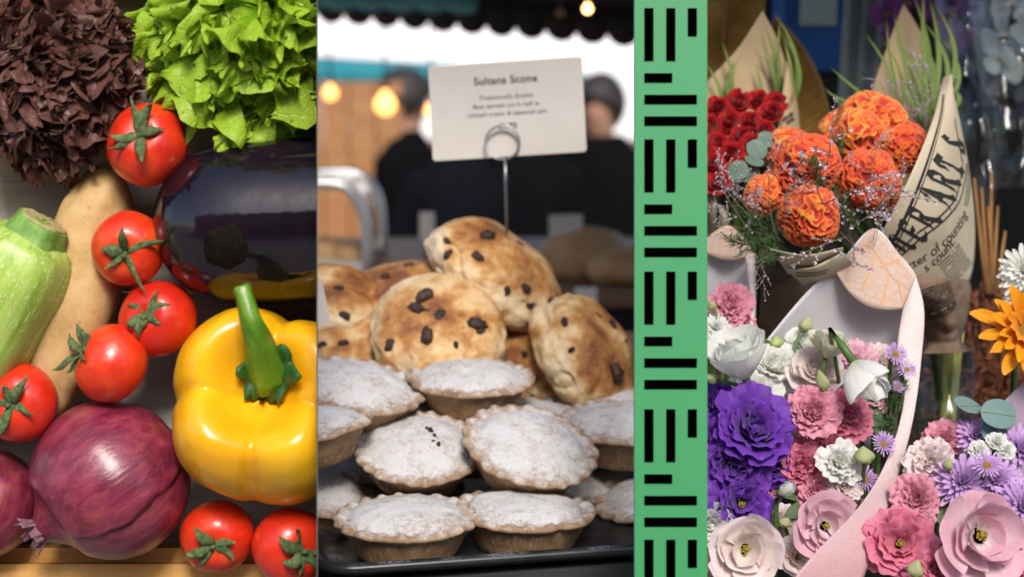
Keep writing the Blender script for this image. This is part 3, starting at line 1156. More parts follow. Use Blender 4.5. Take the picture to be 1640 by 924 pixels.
pie(651, 822, 1.292, (0.0, 0.03), 'upright pie sitting alone at the front rim of the tray', 0, 0.3)
pie(841, 810, 1.322, (0.04, 0.02), 'pie on the tray carrying the steeply tilted pie', 1, 1.3)
pie(670, 712, 1.385, (0.06, 0.36), 'pie tipped forward showing its cracked lid and filling', 2, 2.0, 0.97)
pie(851, 708, 1.365, (0.22, 0.40), 'steeply tilted pie leaning on the pie below it', 3, 4.0)
pie(754, 600, 1.46, (0.02, 0.10), 'topmost pie in front of the split scone', 4, 5.0)
pie(570, 612, 1.43, (0.18, 0.18), 'wide pie tilted forward beside the topmost pie', 0, 2.2, 1.06)
pie(486, 672, 1.365, (-0.1, 0.06), 'pie edge showing beside the crate under the wide tilted pie', 1, 2.9)
pie(498, 778, 1.40, (0.22, 0.10), 'pie against the crate, on the tray beside the front pie', 2, 0.7)
pie(1000, 672, 1.45, (0.03, 0.10), 'level pie stacked next to the sign board', 3, 1.1, 1.03)
pie(968, 636, 1.55, (0.0, 0.02), 'pie with dark filling at its rim behind the level pie', 4, 0.2)
pie(1050, 785, 1.42, (-0.18, 0.12), 'pie at the tray end, mostly behind the sign board', 1, 0.2)
pie(880, 668, 1.49, (0.2, 0.06), 'pie half hidden behind the steeply tilted pie', 0, 2.5)
pie(575, 722, 1.475, (0.10, 0.18), 'shaded pie under the wide tilted pie', 1, 0.4)
pie(640, 775, 1.475, (0.0, 0.02), 'pie deep in the heap behind the front pie', 2, 1.5)
pie(905, 765, 1.465, (0.10, 0.06), 'pie behind the pie that carries the tilted one', 3, 2.5)
pie(655, 655, 1.53, (0.02, 0.04), 'shaded pie between the wide tilted pie and the topmost pie', 4, 1.8)
pie(760, 688, 1.49, (0.0, 0.1), 'pie beneath the topmost pie', 1, 0.9)
pie(1000, 742, 1.50, (0.0, 0.05), 'shaded pie under the level pie by the sign board', 2, 0.9)
pie(965, 702, 1.57, (0.0, 0.05), 'lowest pie behind the stack by the sign board', 0, 0.9)

# ------------------------------------------------------------------ scones
t = NT('scone_crust')
f = t.noise(34, 5, 0.62)
f2 = t.noise(300, 5, 0.7)
f3 = t.noise(90, 4, 0.6)
at = t.n('ShaderNodeAttribute', attribute_name='bake')
k = t.math('ADD', at.outputs['Fac'], t.math('ADD', t.math('MULTIPLY', t.math('SUBTRACT', f, 0.5), 2.8), t.math('MULTIPLY', t.math('SUBTRACT', f3, 0.5), 0.5)))
c = t.ramp(k, [(0.10, (0.72, 0.55, 0.35, 1)), (0.38, (0.60, 0.38, 0.17, 1)), (0.62, (0.43, 0.195, 0.055, 1)), (0.95, (0.20, 0.070, 0.022, 1))])
c = t.mix(t.math('MULTIPLY', t.step(f2, 0.60, 0.72), 0.35), c, (0.76, 0.66, 0.52, 1))
t.set(color=c, rough=0.5, spec=0.35, coat=0.12, coatr=0.3)
t.bump(t.math('ADD', f2, t.math('MULTIPLY', f3, 1.5)), 0.7, 0.003)
M_scone = t.m
M_raisin = simple('sultana', (0.014, 0.005, 0.004, 1), (0.055, 0.020, 0.012, 1), 200, 0.45, 0.9, 320, 0.003)


def scone_mesh(seed):
    r = random.Random(seed)
    so = r.uniform(0, 99)
    prof = [(1e-5, 0.0), (0.02, 0.0), (0.036, 0.0003), (0.044, 0.002), (0.0485, 0.006), (0.051, 0.012), (0.052, 0.019), (0.051, 0.026), (0.0485, 0.032), (0.0445, 0.038), (0.039, 0.0425), (0.032, 0.046), (0.024, 0.0485), (0.014, 0.050), (0.006, 0.0505), (1e-5, 0.0506)]
    # refine
    pr = []
    for a, b in zip(prof[:-1], prof[1:]):
        for q in (0, 0.2, 0.4, 0.6, 0.8):
            pr.append((a[0] + (b[0] - a[0]) * q, a[1] + (b[1] - a[1]) * q))
    pr.append(prof[-1])
    bake = []
    crk = r.uniform(0, 6.28)
    vs = []
    n = 150
    for (rr, z) in pr:
        for i in range(n):
            th = 2 * pi * i / n
            p = Vector((rr * cos(th), rr * sin(th), z))
            w = 1 + 0.17 * nz(p.x * 22, p.y * 24, p.z * 24 + so) + 0.05 * nz(p.x * 70, p.y * 70, p.z * 70 + so) + 0.026 * fbm((p.x * 170, p.y * 190, p.z * 190 + so), 3)
            ck = nz(p.x * 38 + so, p.y * 38, p.z * 38)
            w -= 0.10 * exp(-(ck / 0.06) ** 2) * max(0, nz(p.x * 15, p.y * 15 + so, p.z * 15) + 0.25)
            # split running round the side of the scone
            d_ = z - (0.022 + 0.007 * nz(cos(th) * 1.5, sin(th) * 1.5, so + 8))
            dep = max(0, 0.3 + 0.9 * sin(th + crk) + 0.6 * nz(cos(th) * 3, sin(th) * 3, so))
            sp = exp(-(d_ / 0.0032) ** 2) * dep
            w -= 0.12 * sp
            q = Vector((p.x * w, p.y * w, p.z * (1 + 0.10 * nz(p.x * 25, p.y * 25, so + 3))))
            vs.append(q)
            b_ = 0.27 + 0.42 * min(1, max(0, (z - 0.028) / 0.018)) - 0.35 * sp
            if z < 0.004:
                b_ = 0.55
            b_ -= 0.22 * exp(-((z - 0.018) / 0.010) ** 2)
            bake.append(b_)
    fs = [(k * n + i, k * n + (i + 1) % n, (k + 1) * n + (i + 1) % n, (k + 1) * n + i) for k in range(len(pr) - 1) for i in range(n)]
    me = me_from('scone_body', vs, fs, True, M_scone)
    me.attributes.new('bake', 'FLOAT', 'POINT').data.foreach_set('value', bake)
    return me


def raisin_mesh(seed):
    bm = bmesh.new()
    bmesh.ops.create_icosphere(bm, subdivisions=3, radius=1)
    for v_ in bm.verts:
        p = v_.co
        w = 1 + 0.40 * nz(p.x * 1.6 + seed, p.y * 1.6, p.z * 1.6) + 0.34 * abs(nz(p.x * 3.5, p.y * 3.5 + seed, p.z * 3.5))
        v_.co = Vector((p.x * 1.35 * w, p.y * 0.85 * w, p.z * 0.75 * w)) * 0.0060
    me = bpy.data.meshes.new('sultana')
    bm.to_mesh(me); bm.free()
    me.materials.append(M_raisin)
    me.polygons.foreach_set('use_smooth', [True] * len(me.polygons))
    return me


tip_pie = [o for o in bpy.data.objects if o.get('label', '').startswith('pie tipped forward')][0]
inv = tip_pie.matrix_world.inverted()
bt = bvh_of([o for o in tip_pie.children if o.name.startswith('sugared_lid')][0])
M_rfill = raisin_mesh(3.3)
for (sx, sy, rs) in ((690, 690, 0.42), (696, 698, 0.3), (702, 712, 0.34), (694, 706, 0.22), (684, 686, 0.25)):
    p = on_surface(bt, sx, sy, 0.0)
    if p is not None:
        ob('filling', M_rfill, tip_pie, inv @ mtx(p, CAMB @ Matrix.Rotation(sx, 3, 'Z'), rs))

SCV = [scone_mesh(s) for s in (11, 12, 13, 14)]
RAI = [raisin_mesh(s) for s in (1.5, 4.5, 9.5)]


def scone(px, py, d, axis, label, var, spin, sc, spots, nrand=9):
    """px,py: middle of the scone; axis in right/up/towards; spots: sultanas at picture places on the near side"""
    r = random.Random(int(px + py))
    rot = basis_from_axis(axis, spin)
    loc = P(px, py, d) - rot @ Vector((0, 0, 0.024 * sc))
    root = thing('sultana_scone', label, 'scone', mtx(loc, rot, sc), 'sultana scones piled behind the pies')
    b = ob('body', SCV[var], root)
    inv_ = root.matrix_world.inverted()
    bt_ = bvh_of(b)
    for (sx, sy, rs) in spots:
        dr = (P(sx, sy, 1) - CAM).normalized()
        hit = bt_.ray_cast(CAM, dr)
        if hit[0] is None:
            continue
        n_ = hit[1] if hit[1].dot(dr) < 0 else -hit[1]
        m_ = inv_ @ mtx(hit[0] + n_ * 0.0008 * rs, n_.to_track_quat('Z', 'Y').to_matrix() @ Matrix.Rotation(r.uniform(0, 6), 3, 'Z'), rs * r.uniform(0.7, 0.95))
        ob('sultana', RAI[r.randrange(3)], root, m_)
    for k in range(nrand):
        i = r.randrange(len(b.data.vertices))
        v_ = b.data.vertices[i]
        n_ = v_.normal
        m_ = mtx(v_.co - n_ * 0.0020, n_.to_track_quat('Z', 'Y').to_matrix() @ Matrix.Rotation(r.uniform(0, 6), 3, 'Z'), r.uniform(0.4, 0.8))
        ob('sultana', RAI[r.randrange(3)], root, m_)
    return root


scone(800, 436, 1.62, (0.58, 0.78, 0.22), 'topmost pale scone tilted on the pile, wire sign stuck in it', 0, 0.8, 1.46,
      [(781, 378, 1.2), (718, 408, 0.9), (765, 412, 1.0), (716, 388, 0.9), (842, 462, 0.9), (880, 484, 0.8), (812, 465, 0.7), (848, 488, 0.7)], 5)
scone(705, 535, 1.53, (0.05, 0.55, 0.75), 'split scone with large sultanas right behind the topmost pie', 1, 2.0, 1.30,
      [(680, 475, 1.5), (667, 494, 1.3), (684, 538, 1.5), (764, 520, 1.3), (624, 552, 0.9), (770, 530, 0.7), (730, 552, 0.6)], 4)
scone(662, 482, 1.64, (-0.1, 0.90, 0.30), 'golden scone behind the split one, under the tilted scone', 2, 1.2, 1.42, [(618, 444, 0.9), (582, 500, 0.7)], 6)
scone(515, 490, 1.62, (-0.1, 0.80, 0.35), 'scone at the end of the pile beside the crate', 3, 0.2, 1.35, [(543, 462, 0.7), (552, 505, 0.8)], 5)
scone(938, 562, 1.56, (0.72, 0.50, 0.40), 'dark baked scone with a deep split next to the sign board', 1, 3.4, 1.24,
      [(985, 598, 1.5), (915, 560, 0.6), (905, 515, 0.7), (980, 520, 0.7)], 5)
scone(845, 578, 1.60, (0.0, 0.7, 0.6), 'small golden scone low between the split scone and the dark one', 2, 3.0, 1.05, [(840, 568, 0.7), (866, 566, 0.6)], 4)
scone(880, 612, 1.575, (0.05, 0.6, 0.7), 'scone lying low behind the topmost pie with one dark sultana', 3, 2.0, 0.72, [(881, 600, 0.9)], 3)
scone(560, 560, 1.575, (0.1, 0.75, 0.6), 'scone low in the pile behind the wide tilted pie', 0, 4.4, 1.1, [(516, 552, 0.8), (550, 550, 0.8)], 6)
scone(765, 545, 1.70, (0.0, 1.0, 0.1), 'scone deep in the pile holding up the topmost one', 3, 1.4, 1.5, [], 6)
scone(850, 520, 1.68, (0.0, 1.0, 0.2), 'shaded scone beneath the tilted topmost scone', 2, 1.4, 1.25, [], 6)

# raised board under the scones
M_board = wood_mat('brown_board', (0.10, 0.05, 0.025, 1), (0.19, 0.10, 0.05, 1), (0.27, 0.16, 0.09, 1), (1, 12, 12), 0.6)
zb = P(700, 600, 1.66).z
root = thing('scone_stand', 'brown wooden stand under the pile of scones', 'stand', Matrix.Translation((-0.30, 1.60, ZT)))
ob('shelf', bevel_box('shelf', (0, 0.0, zb - ZT - 0.02), (0.62, 0.32, zb - ZT - 0.002), 0.003, M_board), root)
for x in (0.02, 0.56):
    ob('support', bevel_box('support', (x, 0.02, 0.0), (x + 0.03, 0.30, zb - ZT - 0.021), 0.003, M_board), root)

# ------------------------------------------------------------------ price card on a wire clip
M_card = simple('laminated_card', (0.46, 0.42, 0.385, 1), (0.53, 0.485, 0.44, 1), 14, 0.45, 0.06, 40, 0.002, spec=0.35)
M_ink = simple('card_ink', (0.035, 0.022, 0.02, 1), rough=0.7)
M_wire = simple('steel_wire', (0.32, 0.30, 0.29, 1), rough=0.35, metal=0.9)
DS = 1.60
def card_m(px, py, d, rz, yaw):
    return mtx(P(px, py, d), CAMB @ Matrix.Rotation(yaw, 3, 'Y') @ Matrix.Rotation(rz, 3, 'Z'))
def text_mesh(body, size, mat, align='CENTER', shear=0.0, extrude=0.0, bold=0.0, space=1.0):
    cu = bpy.data.curves.new('lettering', 'FONT')
    cu.body = body
    cu.size = size
    cu.align_x = align
    cu.shear = shear
    cu.offset = bold
    cu.extrude = extrude
    cu.space_character = space
    tmp = bpy.data.objects.new('lettering_tmp', cu)
    COL.objects.link(tmp)
    dg = bpy.context.evaluated_depsgraph_get()
    dg.update()
    me = bpy.data.meshes.new_from_object(tmp.evaluated_get(dg))
    bpy.data.objects.remove(tmp)
    bpy.data.curves.remove(cu)
    me.materials.clear()
    me.materials.append(mat)
    return me
root = thing('price_card', 'white laminated price card on a wire clip above the scones', 'sign', card_m(812, 175, DS, radians(3.0), radians(-6)))
sS = S(DS)
W2, H2 = 124 * sS, 76 * sS
me = bmesh.new()
pts = rrect(-W2, -H2, W2, H2, 0.0035, 5)
bot = [me.verts.new((x * (1 + 0.0), y + 0.02 * x * 0, -0.0006)) for x, y in pts]
fc = me.faces.new(bot)
ex = bmesh.ops.extrude_face_region(me, geom=[fc])
for v_ in ex['geom']:
    if isinstance(v_, bmesh.types.BMVert):
        v_.co.z += 0.0010
bmesh.ops.recalc_face_normals(me, faces=me.faces)
m2 = bpy.data.meshes.new('card'); me.to_mesh(m2); me.free()
m2.materials.append(M_card)
cd = ob('card', m2, root)
for (txt, y, sz, bold) in (('Sultana Scone', 44, 17.5, 0.35), ('Traditionally English', 19.5, 10.2, 0.05), ('Best served cut in half w.', 6, 10.2, 0.05), ('clotted cream & seasonal jam', -7, 10.2, 0.05), ('\u00a31.80', -28, 12.5, 0.3)):
    me = text_mesh(txt, sz * sS, M_ink, bold=bold * sS, space=1.05)
    o = ob('lettering', me, cd, Matrix.Translation((0.0, y * sS - 3 * sS, 0.0007)))
# ring clip and stem
rc_w = P(805, 229, DS - 0.006)
inv = root.matrix_world.inverted()
rc_l = inv @ rc_w
gg = Geo()
for k in range(2):
    gg.tube([rc_l + Vector((27 * sS * cos(a), 27 * sS * sin(a), 0.0015 * k + 0.001 * a)) for a in [radians(-80 + 360 * i / 40) for i in range(41)]], 1.9 * sS, 8)
ob('clip_ring', gg.me('clip_ring', M_wire), root)
gg = Geo().tube([inv @ P(809, 254, DS - 0.004), inv @ P(810, 300, DS), inv @ P(811, 340, DS + 0.01), inv @ P(812, 400, DS + 0.02)], 2.3 * sS, 8)
ob('stem', gg.me('stem', M_wire), root)
# corner of another card beside the crate
o = ob('price_card', bevel_box('price_card', (-0.03, -0.02, -0.0005), (0.004, 0.02, 0.0005), 0.0002, M_card), None, card_m(514, 484, 1.50, radians(-12), 0.2))
o.matrix_world = card_m(516, 484, 1.46, radians(12), 0.2)
tag(o, 'blank white card corner leaning at the crate beside the scones', 'card')
# ------------------------------------------------------------------ market behind the pastry counter
M_teal = simple('teal_canvas', (0.010, 0.17, 0.21, 1), (0.016, 0.23, 0.26, 1), 3, 0.85)
M_tealp = simple('lit_teal_canvas', (0.14, 0.40, 0.41, 1), (0.2, 0.46, 0.46, 1), 3, 0.85)  # paler teal paints the light coming through the near awning
M_darkcanvas = simple('shade_dark_canvas', (0.030, 0.022, 0.018, 1), (0.05, 0.036, 0.03, 1), 3, 0.9)  # dark brown paints the shade on the near awning's underside
M_pole = simple('dark_steel', (0.03, 0.03, 0.032, 1), rough=0.5, metal=0.4)


def valance(A, B, drop, n, mat, depth=0.28):
    """scalloped strip hanging between two points"""
    A, B = Vector(A), Vector(B)
    vs, fs = [], []
    m = n * 10
    for i in range(m + 1):
        t_ = i / m
        p = A.lerp(B, t_)
        s = abs(sin(pi * t_ * n))
        vs.append(p + Vector((0, 0, 0)))
        vs.append(p - Vector((0, 0, drop * (1 - depth + depth * (s ** 0.6)))))
    for i in range(m):
        a = 2 * i
        fs.append((a, a + 2, a + 3, a + 1))
    return me_from('valance', vs, fs, True, mat)


def awning(label, A, B, back, rise, drop, n, mat, vmat, poles):
    """A,B front edge; canvas runs back and up"""
    A, B = Vector(A), Vector(B)
    root = thing('awning', label, 'awning', Matrix.Translation((A.x, A.y, 0)))
    o0 = Vector((A.x, A.y, 0))
    a, b = A - o0, B - o0
    bk = Vector(back)
    vs = []
    for j in range(9):
        v_ = j / 8
        for i in range(13):
            u = i / 12
            p = a.lerp(b, u) + bk * v_ + Vector((0, 0, rise * v_ - 0.03 * sin(pi * v_) * sin(pi * ((u * 4) % 1))))
            vs.append(p)
    fs = [(j * 13 + i, j * 13 + i + 1, (j + 1) * 13 + i + 1, (j + 1) * 13 + i) for j in range(8) for i in range(12)]
    solid(ob('canvas', me_from('canvas', vs, fs, True, mat), root), 0.003)
    solid(ob('valance', valance(a, b, drop, n, vmat), root), 0.003)
    for (q, w) in poles:
        p = a.lerp(b, q) + bk * w + Vector((0, 0, rise * w - 0.02))
        gg = Geo().tube([Vector((p.x, p.y, 0)), p], 0.02, 10)
        ob('pole', gg.me('pole', M_pole), root)
    return root


# near awning: underside coloured dark for shade; its scalloped edge crosses the view top
awning('near awning coloured dark for shade, its scalloped edge hanging over the aisle', P(380, -30, 3.4), P(1180, 26, 3.0), (-0.05, -1.1, 0), 0.30, 0.075, 17, M_darkcanvas, M_darkcanvas, [(0.0, 0.05), (0.98, 0.1)])
# lit teal part of the same awning, added as a paler piece
awning('pale teal piece for the lit part of the near awning', P(330, -14, 3.0), P(765, -2, 2.9), (0.0, -0.6, 0), 0.25, 0.03, 9, M_tealp, M_tealp, [(0.0, 0.5)])
# far teal awning
awning('far teal awning with a straight valance above the crowd', P(380, 96, 6.0), P(978, 130, 6.6), (-0.1, 1.6, 0), 0.035, 0.082, 14, M_teal, M_teal, [(0.02, 0.5), (0.98, 0.02)])

# --- pale buildings far behind
M_render = simple('pale_render', (0.86, 0.85, 0.83, 1), (0.88, 0.87, 0.86, 1), 1.2, 0.9, 0.2, 20, 0.01)
M_winframe = simple('window_frame_paint', (0.6, 0.6, 0.58, 1), rough=0.6)
t = NT('window_glass'); t.set(color=(0.05, 0.06, 0.07, 1), rough=0.1, spec=0.8); M_glass = t.m
root = thing('market_building', 'pale rendered building beyond the market stalls', 'building', Matrix.Translation((0, 24, 0)))
ob('wall', bevel_box('wall', (-9, 0, 0), (9, 6, 6.2), 0.02, M_render), root)
ob('roof', bevel_box('roof', (-9.3, -0.3, 6.2), (9.3, 6.3, 6.4), 0.02, M_winframe), root)
for k in range(5):
    for z in (3.6,):
        x = -7 + k * 3.2
        w_ = ob('window', bevel_box('window', (x, -0.06, z), (x + 1.2, 0.05, z + 1.7), 0.01, M_winframe), root)
        for q in range(2):
            ob('pane', bevel_box('pane', (x + 0.08 + q * 0.54, -0.075, z + 0.08), (x + 0.58 + q * 0.54, -0.062, z + 1.62), 0.002, M_glass), w_)

# --- lamps glowing in the stalls
def glow(name, colr, st):
    t = NT(name); t.set(color=colr, emit=colr, emits=st, rough=0.4); return t.m
M_warm = glow('warm_bulb', (1.0, 0.55, 0.20, 1), 6.0)
M_warm2 = glow('amber_bulb', (1.0, 0.36, 0.09, 1), 3.0)
bulb_me = {}
def bulb(px, py, d, r, mat, top, label):
    c = P(px, py, d)
    root = thing('hanging_lamp', label, 'lamp', Matrix.Translation(c))
    ob('bulb', lathe('bulb', [(1e-5, -r)] + [(r * sin(a), -r * cos(a)) for a in [pi * k / 14 for k in range(1, 12)]] + [(r * 0.35, r * 1.1), (r * 0.35, r * 1.4)], 20, mat), root)
    ob('socket', lathe('socket', [(r * 0.4, r * 1.4), (r * 0.42, r * 1.9), (r * 0.2, r * 2.2)], 14, M_pole), root)
    gg = Geo().tube([Vector((0, 0, r * 2.2)), Vector((0, 0, top - c.z))], 0.004, 6)
    ob('cord', gg.me('cord', M_pole), root)
bulb(941, 15, 2.55, 0.007, M_warm, 2.0, 'small bright warm bulb under the near awning')
bulb(897, 22, 2.55, 0.007, simple('unlit_amber_glass', (0.25, 0.12, 0.06, 1), rough=0.2), 2.0, 'dim unlit bulb under the near awning')
bulb(617, 168, 5.0, 0.032, M_warm2, 1.9, 'large amber lamp beside the head of the man in dark jacket')
bulb(529, 150, 5.4, 0.022, M_warm2, 1.9, 'amber lamp hanging by the wooden stall')
bulb(690, 178, 5.2, 0.018, M_warm2, 1.9, 'amber lamp half hidden by the price card')

# --- wooden stall at the far left with bread
M_stallwood = wood_mat('orange_stall_wood', (0.26, 0.11, 0.035, 1), (0.40, 0.19, 0.07, 1), (0.5, 0.28, 0.12, 1), (1, 1, 8), 0.6)
root = thing('wooden_stall', 'orange-brown wooden market stall behind the crate end', 'stall', Matrix.Translation((P(470, 300, 6.2).x - 0.3, P(470, 300, 6.2).y, 0)))
for k in range(7):
    ob('board', bevel_box('board', (k * 0.105, 0, 0.3), (k * 0.105 + 0.10, 0.03, 1.66), 0.003, M_stallwood), root)
ob('counter_top', bevel_box('counter_top', (-0.1, -0.4, 0.86), (0.9, 0.0, 0.9), 0.004, M_stallwood), root)
for x in (0.0, 0.72):
    ob('post', bevel_box('post', (x, -0.36, 0), (x + 0.05, -0.31, 0.858), 0.003, M_stallwood), root)

# --- clear display case at the left
t = NT('clear_plastic'); t.set(color=(0.9, 0.92, 0.93, 1), rough=0.08, trans=0.92, ior=1.12); M_clear = t.m
M_tan = simple('bread_crust', (0.30, 0.15, 0.06, 1), (0.5, 0.29, 0.13, 1), 30, 0.6, 0.4, 100, 0.003)
M_metal = simple('brushed_trim', (0.55, 0.55, 0.56, 1), rough=0.35, metal=0.7)
ztab = P(560, 440, 2.5).z
M_cloth = simple('pale_cloth', (0.42, 0.37, 0.31, 1), (0.5, 0.45, 0.38, 1), 8, 0.9, 0.3, 60, 0.004)
M_dkcloth = simple('charcoal_cloth', (0.012, 0.012, 0.014, 1), (0.022, 0.022, 0.025, 1), 8, 0.95, 0.3, 60, 0.004, spec=0.05)
root = thing('stall_table', 'stall table behind the scones covered with charcoal cloth', 'table', Matrix.Translation((0.05, 2.62, 0)))
ob('table_top', bevel_box('table_top', (-0.6, -0.3, ztab - 0.03), (0.62, 0.42, ztab - 0.001), 0.004, M_board), root)
ob('cloth', bevel_box('cloth', (-0.59, -0.29, 0.25), (0.61, 0.41, ztab - 0.032), 0.004, M_dkcloth), root)
for x in (-0.57, 0.55):
    for y in (-0.27, 0.36):
        ob('leg', bevel_box('leg', (x, y, 0), (x + 0.04, y + 0.04, 0.248), 0.003, M_pole), root)
root = thing('display_case', 'clear domed plastic display case standing on the stall table', 'display case', Matrix.Translation((P(540, 430, 2.5).x - 0.03, P(540, 430, 2.5).y, ztab)))
hh = 146 * S(2.5); ww = 80 * S(2.5)
def arch(u, v_):
    a = pi * (1 - u)
    k = 0.6
    x = math.copysign(abs(cos(a)) ** k, cos(a)) * ww
    z = abs(sin(a)) ** k * hh
    return Vector((x, v_ * 0.28, z))
solid(ob('cover', gridmesh('cover', 24, 4, arch, M_clear), root), 0.003)
for yy in (0.0, 0.28):
    pts = [arch(i / 30, 0) + Vector((0, yy, 0)) for i in range(31)]
    gg = Geo().tube(pts, 0.009, 8)
    ob('rim', gg.me('rim', M_metal), root)
gg = Geo().box((-ww, 0.01, 0), (ww, 0.27, 0.014))
ob('base', gg.me('base', M_cloth, False), root)
def loaf(px, py, d, sx, sy, sz, label, rz):
    bm = bmesh.new()
    bmesh.ops.create_uvsphere(bm, u_segments=28, v_segments=18, radius=1)
    for v_ in bm.verts:
        p = v_.co
        w = 1 + 0.1 * nz(p.x * 2, p.y * 2, p.z * 2 + px)
        v_.co = Vector((p.x * sx * w, p.y * sy * w, max(p.z, -0.6) * sz * w))
    me = bpy.data.meshes.new('bread_loaf'); bm.to_mesh(me); bm.free()
    me.materials.append(M_tan)
    me.polygons.foreach_set('use_smooth', [True] * len(me.polygons))
    p = P(px, py, d)
    o = ob('bread_loaf', me, None, mtx(Vector((p.x, p.y, ztab + sz * 0.6)), Matrix.Rotation(rz, 3, 'Z')))
    tag(o, label, 'bread')
loaf(938, 450, 2.48, 0.075, 0.05, 0.05, 'dark loaf of bread on the stall table', 0.3)
loaf(1000, 470, 2.42, 0.06, 0.05, 0.035, 'flat pale loaf on the stall table by the sign board', 0.0)
loaf(522, 402, 2.62, 0.04, 0.035, 0.03, 'bread roll inside the clear display case', 0.0)
loaf(560, 405, 2.60, 0.03, 0.03, 0.025, 'small bread roll inside the clear display case', 0.4)
for (px, py, d, w, h, rz, lab) in ((907, 382, 2.45, 27, 38, 0.03, 'blurred cream card standing on the stall table'), (684, 362, 2.6, 12, 22, 0.0, 'narrow white card standing on the stall table'), (938, 500, 2.2, 18, 40, 0.0, 'white paper tag beside the dark loaf')):
    r_ = thing('table_card', lab, 'card', mtx(P(px, py, d), CAMB @ Matrix.Rotation(rz, 3, 'Z')))
    ob('card', bevel_box('card', (-w * S(d), -h * S(d), -0.001), (w * S(d), h * S(d), 0.001), 0.0003, M_card), r_)
    bz = (ztab - P(px, py, d).z) / AX_U.z
    ob('foot', bevel_box('foot', (-0.004, bz, -0.006), (0.004, -h * S(d), 0.004), 0.0004, M_pole), r_)

# --- people
M_skin = simple('skin', (0.36, 0.19, 0.12, 1), (0.42, 0.23, 0.15, 1), 20, 0.55)
M_hair = simple('dark_hair', (0.010, 0.007, 0.006, 1), (0.025, 0.017, 0.013, 1), 80, 0.6, 0.6, 200, 0.004, (1, 1, 0.2))
M_black = simple('black_wool', (0.0025, 0.0025, 0.003, 1), (0.005, 0.005, 0.006, 1), 30, 0.9, spec=0.05)
M_navy = simple('navy_cotton', (0.003, 0.0035, 0.005, 1), (0.006, 0.007, 0.009, 1), 30, 0.9, spec=0.05)
M_mauve = simple('mauve_knit', (0.12, 0.075, 0.085, 1), (0.19, 0.13, 0.14, 1), 30, 0.9)
M_white = simple('white_cotton', (0.62, 0.62, 0.64, 1), (0.70, 0.70, 0.72, 1), 30, 0.9)
M_denim = simple('dark_denim', (0.014, 0.016, 0.024, 1), (0.024, 0.028, 0.04, 1), 30, 0.9, spec=0.05)


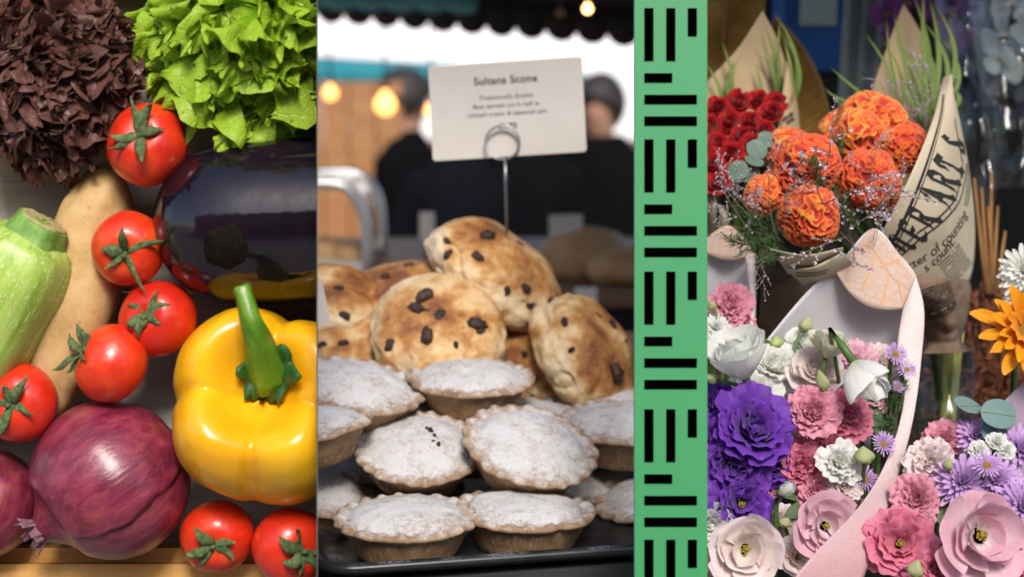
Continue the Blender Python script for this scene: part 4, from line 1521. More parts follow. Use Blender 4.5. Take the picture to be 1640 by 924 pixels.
def person(loc, H, facing, top, bottom, hair, label, arms=0.6, bow=0.1):
    """a standing figure grown from one skeleton; facing is the heading in radians (0 looks along +Y)"""
    k = H / 1.75
    joints = {
        'pelvis': ((0, 0, 0.95), (0.155, 0.115)), 'waist': ((0, 0.0, 1.10), (0.145, 0.105)), 'chest': ((0, 0.0, 1.32), (0.175, 0.12)),
        'neckb': ((0, -0.005, 1.47), (0.095, 0.075)), 'neck': ((0, 0.01, 1.53), (0.056, 0.058)), 'jaw': ((0, 0.03, 1.585), (0.066, 0.078)), 'head': ((0, 0.025, 1.655), (0.076, 0.096)), 'crown': ((0, 0.012, 1.715), (0.060, 0.078)),
    }
    E = [('pelvis', 'waist'), ('waist', 'chest'), ('chest', 'neckb'), ('neckb', 'neck'), ('neck', 'jaw'), ('jaw', 'head'), ('head', 'crown')]
    for s in (-1, 1):
        n = 'L' if s < 0 else 'R'
        joints.update({
            n + 'hip': ((s * 0.09, 0, 0.86), (0.095, 0.10)), n + 'knee': ((s * 0.10, 0.02, 0.49), (0.062, 0.066)), n + 'calf': ((s * 0.10, -0.01, 0.34), (0.056, 0.06)),
            n + 'ank': ((s * 0.105, -0.02, 0.09), (0.038, 0.042)), n + 'toe': ((s * 0.115, 0.13, 0.035), (0.042, 0.03)),
            n + 'sho': ((s * 0.185, 0, 1.42), (0.072, 0.07)), n + 'elb': ((s * 0.25, -0.03 + 0.06 * arms, 1.14), (0.05, 0.05)),
            n + 'wri': ((s * (0.24 - 0.1 * arms), 0.05 + 0.24 * arms, 0.93 + 0.16 * arms), (0.032, 0.028)), n + 'hand': ((s * (0.23 - 0.12 * arms), 0.07 + 0.31 * arms, 0.87 + 0.19 * arms), (0.040, 0.022)), n + 'fin': ((s * (0.22 - 0.14 * arms), 0.08 + 0.37 * arms, 0.80 + 0.25 * arms), (0.030, 0.014)),
        })
        E += [('pelvis', n + 'hip'), (n + 'hip', n + 'knee'), (n + 'knee', n + 'calf'), (n + 'calf', n + 'ank'), (n + 'ank', n + 'toe'), ('chest', n + 'sho'), (n + 'sho', n + 'elb'), (n + 'elb', n + 'wri'), (n + 'wri', n + 'hand'), (n + 'hand', n + 'fin')]
    names = list(joints)
    me = bpy.data.meshes.new('person_skeleton')
    me.from_pydata([Vector(joints[n][0]) * k for n in names], [(names.index(a), names.index(b)) for a, b in E], [])
    tmp = bpy.data.objects.new('person_tmp', me)
    COL.objects.link(tmp)
    tmp.modifiers.new('skin', 'SKIN').use_smooth_shade = True
    for i, n in enumerate(names):
        sv_ = me.skin_vertices[0].data[i]
        sv_.radius = (joints[n][1][0] * k, joints[n][1][1] * k)
        sv_.use_root = n == 'pelvis'
    tmp.modifiers.new('sub', 'SUBSURF').levels = 2
    dg = bpy.context.evaluated_depsgraph_get(); dg.update()
    body = bpy.data.meshes.new_from_object(tmp.evaluated_get(dg))
    bpy.data.objects.remove(tmp)
    body.materials.clear()
    for m_ in (M_skin, top, bottom, M_black):
        body.materials.append(m_)
    for p in body.polygons:
        c = p.center / k
        if c.z > 1.50:
            mi = 0
        elif abs(c.x) > 0.12 - 0.1 * arms and c.y > 0.03 + 0.25 * arms and c.z < 0.95 + 0.2 * arms and c.z > 0.7 and (abs(c.x) > 0.19 or c.y > 0.18):
            mi = 0
        elif c.z > 0.90 or (abs(c.x) > 0.17 and c.z > 0.7):
            mi = 1
        elif c.z > 0.09:
            mi = 2
        else:
            mi = 3
        p.material_index = mi
        p.use_smooth = True
    # nose and ears are pulled out of the head itself
    for v_ in body.vertices:
        c = v_.co / k
        dn = (c - Vector((0, 0.13, 1.635))).length
        if dn < 0.05:
            v_.co.y += 0.022 * k * (1 - dn / 0.05)
        for s in (-1, 1):
            de = (c - Vector((s * 0.078, 0.02, 1.645))).length
            if de < 0.03:
                v_.co.x += s * 0.016 * k * (1 - de / 0.03)
            dy = (c - Vector((s * 0.032, 0.115, 1.665))).length
            if dy < 0.022:
                v_.co.y -= 0.008 * k * (1 - dy / 0.022)
    root = thing('person', label, 'person', mtx(Vector((loc.x, loc.y, 0)), Matrix.Rotation(facing, 3, 'Z')), 'shoppers in the market')
    ob('body', body, root)
    # hair cap
    vs, fs = [], []
    nu, nv = 24, 12
    long_ = hair[1]
    for j in range(nv + 1):
        for i in range(nu):
            th = 2 * pi * i / nu
            ph = pi * (0.62 + long_ * (0.5 - 0.5 * sin(th))) * j / nv * (1 - 0.30 * max(0, sin(th)))
            w = 1.13 + 0.05 * nz(cos(th) * 3, sin(th) * 3, ph * 3)
            vs.append(Vector((0.083 * sin(ph) * cos(th) * w, 0.012 + 0.104 * sin(ph) * sin(th) * w, 1.665 + 0.103 * cos(ph) * w)) * k)
    for j in range(nv):
        for i in range(nu):
            a, b = j * nu + i, j * nu + (i + 1) % nu
            fs.append((a, a + nu, b + nu, b))
    solid(ob('hair', me_from('hair', vs, fs, True, hair[0]), root), 0.012 * k, 1)
    # jacket hem and collar
    hem = [(0.175, 0.80), (0.182, 0.88), (0.170, 0.98), (0.163, 1.10), (0.178, 1.22), (0.190, 1.32), (0.185, 1.40), (0.12, 1.49), (0.085, 1.53)]
    def cl(th, r_, z, q):
        return r_ * (1 if True else 1), z
    vs = []
    for (r_, z) in hem:
        for i in range(32):
            th = 2 * pi * i / 32
            w = 1 + 0.04 * nz(cos(th) * 3, sin(th) * 3, z * 6)
            vs.append(Vector((r_ * 1.06 * cos(th) * w, r_ * 0.78 * sin(th) * w, z)) * k)
    fs = [(a * 32 + i, a * 32 + (i + 1) % 32, (a + 1) * 32 + (i + 1) % 32, (a + 1) * 32 + i) for a in range(len(hem) - 1) for i in range(32)]
    solid(ob('jacket', me_from('jacket', vs, fs, True, top), root), 0.008, 1)
    return root


def at_depth(px, d):
    p = P(px, 300, d)
    return Vector((p.x, p.y, 0))


person(at_depth(645, 6.3), 1.68, radians(-60), M_black, M_denim, (M_hair, 0.0), 'man in a black jacket seen from the side, dark short hair', 0.9)
person(at_depth(962, 6.2), 1.66, radians(160), M_black, M_denim, (M_hair, 0.25), 'person in black standing by the sign board with long dark hair', 0.5)
person(at_depth(585, 7.6), 1.62, radians(200), M_mauve, M_navy, (M_hair, 0.2), 'shopper in a mauve top behind the man in the black jacket', 0.3)
person(at_depth(735, 5.8), 1.60, radians(20), M_navy, M_denim, (M_hair, 0.1), 'shopper in navy hidden behind the price card, hands together', 1.0)
person(at_depth(850, 6.0), 1.62, radians(-170), M_black, M_black, (M_hair, 0.1), 'shopper in black coat directly behind the price card', 0.8)
person(at_depth(910, 7.0), 1.58, radians(90), M_navy, M_black, (M_hair, 0.2), 'shopper in navy coat beside the person with long dark hair', 0.4)
person(at_depth(565, 8.6), 1.66, radians(180), M_white, M_navy, (M_hair, 0.0), 'shopper in a white shirt near the wooden stall', 0.2)
person(at_depth(790, 7.4), 1.60, radians(10), M_black, M_black, (M_hair, 0.1), 'shopper in black standing farther back in the crowd', 0.4)
# dark far stall fronts behind the crowd
M_darkwall = simple('dark_stall_cloth', (0.012, 0.011, 0.012, 1), (0.022, 0.02, 0.02, 1), 4, 0.95, spec=0.05)
root = thing('dark_stall', 'dark cloth-fronted stall behind the shoppers', 'stall', Matrix.Translation((P(780, 300, 8.6).x, P(780, 300, 8.6).y + 0.6, 0)))
ob('front_cloth', bevel_box('front_cloth', (-1.0, 0, 0), (1.4, 0.5, 1.25), 0.02, M_darkwall), root)
ob('counter_top', bevel_box('counter_top', (-1.05, -0.05, 1.252), (1.45, 0.55, 1.28), 0.005, M_board), root)

# --- the other side of the street, behind the viewer
M_brick = simple('brown_brick', (0.10, 0.055, 0.04, 1), (0.17, 0.10, 0.075, 1), 3, 0.9, 0.4, 30, 0.01)
root = thing('brick_building', 'brown brick building across the street from the stalls', 'building', Matrix.Translation((0, -11, 0)))
ob('wall', bevel_box('wall', (-14, -5, 0), (14, 0, 6.5), 0.03, M_brick), root)
ob('roof', bevel_box('roof', (-14.3, -5.3, 6.5), (14.3, 0.3, 6.7), 0.02, M_winframe), root)
for k in range(6):
    x = -12 + k * 4.2
    w_ = ob('window', bevel_box('window', (x, -0.05, 3.2), (x + 1.4, 0.06, 5.2), 0.01, M_winframe), root)
    ob('pane', bevel_box('pane', (x + 0.1, 0.062, 3.3), (x + 1.3, 0.075, 5.1), 0.002, M_glass), w_)
# ------------------------------------------------------------------ flower stall: setting
M_back = simple('dark_stall_boards', (0.012, 0.010, 0.009, 1), (0.030, 0.022, 0.018, 1), 5, 0.85, 0.3, 40, 0.003, (6, 6, 1))
root = thing('stall_back_wall', 'dark boarded back wall of the flower stall', 'wall', Matrix.Translation((P(1130, 400, 2.25).x - 0.05, P(1130, 400, 2.25).y, 0)))
for k in range(9):
    ob('board', bevel_box('board', (0.06 + k * 0.122, 0.0 + 0.004 * (k % 2), 0.0), (0.06 + k * 0.122 + 0.119, 0.03, 2.3), 0.003, M_back), root)
M_bench = wood_mat('stained_bench', (0.02, 0.013, 0.009, 1), (0.04, 0.026, 0.018, 1), (0.06, 0.04, 0.03, 1), (1, 10, 10), 0.7)
BX = P(1133, 400, 1.3).x
root = thing('flower_bench', 'dark stained bench carrying the bouquets', 'bench', Matrix.Translation((BX + 0.02, 1.1, 0)))
ob('top', bevel_box('top', (0, 0.0, 1.02), (0.85, 0.95, 1.05), 0.004, M_bench), root)
for x in (0.02, 0.77):
    for y in (0.03, 0.86):
        ob('leg', bevel_box('leg', (x, y, 0), (x + 0.05, y + 0.05, 1.018), 0.003, M_bench), root)
BENCH_Z = 1.05
M_canopy = simple('dark_green_canvas', (0.010, 0.030, 0.022, 1), (0.016, 0.045, 0.032, 1), 3, 0.9)
root = thing('unseen_shade_canopy', 'unseen dark green canvas roof added to shade the flower stall', 'canopy', Matrix.Translation((0.0, 1.22, 0)))  # roof out of view, added to keep light off the rear bouquets
vs = [Vector((-0.12 + 1.5 * i / 12, 1.18 * j / 8, 2.22 + 0.25 * sin(pi * j / 8) - 0.015 * sin(pi * (i % 3) / 3))) for j in range(9) for i in range(13)]
solid(ob('canvas', me_from('canvas', vs, [(j * 13 + i, j * 13 + i + 1, (j + 1) * 13 + i + 1, (j + 1) * 13 + i) for j in range(8) for i in range(12)], True, M_canopy), root), 0.004)
solid(ob('valance', valance(Vector((-0.12, 0, 2.22)), Vector((1.38, 0, 2.22)), 0.10, 10, M_canopy), root), 0.004)
for (x, y) in ((0.9, 0.03), (0.9, 1.13), (0.22, 1.15)):
    ob('pole', Geo().tube([Vector((x, y, 0)), Vector((x, y, 2.23))], 0.015, 10).me('pole', M_pole), root)

# ------------------------------------------------------------------ papers
def crv(pts, t_):
    """smooth curve through points, t in 0..1"""
    n = len(pts) - 1
    x = min(max(t_, 0), 1) * n
    i = min(int(x), n - 1)
    f_ = x - i
    p0, p1, p2, p3 = (Vector(pts[max(i - 1, 0)]), Vector(pts[i]), Vector(pts[i + 1]), Vector(pts[min(i + 2, n)]))
    return 0.5 * ((2 * p1) + (p2 - p0) * f_ + (2 * p0 - 5 * p1 + 4 * p2 - p3) * f_ ** 2 + (-p0 + 3 * p1 - 3 * p2 + p3) * f_ ** 3)


def sheet_fn(railA, railB, bulge, crinkle=0.0, cs=30.0, seed=0.0):
    A_ = [P(*p) for p in railA]
    B_ = [P(*p) for p in railB]
    def fn(u, v_):
        a, b = crv(A_, u), crv(B_, u)
        p = a.lerp(b, v_)
        p = p + AX_T * (bulge * sin(pi * v_))
        if crinkle:
            e = nz(p.x * cs + seed, p.y * cs, p.z * cs) + 0.5 * abs(nz(p.x * cs * 2.3 + seed, p.y * cs * 2.3, p.z * cs * 2.3))
            p = p + AX_T * (crinkle * e)
        return p
    return fn


def sheet(name, fn, nu, nv, mat, parent, th=0.0004):
    inv_ = parent.matrix_world.inverted()
    o = ob(name, gridmesh(name, nu, nv, lambda u, v_: inv_ @ fn(u, v_), mat), parent)
    solid(o, th)
    return o


def kraft(name, c1, c2, rough=0.8):
    t = NT(name)
    f = t.noise(25, 4, 0.6)
    f2 = t.noise(700, 3, 0.6)
    c = t.ramp(f, [(0.3, c1), (0.7, c2)])
    c = t.mix(t.math('MULTIPLY', f2, 0.2), c, c1, 'MULTIPLY')
    t.set(color=c, rough=rough, spec=0.3)
    t.bump(t.noise(60, 4, 0.6), 0.25, 0.0015)
    t.translucent(c, 0.12)
    return t.m


M_kraft = kraft('newsprint_cream', (0.52, 0.44, 0.31, 1), (0.60, 0.52, 0.38, 1))
M_kraftd = kraft('newsprint_brown', (0.17, 0.115, 0.075, 1), (0.25, 0.17, 0.115, 1))
M_kraftp = kraft('kraft_plain', (0.42, 0.30, 0.17, 1), (0.49, 0.36, 0.22, 1))
M_print = simple('black_print', (0.012, 0.010, 0.009, 1), rough=0.75)
M_printb = simple('brown_print', (0.06, 0.04, 0.03, 1), rough=0.75)


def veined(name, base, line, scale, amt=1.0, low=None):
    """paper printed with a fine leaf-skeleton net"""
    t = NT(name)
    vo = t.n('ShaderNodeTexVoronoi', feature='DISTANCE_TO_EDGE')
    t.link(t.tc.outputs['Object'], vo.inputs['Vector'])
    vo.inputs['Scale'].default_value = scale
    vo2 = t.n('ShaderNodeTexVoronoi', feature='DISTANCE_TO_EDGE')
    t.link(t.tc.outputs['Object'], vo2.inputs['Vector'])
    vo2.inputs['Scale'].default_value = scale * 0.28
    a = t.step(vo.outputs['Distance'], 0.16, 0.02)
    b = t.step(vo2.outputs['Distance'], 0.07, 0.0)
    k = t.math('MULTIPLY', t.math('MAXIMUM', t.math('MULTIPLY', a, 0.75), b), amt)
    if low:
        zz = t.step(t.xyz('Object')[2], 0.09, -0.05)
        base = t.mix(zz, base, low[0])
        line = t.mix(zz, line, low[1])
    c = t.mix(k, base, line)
    t.set(color=c, rough=0.6)
    t.bump(t.noise(50, 3, 0.6), 0.15, 0.0015)
    t.translucent(c, 0.2)
    return t.m


M_whitep = kraft('white_wrap', (0.68, 0.66, 0.69, 1), (0.74, 0.72, 0.74, 1), 0.6)
M_peach = veined('peach_leaf_print', (0.62, 0.55, 0.52, 1), (0.70, 0.36, 0.17, 1), 520)
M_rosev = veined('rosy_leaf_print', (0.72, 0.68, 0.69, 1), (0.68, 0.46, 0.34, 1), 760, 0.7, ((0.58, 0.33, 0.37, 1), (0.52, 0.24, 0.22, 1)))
M_lav = kraft('lavender_wrap', (0.34, 0.25, 0.34, 1), (0.42, 0.32, 0.40, 1), 0.6)
M_stemg = simple('flower_stem', (0.045, 0.10, 0.018, 1), (0.09, 0.17, 0.035, 1), 100, 0.55)


# broad-nib lettering: strokes swept with a slanted pen
NIB = (0.10, 0.10)
def nib_quad(p, q, nib=NIB, sc=1.0):
    nx, ny = nib[0] * sc, nib[1] * sc
    return [(p[0] - nx, p[1] - ny), (p[0] + nx, p[1] + ny), (q[0] + nx, q[1] + ny), (q[0] - nx, q[1] - ny)]
GLY = {
    'M': (1.45, [((.12, .85), (.3, 1.0)), ((.3, .98), (.3, .1)), ((.3, .1), (.14, .0)), ((.3, .95), (.62, .72)), ((.68, .9), (.68, .12)), ((.68, .9), (.98, .98)), ((1.05, .92), (1.05, .12)), ((1.05, .12), (1.25, .02)), ((.68, .12), (.58, .02))]),
    'E': (1.05, [((.2, .85), (.36, 1.0)), ((.3, .95), (.3, .12)), ((.3, .1), (.5, .0)), ((.5, .0), (.85, .16)), ((.3, .92), (.72, .98)), ((.72, .98), (.82, .84)), ((.36, .5), (.74, .56))]),
    'R': (1.15, [((.12, .85), (.28, 1.0)), ((.28, .95), (.28, .12)), ((.28, .12), (.14, .0)), ((.28, .95), (.66, .98)), ((.66, .98), (.8, .86)), ((.8, .86), (.76, .66)), ((.76, .62), (.36, .56)), ((.52, .52), (.8, .14)), ((.8, .14), (.98, .04))]),
    'A': (1.15, [((.2, .9), (.42, 1.0)), ((.5, .98), (.3, .12)), ((.3, .12), (.12, .02)), ((.5, 1.0), (.82, .14)), ((.82, .14), (1.0, .04)), ((.28, .46), (.78, .46)), ((.2, .9), (.24, .72))]),
    'T': (1.0, [((.1, .86), (.3, .98)), ((.3, .96), (.88, .92)), ((.88, .92), (.95, 1.0)), ((.5, .92), (.5, .14)), ((.5, .14), (.78, .02)), ((.3, .08), (.5, .10)), ((.2, .9), (.2, .6))]),
    '&': (1.0, [((.7, .9), (.42, .98)), ((.32, .9), (.36, .66)), ((.36, .66), (.8, .08)), ((.22, .3), (.4, .52)), ((.22, .3), (.3, .06)), ((.3, .06), (.62, .06)), ((.62, .06), (.86, .44))]),
    ' ': (0.6, []),
}


def put_flat(name, polys, fn, mat, parent, off=0.0006, sub=3):
    """polys in the (u,v) square of a sheet -> thin print lying on it"""
    inv_ = parent.matrix_world.inverted()
    vs, fs = [], []
    for pl in polys:
        if len(pl) == 4:
            for i in range(sub + 1):
                for j in range(2):
                    a = Vector(pl[0]).lerp(Vector(pl[3]), i / sub)
                    b = Vector(pl[1]).lerp(Vector(pl[2]), i / sub)
                    q = a if j == 0 else b
                    vs.append(q)
            o0 = len(vs) - 2 * (sub + 1)
            for i in range(sub):
                fs.append((o0 + 2 * i, o0 + 2 * i + 1, o0 + 2 * i + 3, o0 + 2 * i + 2))
        else:
            o0 = len(vs)
            vs.extend(Vector(q) for q in pl)
            fs.append(tuple(range(o0, o0 + len(pl))))
    out = []
    for q in vs:
        p = fn(q[0], q[1])
        e = 0.01
        du = fn(q[0] + e, q[1]) - p
        dv = fn(q[0], q[1] + e) - p
        n_ = du.cross(dv)
        if n_.length < 1e-12:
            n_ = AX_T.copy()
        n_.normalize()
        if n_.dot(CAM - p) < 0:
            n_ = -n_
        out.append(inv_ @ (p + n_ * off))
    return ob(name, me_from(name, out, fs, False, mat), parent)


def invert_uv(fn, px, py):
    """sheet coordinates whose point is seen at a picture place (coarse search, then refine)"""
    best = None
    lo_u, hi_u, lo_v, hi_v = 0, 1, 0, 1
    for it in range(6):
        cand = []
        for i in range(13):
            for j in range(13):
                u = lo_u + (hi_u - lo_u) * i / 12
                v_ = lo_v + (hi_v - lo_v) * j / 12
                w = fn(u, v_) - CAM
                d_ = w.dot(AX_F)
                x = 820 + w.dot(AX_R) / d_ * FPX
                y = 462 - w.dot(AX_U) / d_ * FPX
                cand.append(((x - px) ** 2 + (y - py) ** 2, u, v_))
        best = min(cand)
        su, sv_ = (hi_u - lo_u) / 8, (hi_v - lo_v) / 8
        lo_u, hi_u, lo_v, hi_v = best[1] - su, best[1] + su, best[2] - sv_, best[2] + sv_
    return Vector((best[1], best[2]))


def uvmap_line(fn, p0, p1, up):
    """local text frame (s along, t up) -> sheet uv, from picture end points of the base line and an up offset"""
    a = invert_uv(fn, *p0)
    b = invert_uv(fn, *p1)
    c = invert_uv(fn, p0[0] + up[0], p0[1] + up[1])
    d_ = invert_uv(fn, p1[0] + up[0], p1[1] + up[1])
    def f_(s, t_):
        q0 = a.lerp(b, s)
        q1 = c.lerp(d_, s)
        return q0.lerp(q1, t_)
    return f_


def letters(text, f_, s0, s1, nibs=1.0):
    tot = sum(GLY[c][0] for c in text)
    polys = []
    x = 0
    for c in text:
        w, st = GLY[c]
        for p, q in st:
            quad = nib_quad(p, q, NIB, nibs)
            polys.append([f_(s0 + (s1 - s0) * (x + k[0]) / tot, k[1]) for k in quad])
        x += w
    return polys


def text_polys(body, f_, s0, s1, h=1.0, shear=0.25):
    me = text_mesh(body, 1.0, M_print, 'LEFT', shear)
    xs = [v_.co.x for v_ in me.vertices]
    w = max(xs)
    polys = []
    for p in me.polygons:
        polys.append([f_(s0 + (s1 - s0) * me.vertices[i].co.x / w, me.vertices[i].co.y * h * 1.3) for i in p.vertices])
    bpy.data.meshes.remove(me)
    return polys


def word_rows(f_, rows, seed, dens=0.8):
    """columns of newsprint too small to read: dark word marks"""
    r = random.Random(seed)
    polys = []
    for k in range(rows):
        t0 = k / rows
        s = 0.0
        while s < 0.97:
            w = r.uniform(0.02, 0.075)
            if r.random() < 0.97:
                h_ = 0.42 / rows
                polys.append([f_(s, t0), f_(s, t0 + h_), f_(min(s + w, 1), t0 + h_), f_(min(s + w, 1), t0)])
            s += w + 0.018
    return polys


# ------------------------------------------------------------------ flowers: petals and heads
def petal_mat(name, base, rim, dark=None, scale=60, tr=0.42, rough=0.5, lo=0.15, hi=0.9):
    t = NT(name)
    at = t.n('ShaderNodeAttribute', attribute_name='rim')
    f = t.noise(2.2, 4, 0.6)
    k = t.math('ADD', at.outputs['Fac'], t.math('MULTIPLY', t.math('SUBTRACT', f, 0.5), 0.5))
    c = t.ramp(k, [(lo, base), (hi, rim)])
    ac = t.n('ShaderNodeAttribute', attribute_name='across')
    cx = t.n('ShaderNodeCombineXYZ')
    t.link(t.math('MULTIPLY', ac.outputs['Fac'], 9.0), cx.inputs[0])
    t.link(t.math('MULTIPLY', at.outputs['Fac'], 1.1), cx.inputs[1])
    v = t.noise(1.6, 4, 0.65, cx.outputs[0])
    c2 = t.mix(t.math('MULTIPLY', t.step(v, 0.40, 0.68), 0.30), c, base, 'MULTIPLY')
    t.set(color=c2, rough=rough, spec=0.25, sheen=0.15)
    t.bump(v, 0.16, 0.03)
    t.translucent(c2, tr)
    return t.m


def petal_mesh(L, W, a0, a1, r0, ruf, rn, cup, tip, mat, seed, nu=10, nv=10, z0=0.0, blunt=0.22, lip=0.0):
    r = random.Random(seed)
    ph = [r.uniform(0, 6.3) for _ in range(4)]
    so = r.uniform(0, 50)
    line = []
    y, z = r0, z0
    for j in range(nv + 1):
        v_ = j / nv
        a = a0 + (a1 - a0) * v_ ** 1.4 + lip * max(0.0, (v_ - 0.72) / 0.28) ** 1.5
        line.append((y, z, a))
        y += sin(a) * L / nv
        z += cos(a) * L / nv
    vs, at, ac = [], [], []
    for j in range(nv + 1):
        for i in range(nu + 1):
            u = i / nu * 2 - 1
            ac.append(u + seed * 3.1)
            v_ = j / nv * (1 - blunt * (abs(u) ** 2.2)) * (1 + 0.05 * nz(u * 3, so, 9) + (0.035 * nz(u * 14, so, 4) if ruf > 0.05 else 0) - 0.05)
            x_ = v_ * nv
            k = min(int(x_), nv - 1)
            f_ = x_ - k
            yy = line[k][0] * (1 - f_) + line[k + 1][0] * f_
            zz = line[k][1] * (1 - f_) + line[k + 1][1] * f_
            a = line[k][2] * (1 - f_) + line[k + 1][2] * f_
            w = W * (0.16 + 0.84 * sin(pi / 2 * min(1, v_ * 1.25)) ** 0.9) * (1 - tip * v_ ** 3)
            n_ = (0, -cos(a), sin(a))
            cu = cup * w * u * u
            rf = ruf * (v_ ** 2.2) * (0.55 + 0.45 * abs(u)) * (sin(rn * u + ph[0] + v_) + 0.55 * sin(2.3 * rn * u + ph[1]) + 0.6 * nz(u * 3, v_ * 3, so))
            o_ = cu + rf + 0.045 * min(1, v_ * 2) * nz(u * 1.8, v_ * 2.4, so + 15) + ruf * 0.7 * max(0, v_ - 0.6) / 0.4 * nz(u * 5, v_ * 2, so + 5)
            tj = ruf * 0.5 * v_ ** 3 * sin(1.7 * rn * u + ph[2])
            vs.append((u * w * (1 - 0.25 * cup * abs(u)), yy + n_[1] * o_ + tj * sin(a), zz + n_[2] * o_ + tj * cos(a)))
            at.append(v_)
    w_ = nu + 1
    fs = [(j * w_ + i, j * w_ + i + 1, (j + 1) * w_ + i + 1, (j + 1) * w_ + i) for j in range(nv) for i in range(nu)]
    me = me_from('petal', vs, fs, True, mat)
    me.attributes.new('rim', 'FLOAT', 'POINT').data.foreach_set('value', at)
    me.attributes.new('across', 'FLOAT', 'POINT').data.foreach_set('value', ac)
    return me


# species: layers of (count, length, width, angle at base, angle at rim, start radius, ruffle, ruffle count, cup, tip, start height)
SPEC = {
    'rose': [(3, .52, .30, .30, -.40, .02, .015, 2, .95, .1, .06), (4, .58, .40, .38, -.22, .06, .02, 2, .8, .1, .04), (5, .62, .48, .48, .12, .10, .03, 2, .6, .1, .02), (5, .68, .56, .62, .60, .14, .035, 2, .45, .12, .0), (6, .76, .62, .82, 1.30, .16, .04, 2, .3, .14, -.04)],
    'lisi': [(3, .50, .40, .75, -.45, .03, .02, 2, .85, .0, .06), (4, .72, .56, .95, -.10, .05, .028, 2.5, .6, .0, .03), (5, .90, .70, 1.15, .30, .06, .036, 3, .48, .0, .0), (5, 1.04, .84, 1.30, .80, .06, .045, 3, .36, .0, -.04)],
    'double': [(5, .42, .32, .50, -.25, .04, .06, 4, .45, .0, .08), (6, .58, .42, .70, .10, .06, .075, 4.5, .35, .0, .05), (7, .76, .54, .92, .50, .08, .085, 5, .25, .0, .03), (7, .92, .62, 1.12, .90, .08, .095, 5, .2, .0, .0), (6, 1.04, .68, 1.30, 1.40, .08, .10, 5, .1, .0, -.05)],
    'ruffle': [(6, .46, .28, .35, -.15, .05, .07, 5, .35, .0, .14), (7, .58, .36, .55, .15, .08, .085, 5, .3, .0, .10), (8, .72, .44, .75, .50, .10, .095, 5, .25, .0, .06), (8, .84, .50, 1.0, .90, .12, .10, 5, .15, .0, .02), (7, .96, .54, 1.25, 1.40, .12, .11, 5, .1, .0, -.04)],
    'cup': [(3, 1.00, .52, .45, -.35, .05, .03, 2, .85, .1, .02), (4, 1.10, .66, .75, -.10, .06, .04, 3, .65, .05, .0), (4, 1.12, .74, .95, .20, .06, .06, 3, .5, .05, -.02)],
    'closed': [(3, 1.10, .46, .60, -.62, .04, .015, 2, 1.0, .4, .0), (4, 1.08, .56, .75, -.50, .05, .03, 2, .85, .3, -.02)],
    'mum': [(9, .42, .08, .2, .3, .05, .012, 2, .8, .1, .12), (13, .58, .10, .5, .7, .08, .012, 2, .7, .1, .08), (17, .76, .11, .85, .95, .1, .014, 2, .6, .1, .04), (20, .92, .12, 1.15, 1.3, .11, .014, 2, .5, .1, .0), (18, 1.0, .12, 1.4, 1.7, .11, .014, 2, .4, .1, -.04)],
    'aster': [(20, .80, .06, .95, 1.35, .2, .008, 1, .4, .1, .06), (22, .88, .06, 1.25, 1.6, .2, .008, 1, .4, .1, .02)],
    'gerb': [(11, .55, .13, .55, 1.0, .14, .03, 2, .45, .55, .10), (13, .78, .16, .85, 1.30, .16, .03, 2, .4, .6, .05), (14, .96, .18, 1.15, 1.55, .18, .03, 2, .35, .62, .0)],
    'orchid': [(2, .95, .62, 1.35, 1.65, .06, .03, 2, .12, .05, .02), (3, .95, .34, 1.4, 1.7, .08, .02, 2, .15, .25, -.02)],
}
RES = {'mum': (4, 6), 'aster': (2, 4), 'gerb': (4, 8), 'rose': (8, 9), 'orchid': (8, 8)}
PCACHE = {}
HEART = {}
M_pollen = simple('pollen_yellow', (0.42, 0.30, 0.02, 1), (0.30, 0.26, 0.03, 1), 300, 0.8, 0.8, 800, 0.001)
M_eye = simple('dark_eye', (0.05, 0.015, 0.03, 1), (0.02, 0.008, 0.012, 1), 300, 0.7)
M_budg = simple('bud_green', (0.22, 0.30, 0.07, 1), (0.36, 0.42, 0.14, 1), 60, 0.5)
M_disc = simple('daisy_disc', (0.50, 0.27, 0.01, 1), (0.62, 0.42, 0.03, 1), 500, 0.8, 0.9, 900, 0.002)


def bumpy_disc(rad, hgt, mat, name='centre', knobs=40, seed=1):
    r = random.Random(seed)
    g_ = Geo()
    for k in range(knobs):
        q = sqrt((k + 0.5) / knobs)
        a = k * 2.39996
        x, y = rad * q * cos(a), rad * q * sin(a)
        z = hgt * (1 - q * q)
        s = rad * 0.16
        g_.add(([Vector((x + s * cos(b), y + s * sin(b), z)) for b in (0, 1.257, 2.513, 3.77, 5.027)] + [Vector((x, y, z + s * 1.6))], [(0, 1, 5), (1, 2, 5), (2, 3, 5), (3, 4, 5), (4, 0, 5)]))
    g_.add(([Vector((rad * cos(2 * pi * i / 16), rad * sin(2 * pi * i / 16), -0.01)) for i in range(16)] + [Vector((0, 0, hgt * 0.95))], [(i, (i + 1) % 16, 16) for i in range(16)]))
    return g_.me(name, mat)


_g = Geo()
_r = random.Random(9)
for _k in range(13):
    _a = _k * 2.4
    _q = 0.05 + 0.09 * _r.random()
    _e = Vector((_q * cos(_a), _q * sin(_a), 0.14 + 0.08 * _r.random()))
    _g.tube([Vector((0.02 * cos(_a), 0.02 * sin(_a), 0)), _e], 0.008, 4)
    _d = Vector((_r.uniform(-1, 1), _r.uniform(-1, 1), 0.3)).normalized() * 0.03
    _g.tube([_e - _d, _e - _d * 0.5, _e + _d * 0.5, _e + _d], [0.008, 0.024, 0.024, 0.008], 6)
_g.tube([Vector((0, 0, 0)), Vector((0, 0, 0.16)), Vector((0, 0, 0.22))], [0.05, 0.035, 0.05], 8)
STAM = _g.me('stamens', M_pollen)
EYE = lathe('eye', [(0.20, 0.02), (0.13, -0.005), (0.06, -0.01), (1e-5, 0.0)], 20, M_eye, lambda th, r_, z, k: (r_ * (1 + (0.22 * sin(7 * th) if k == 0 else 0)), z))
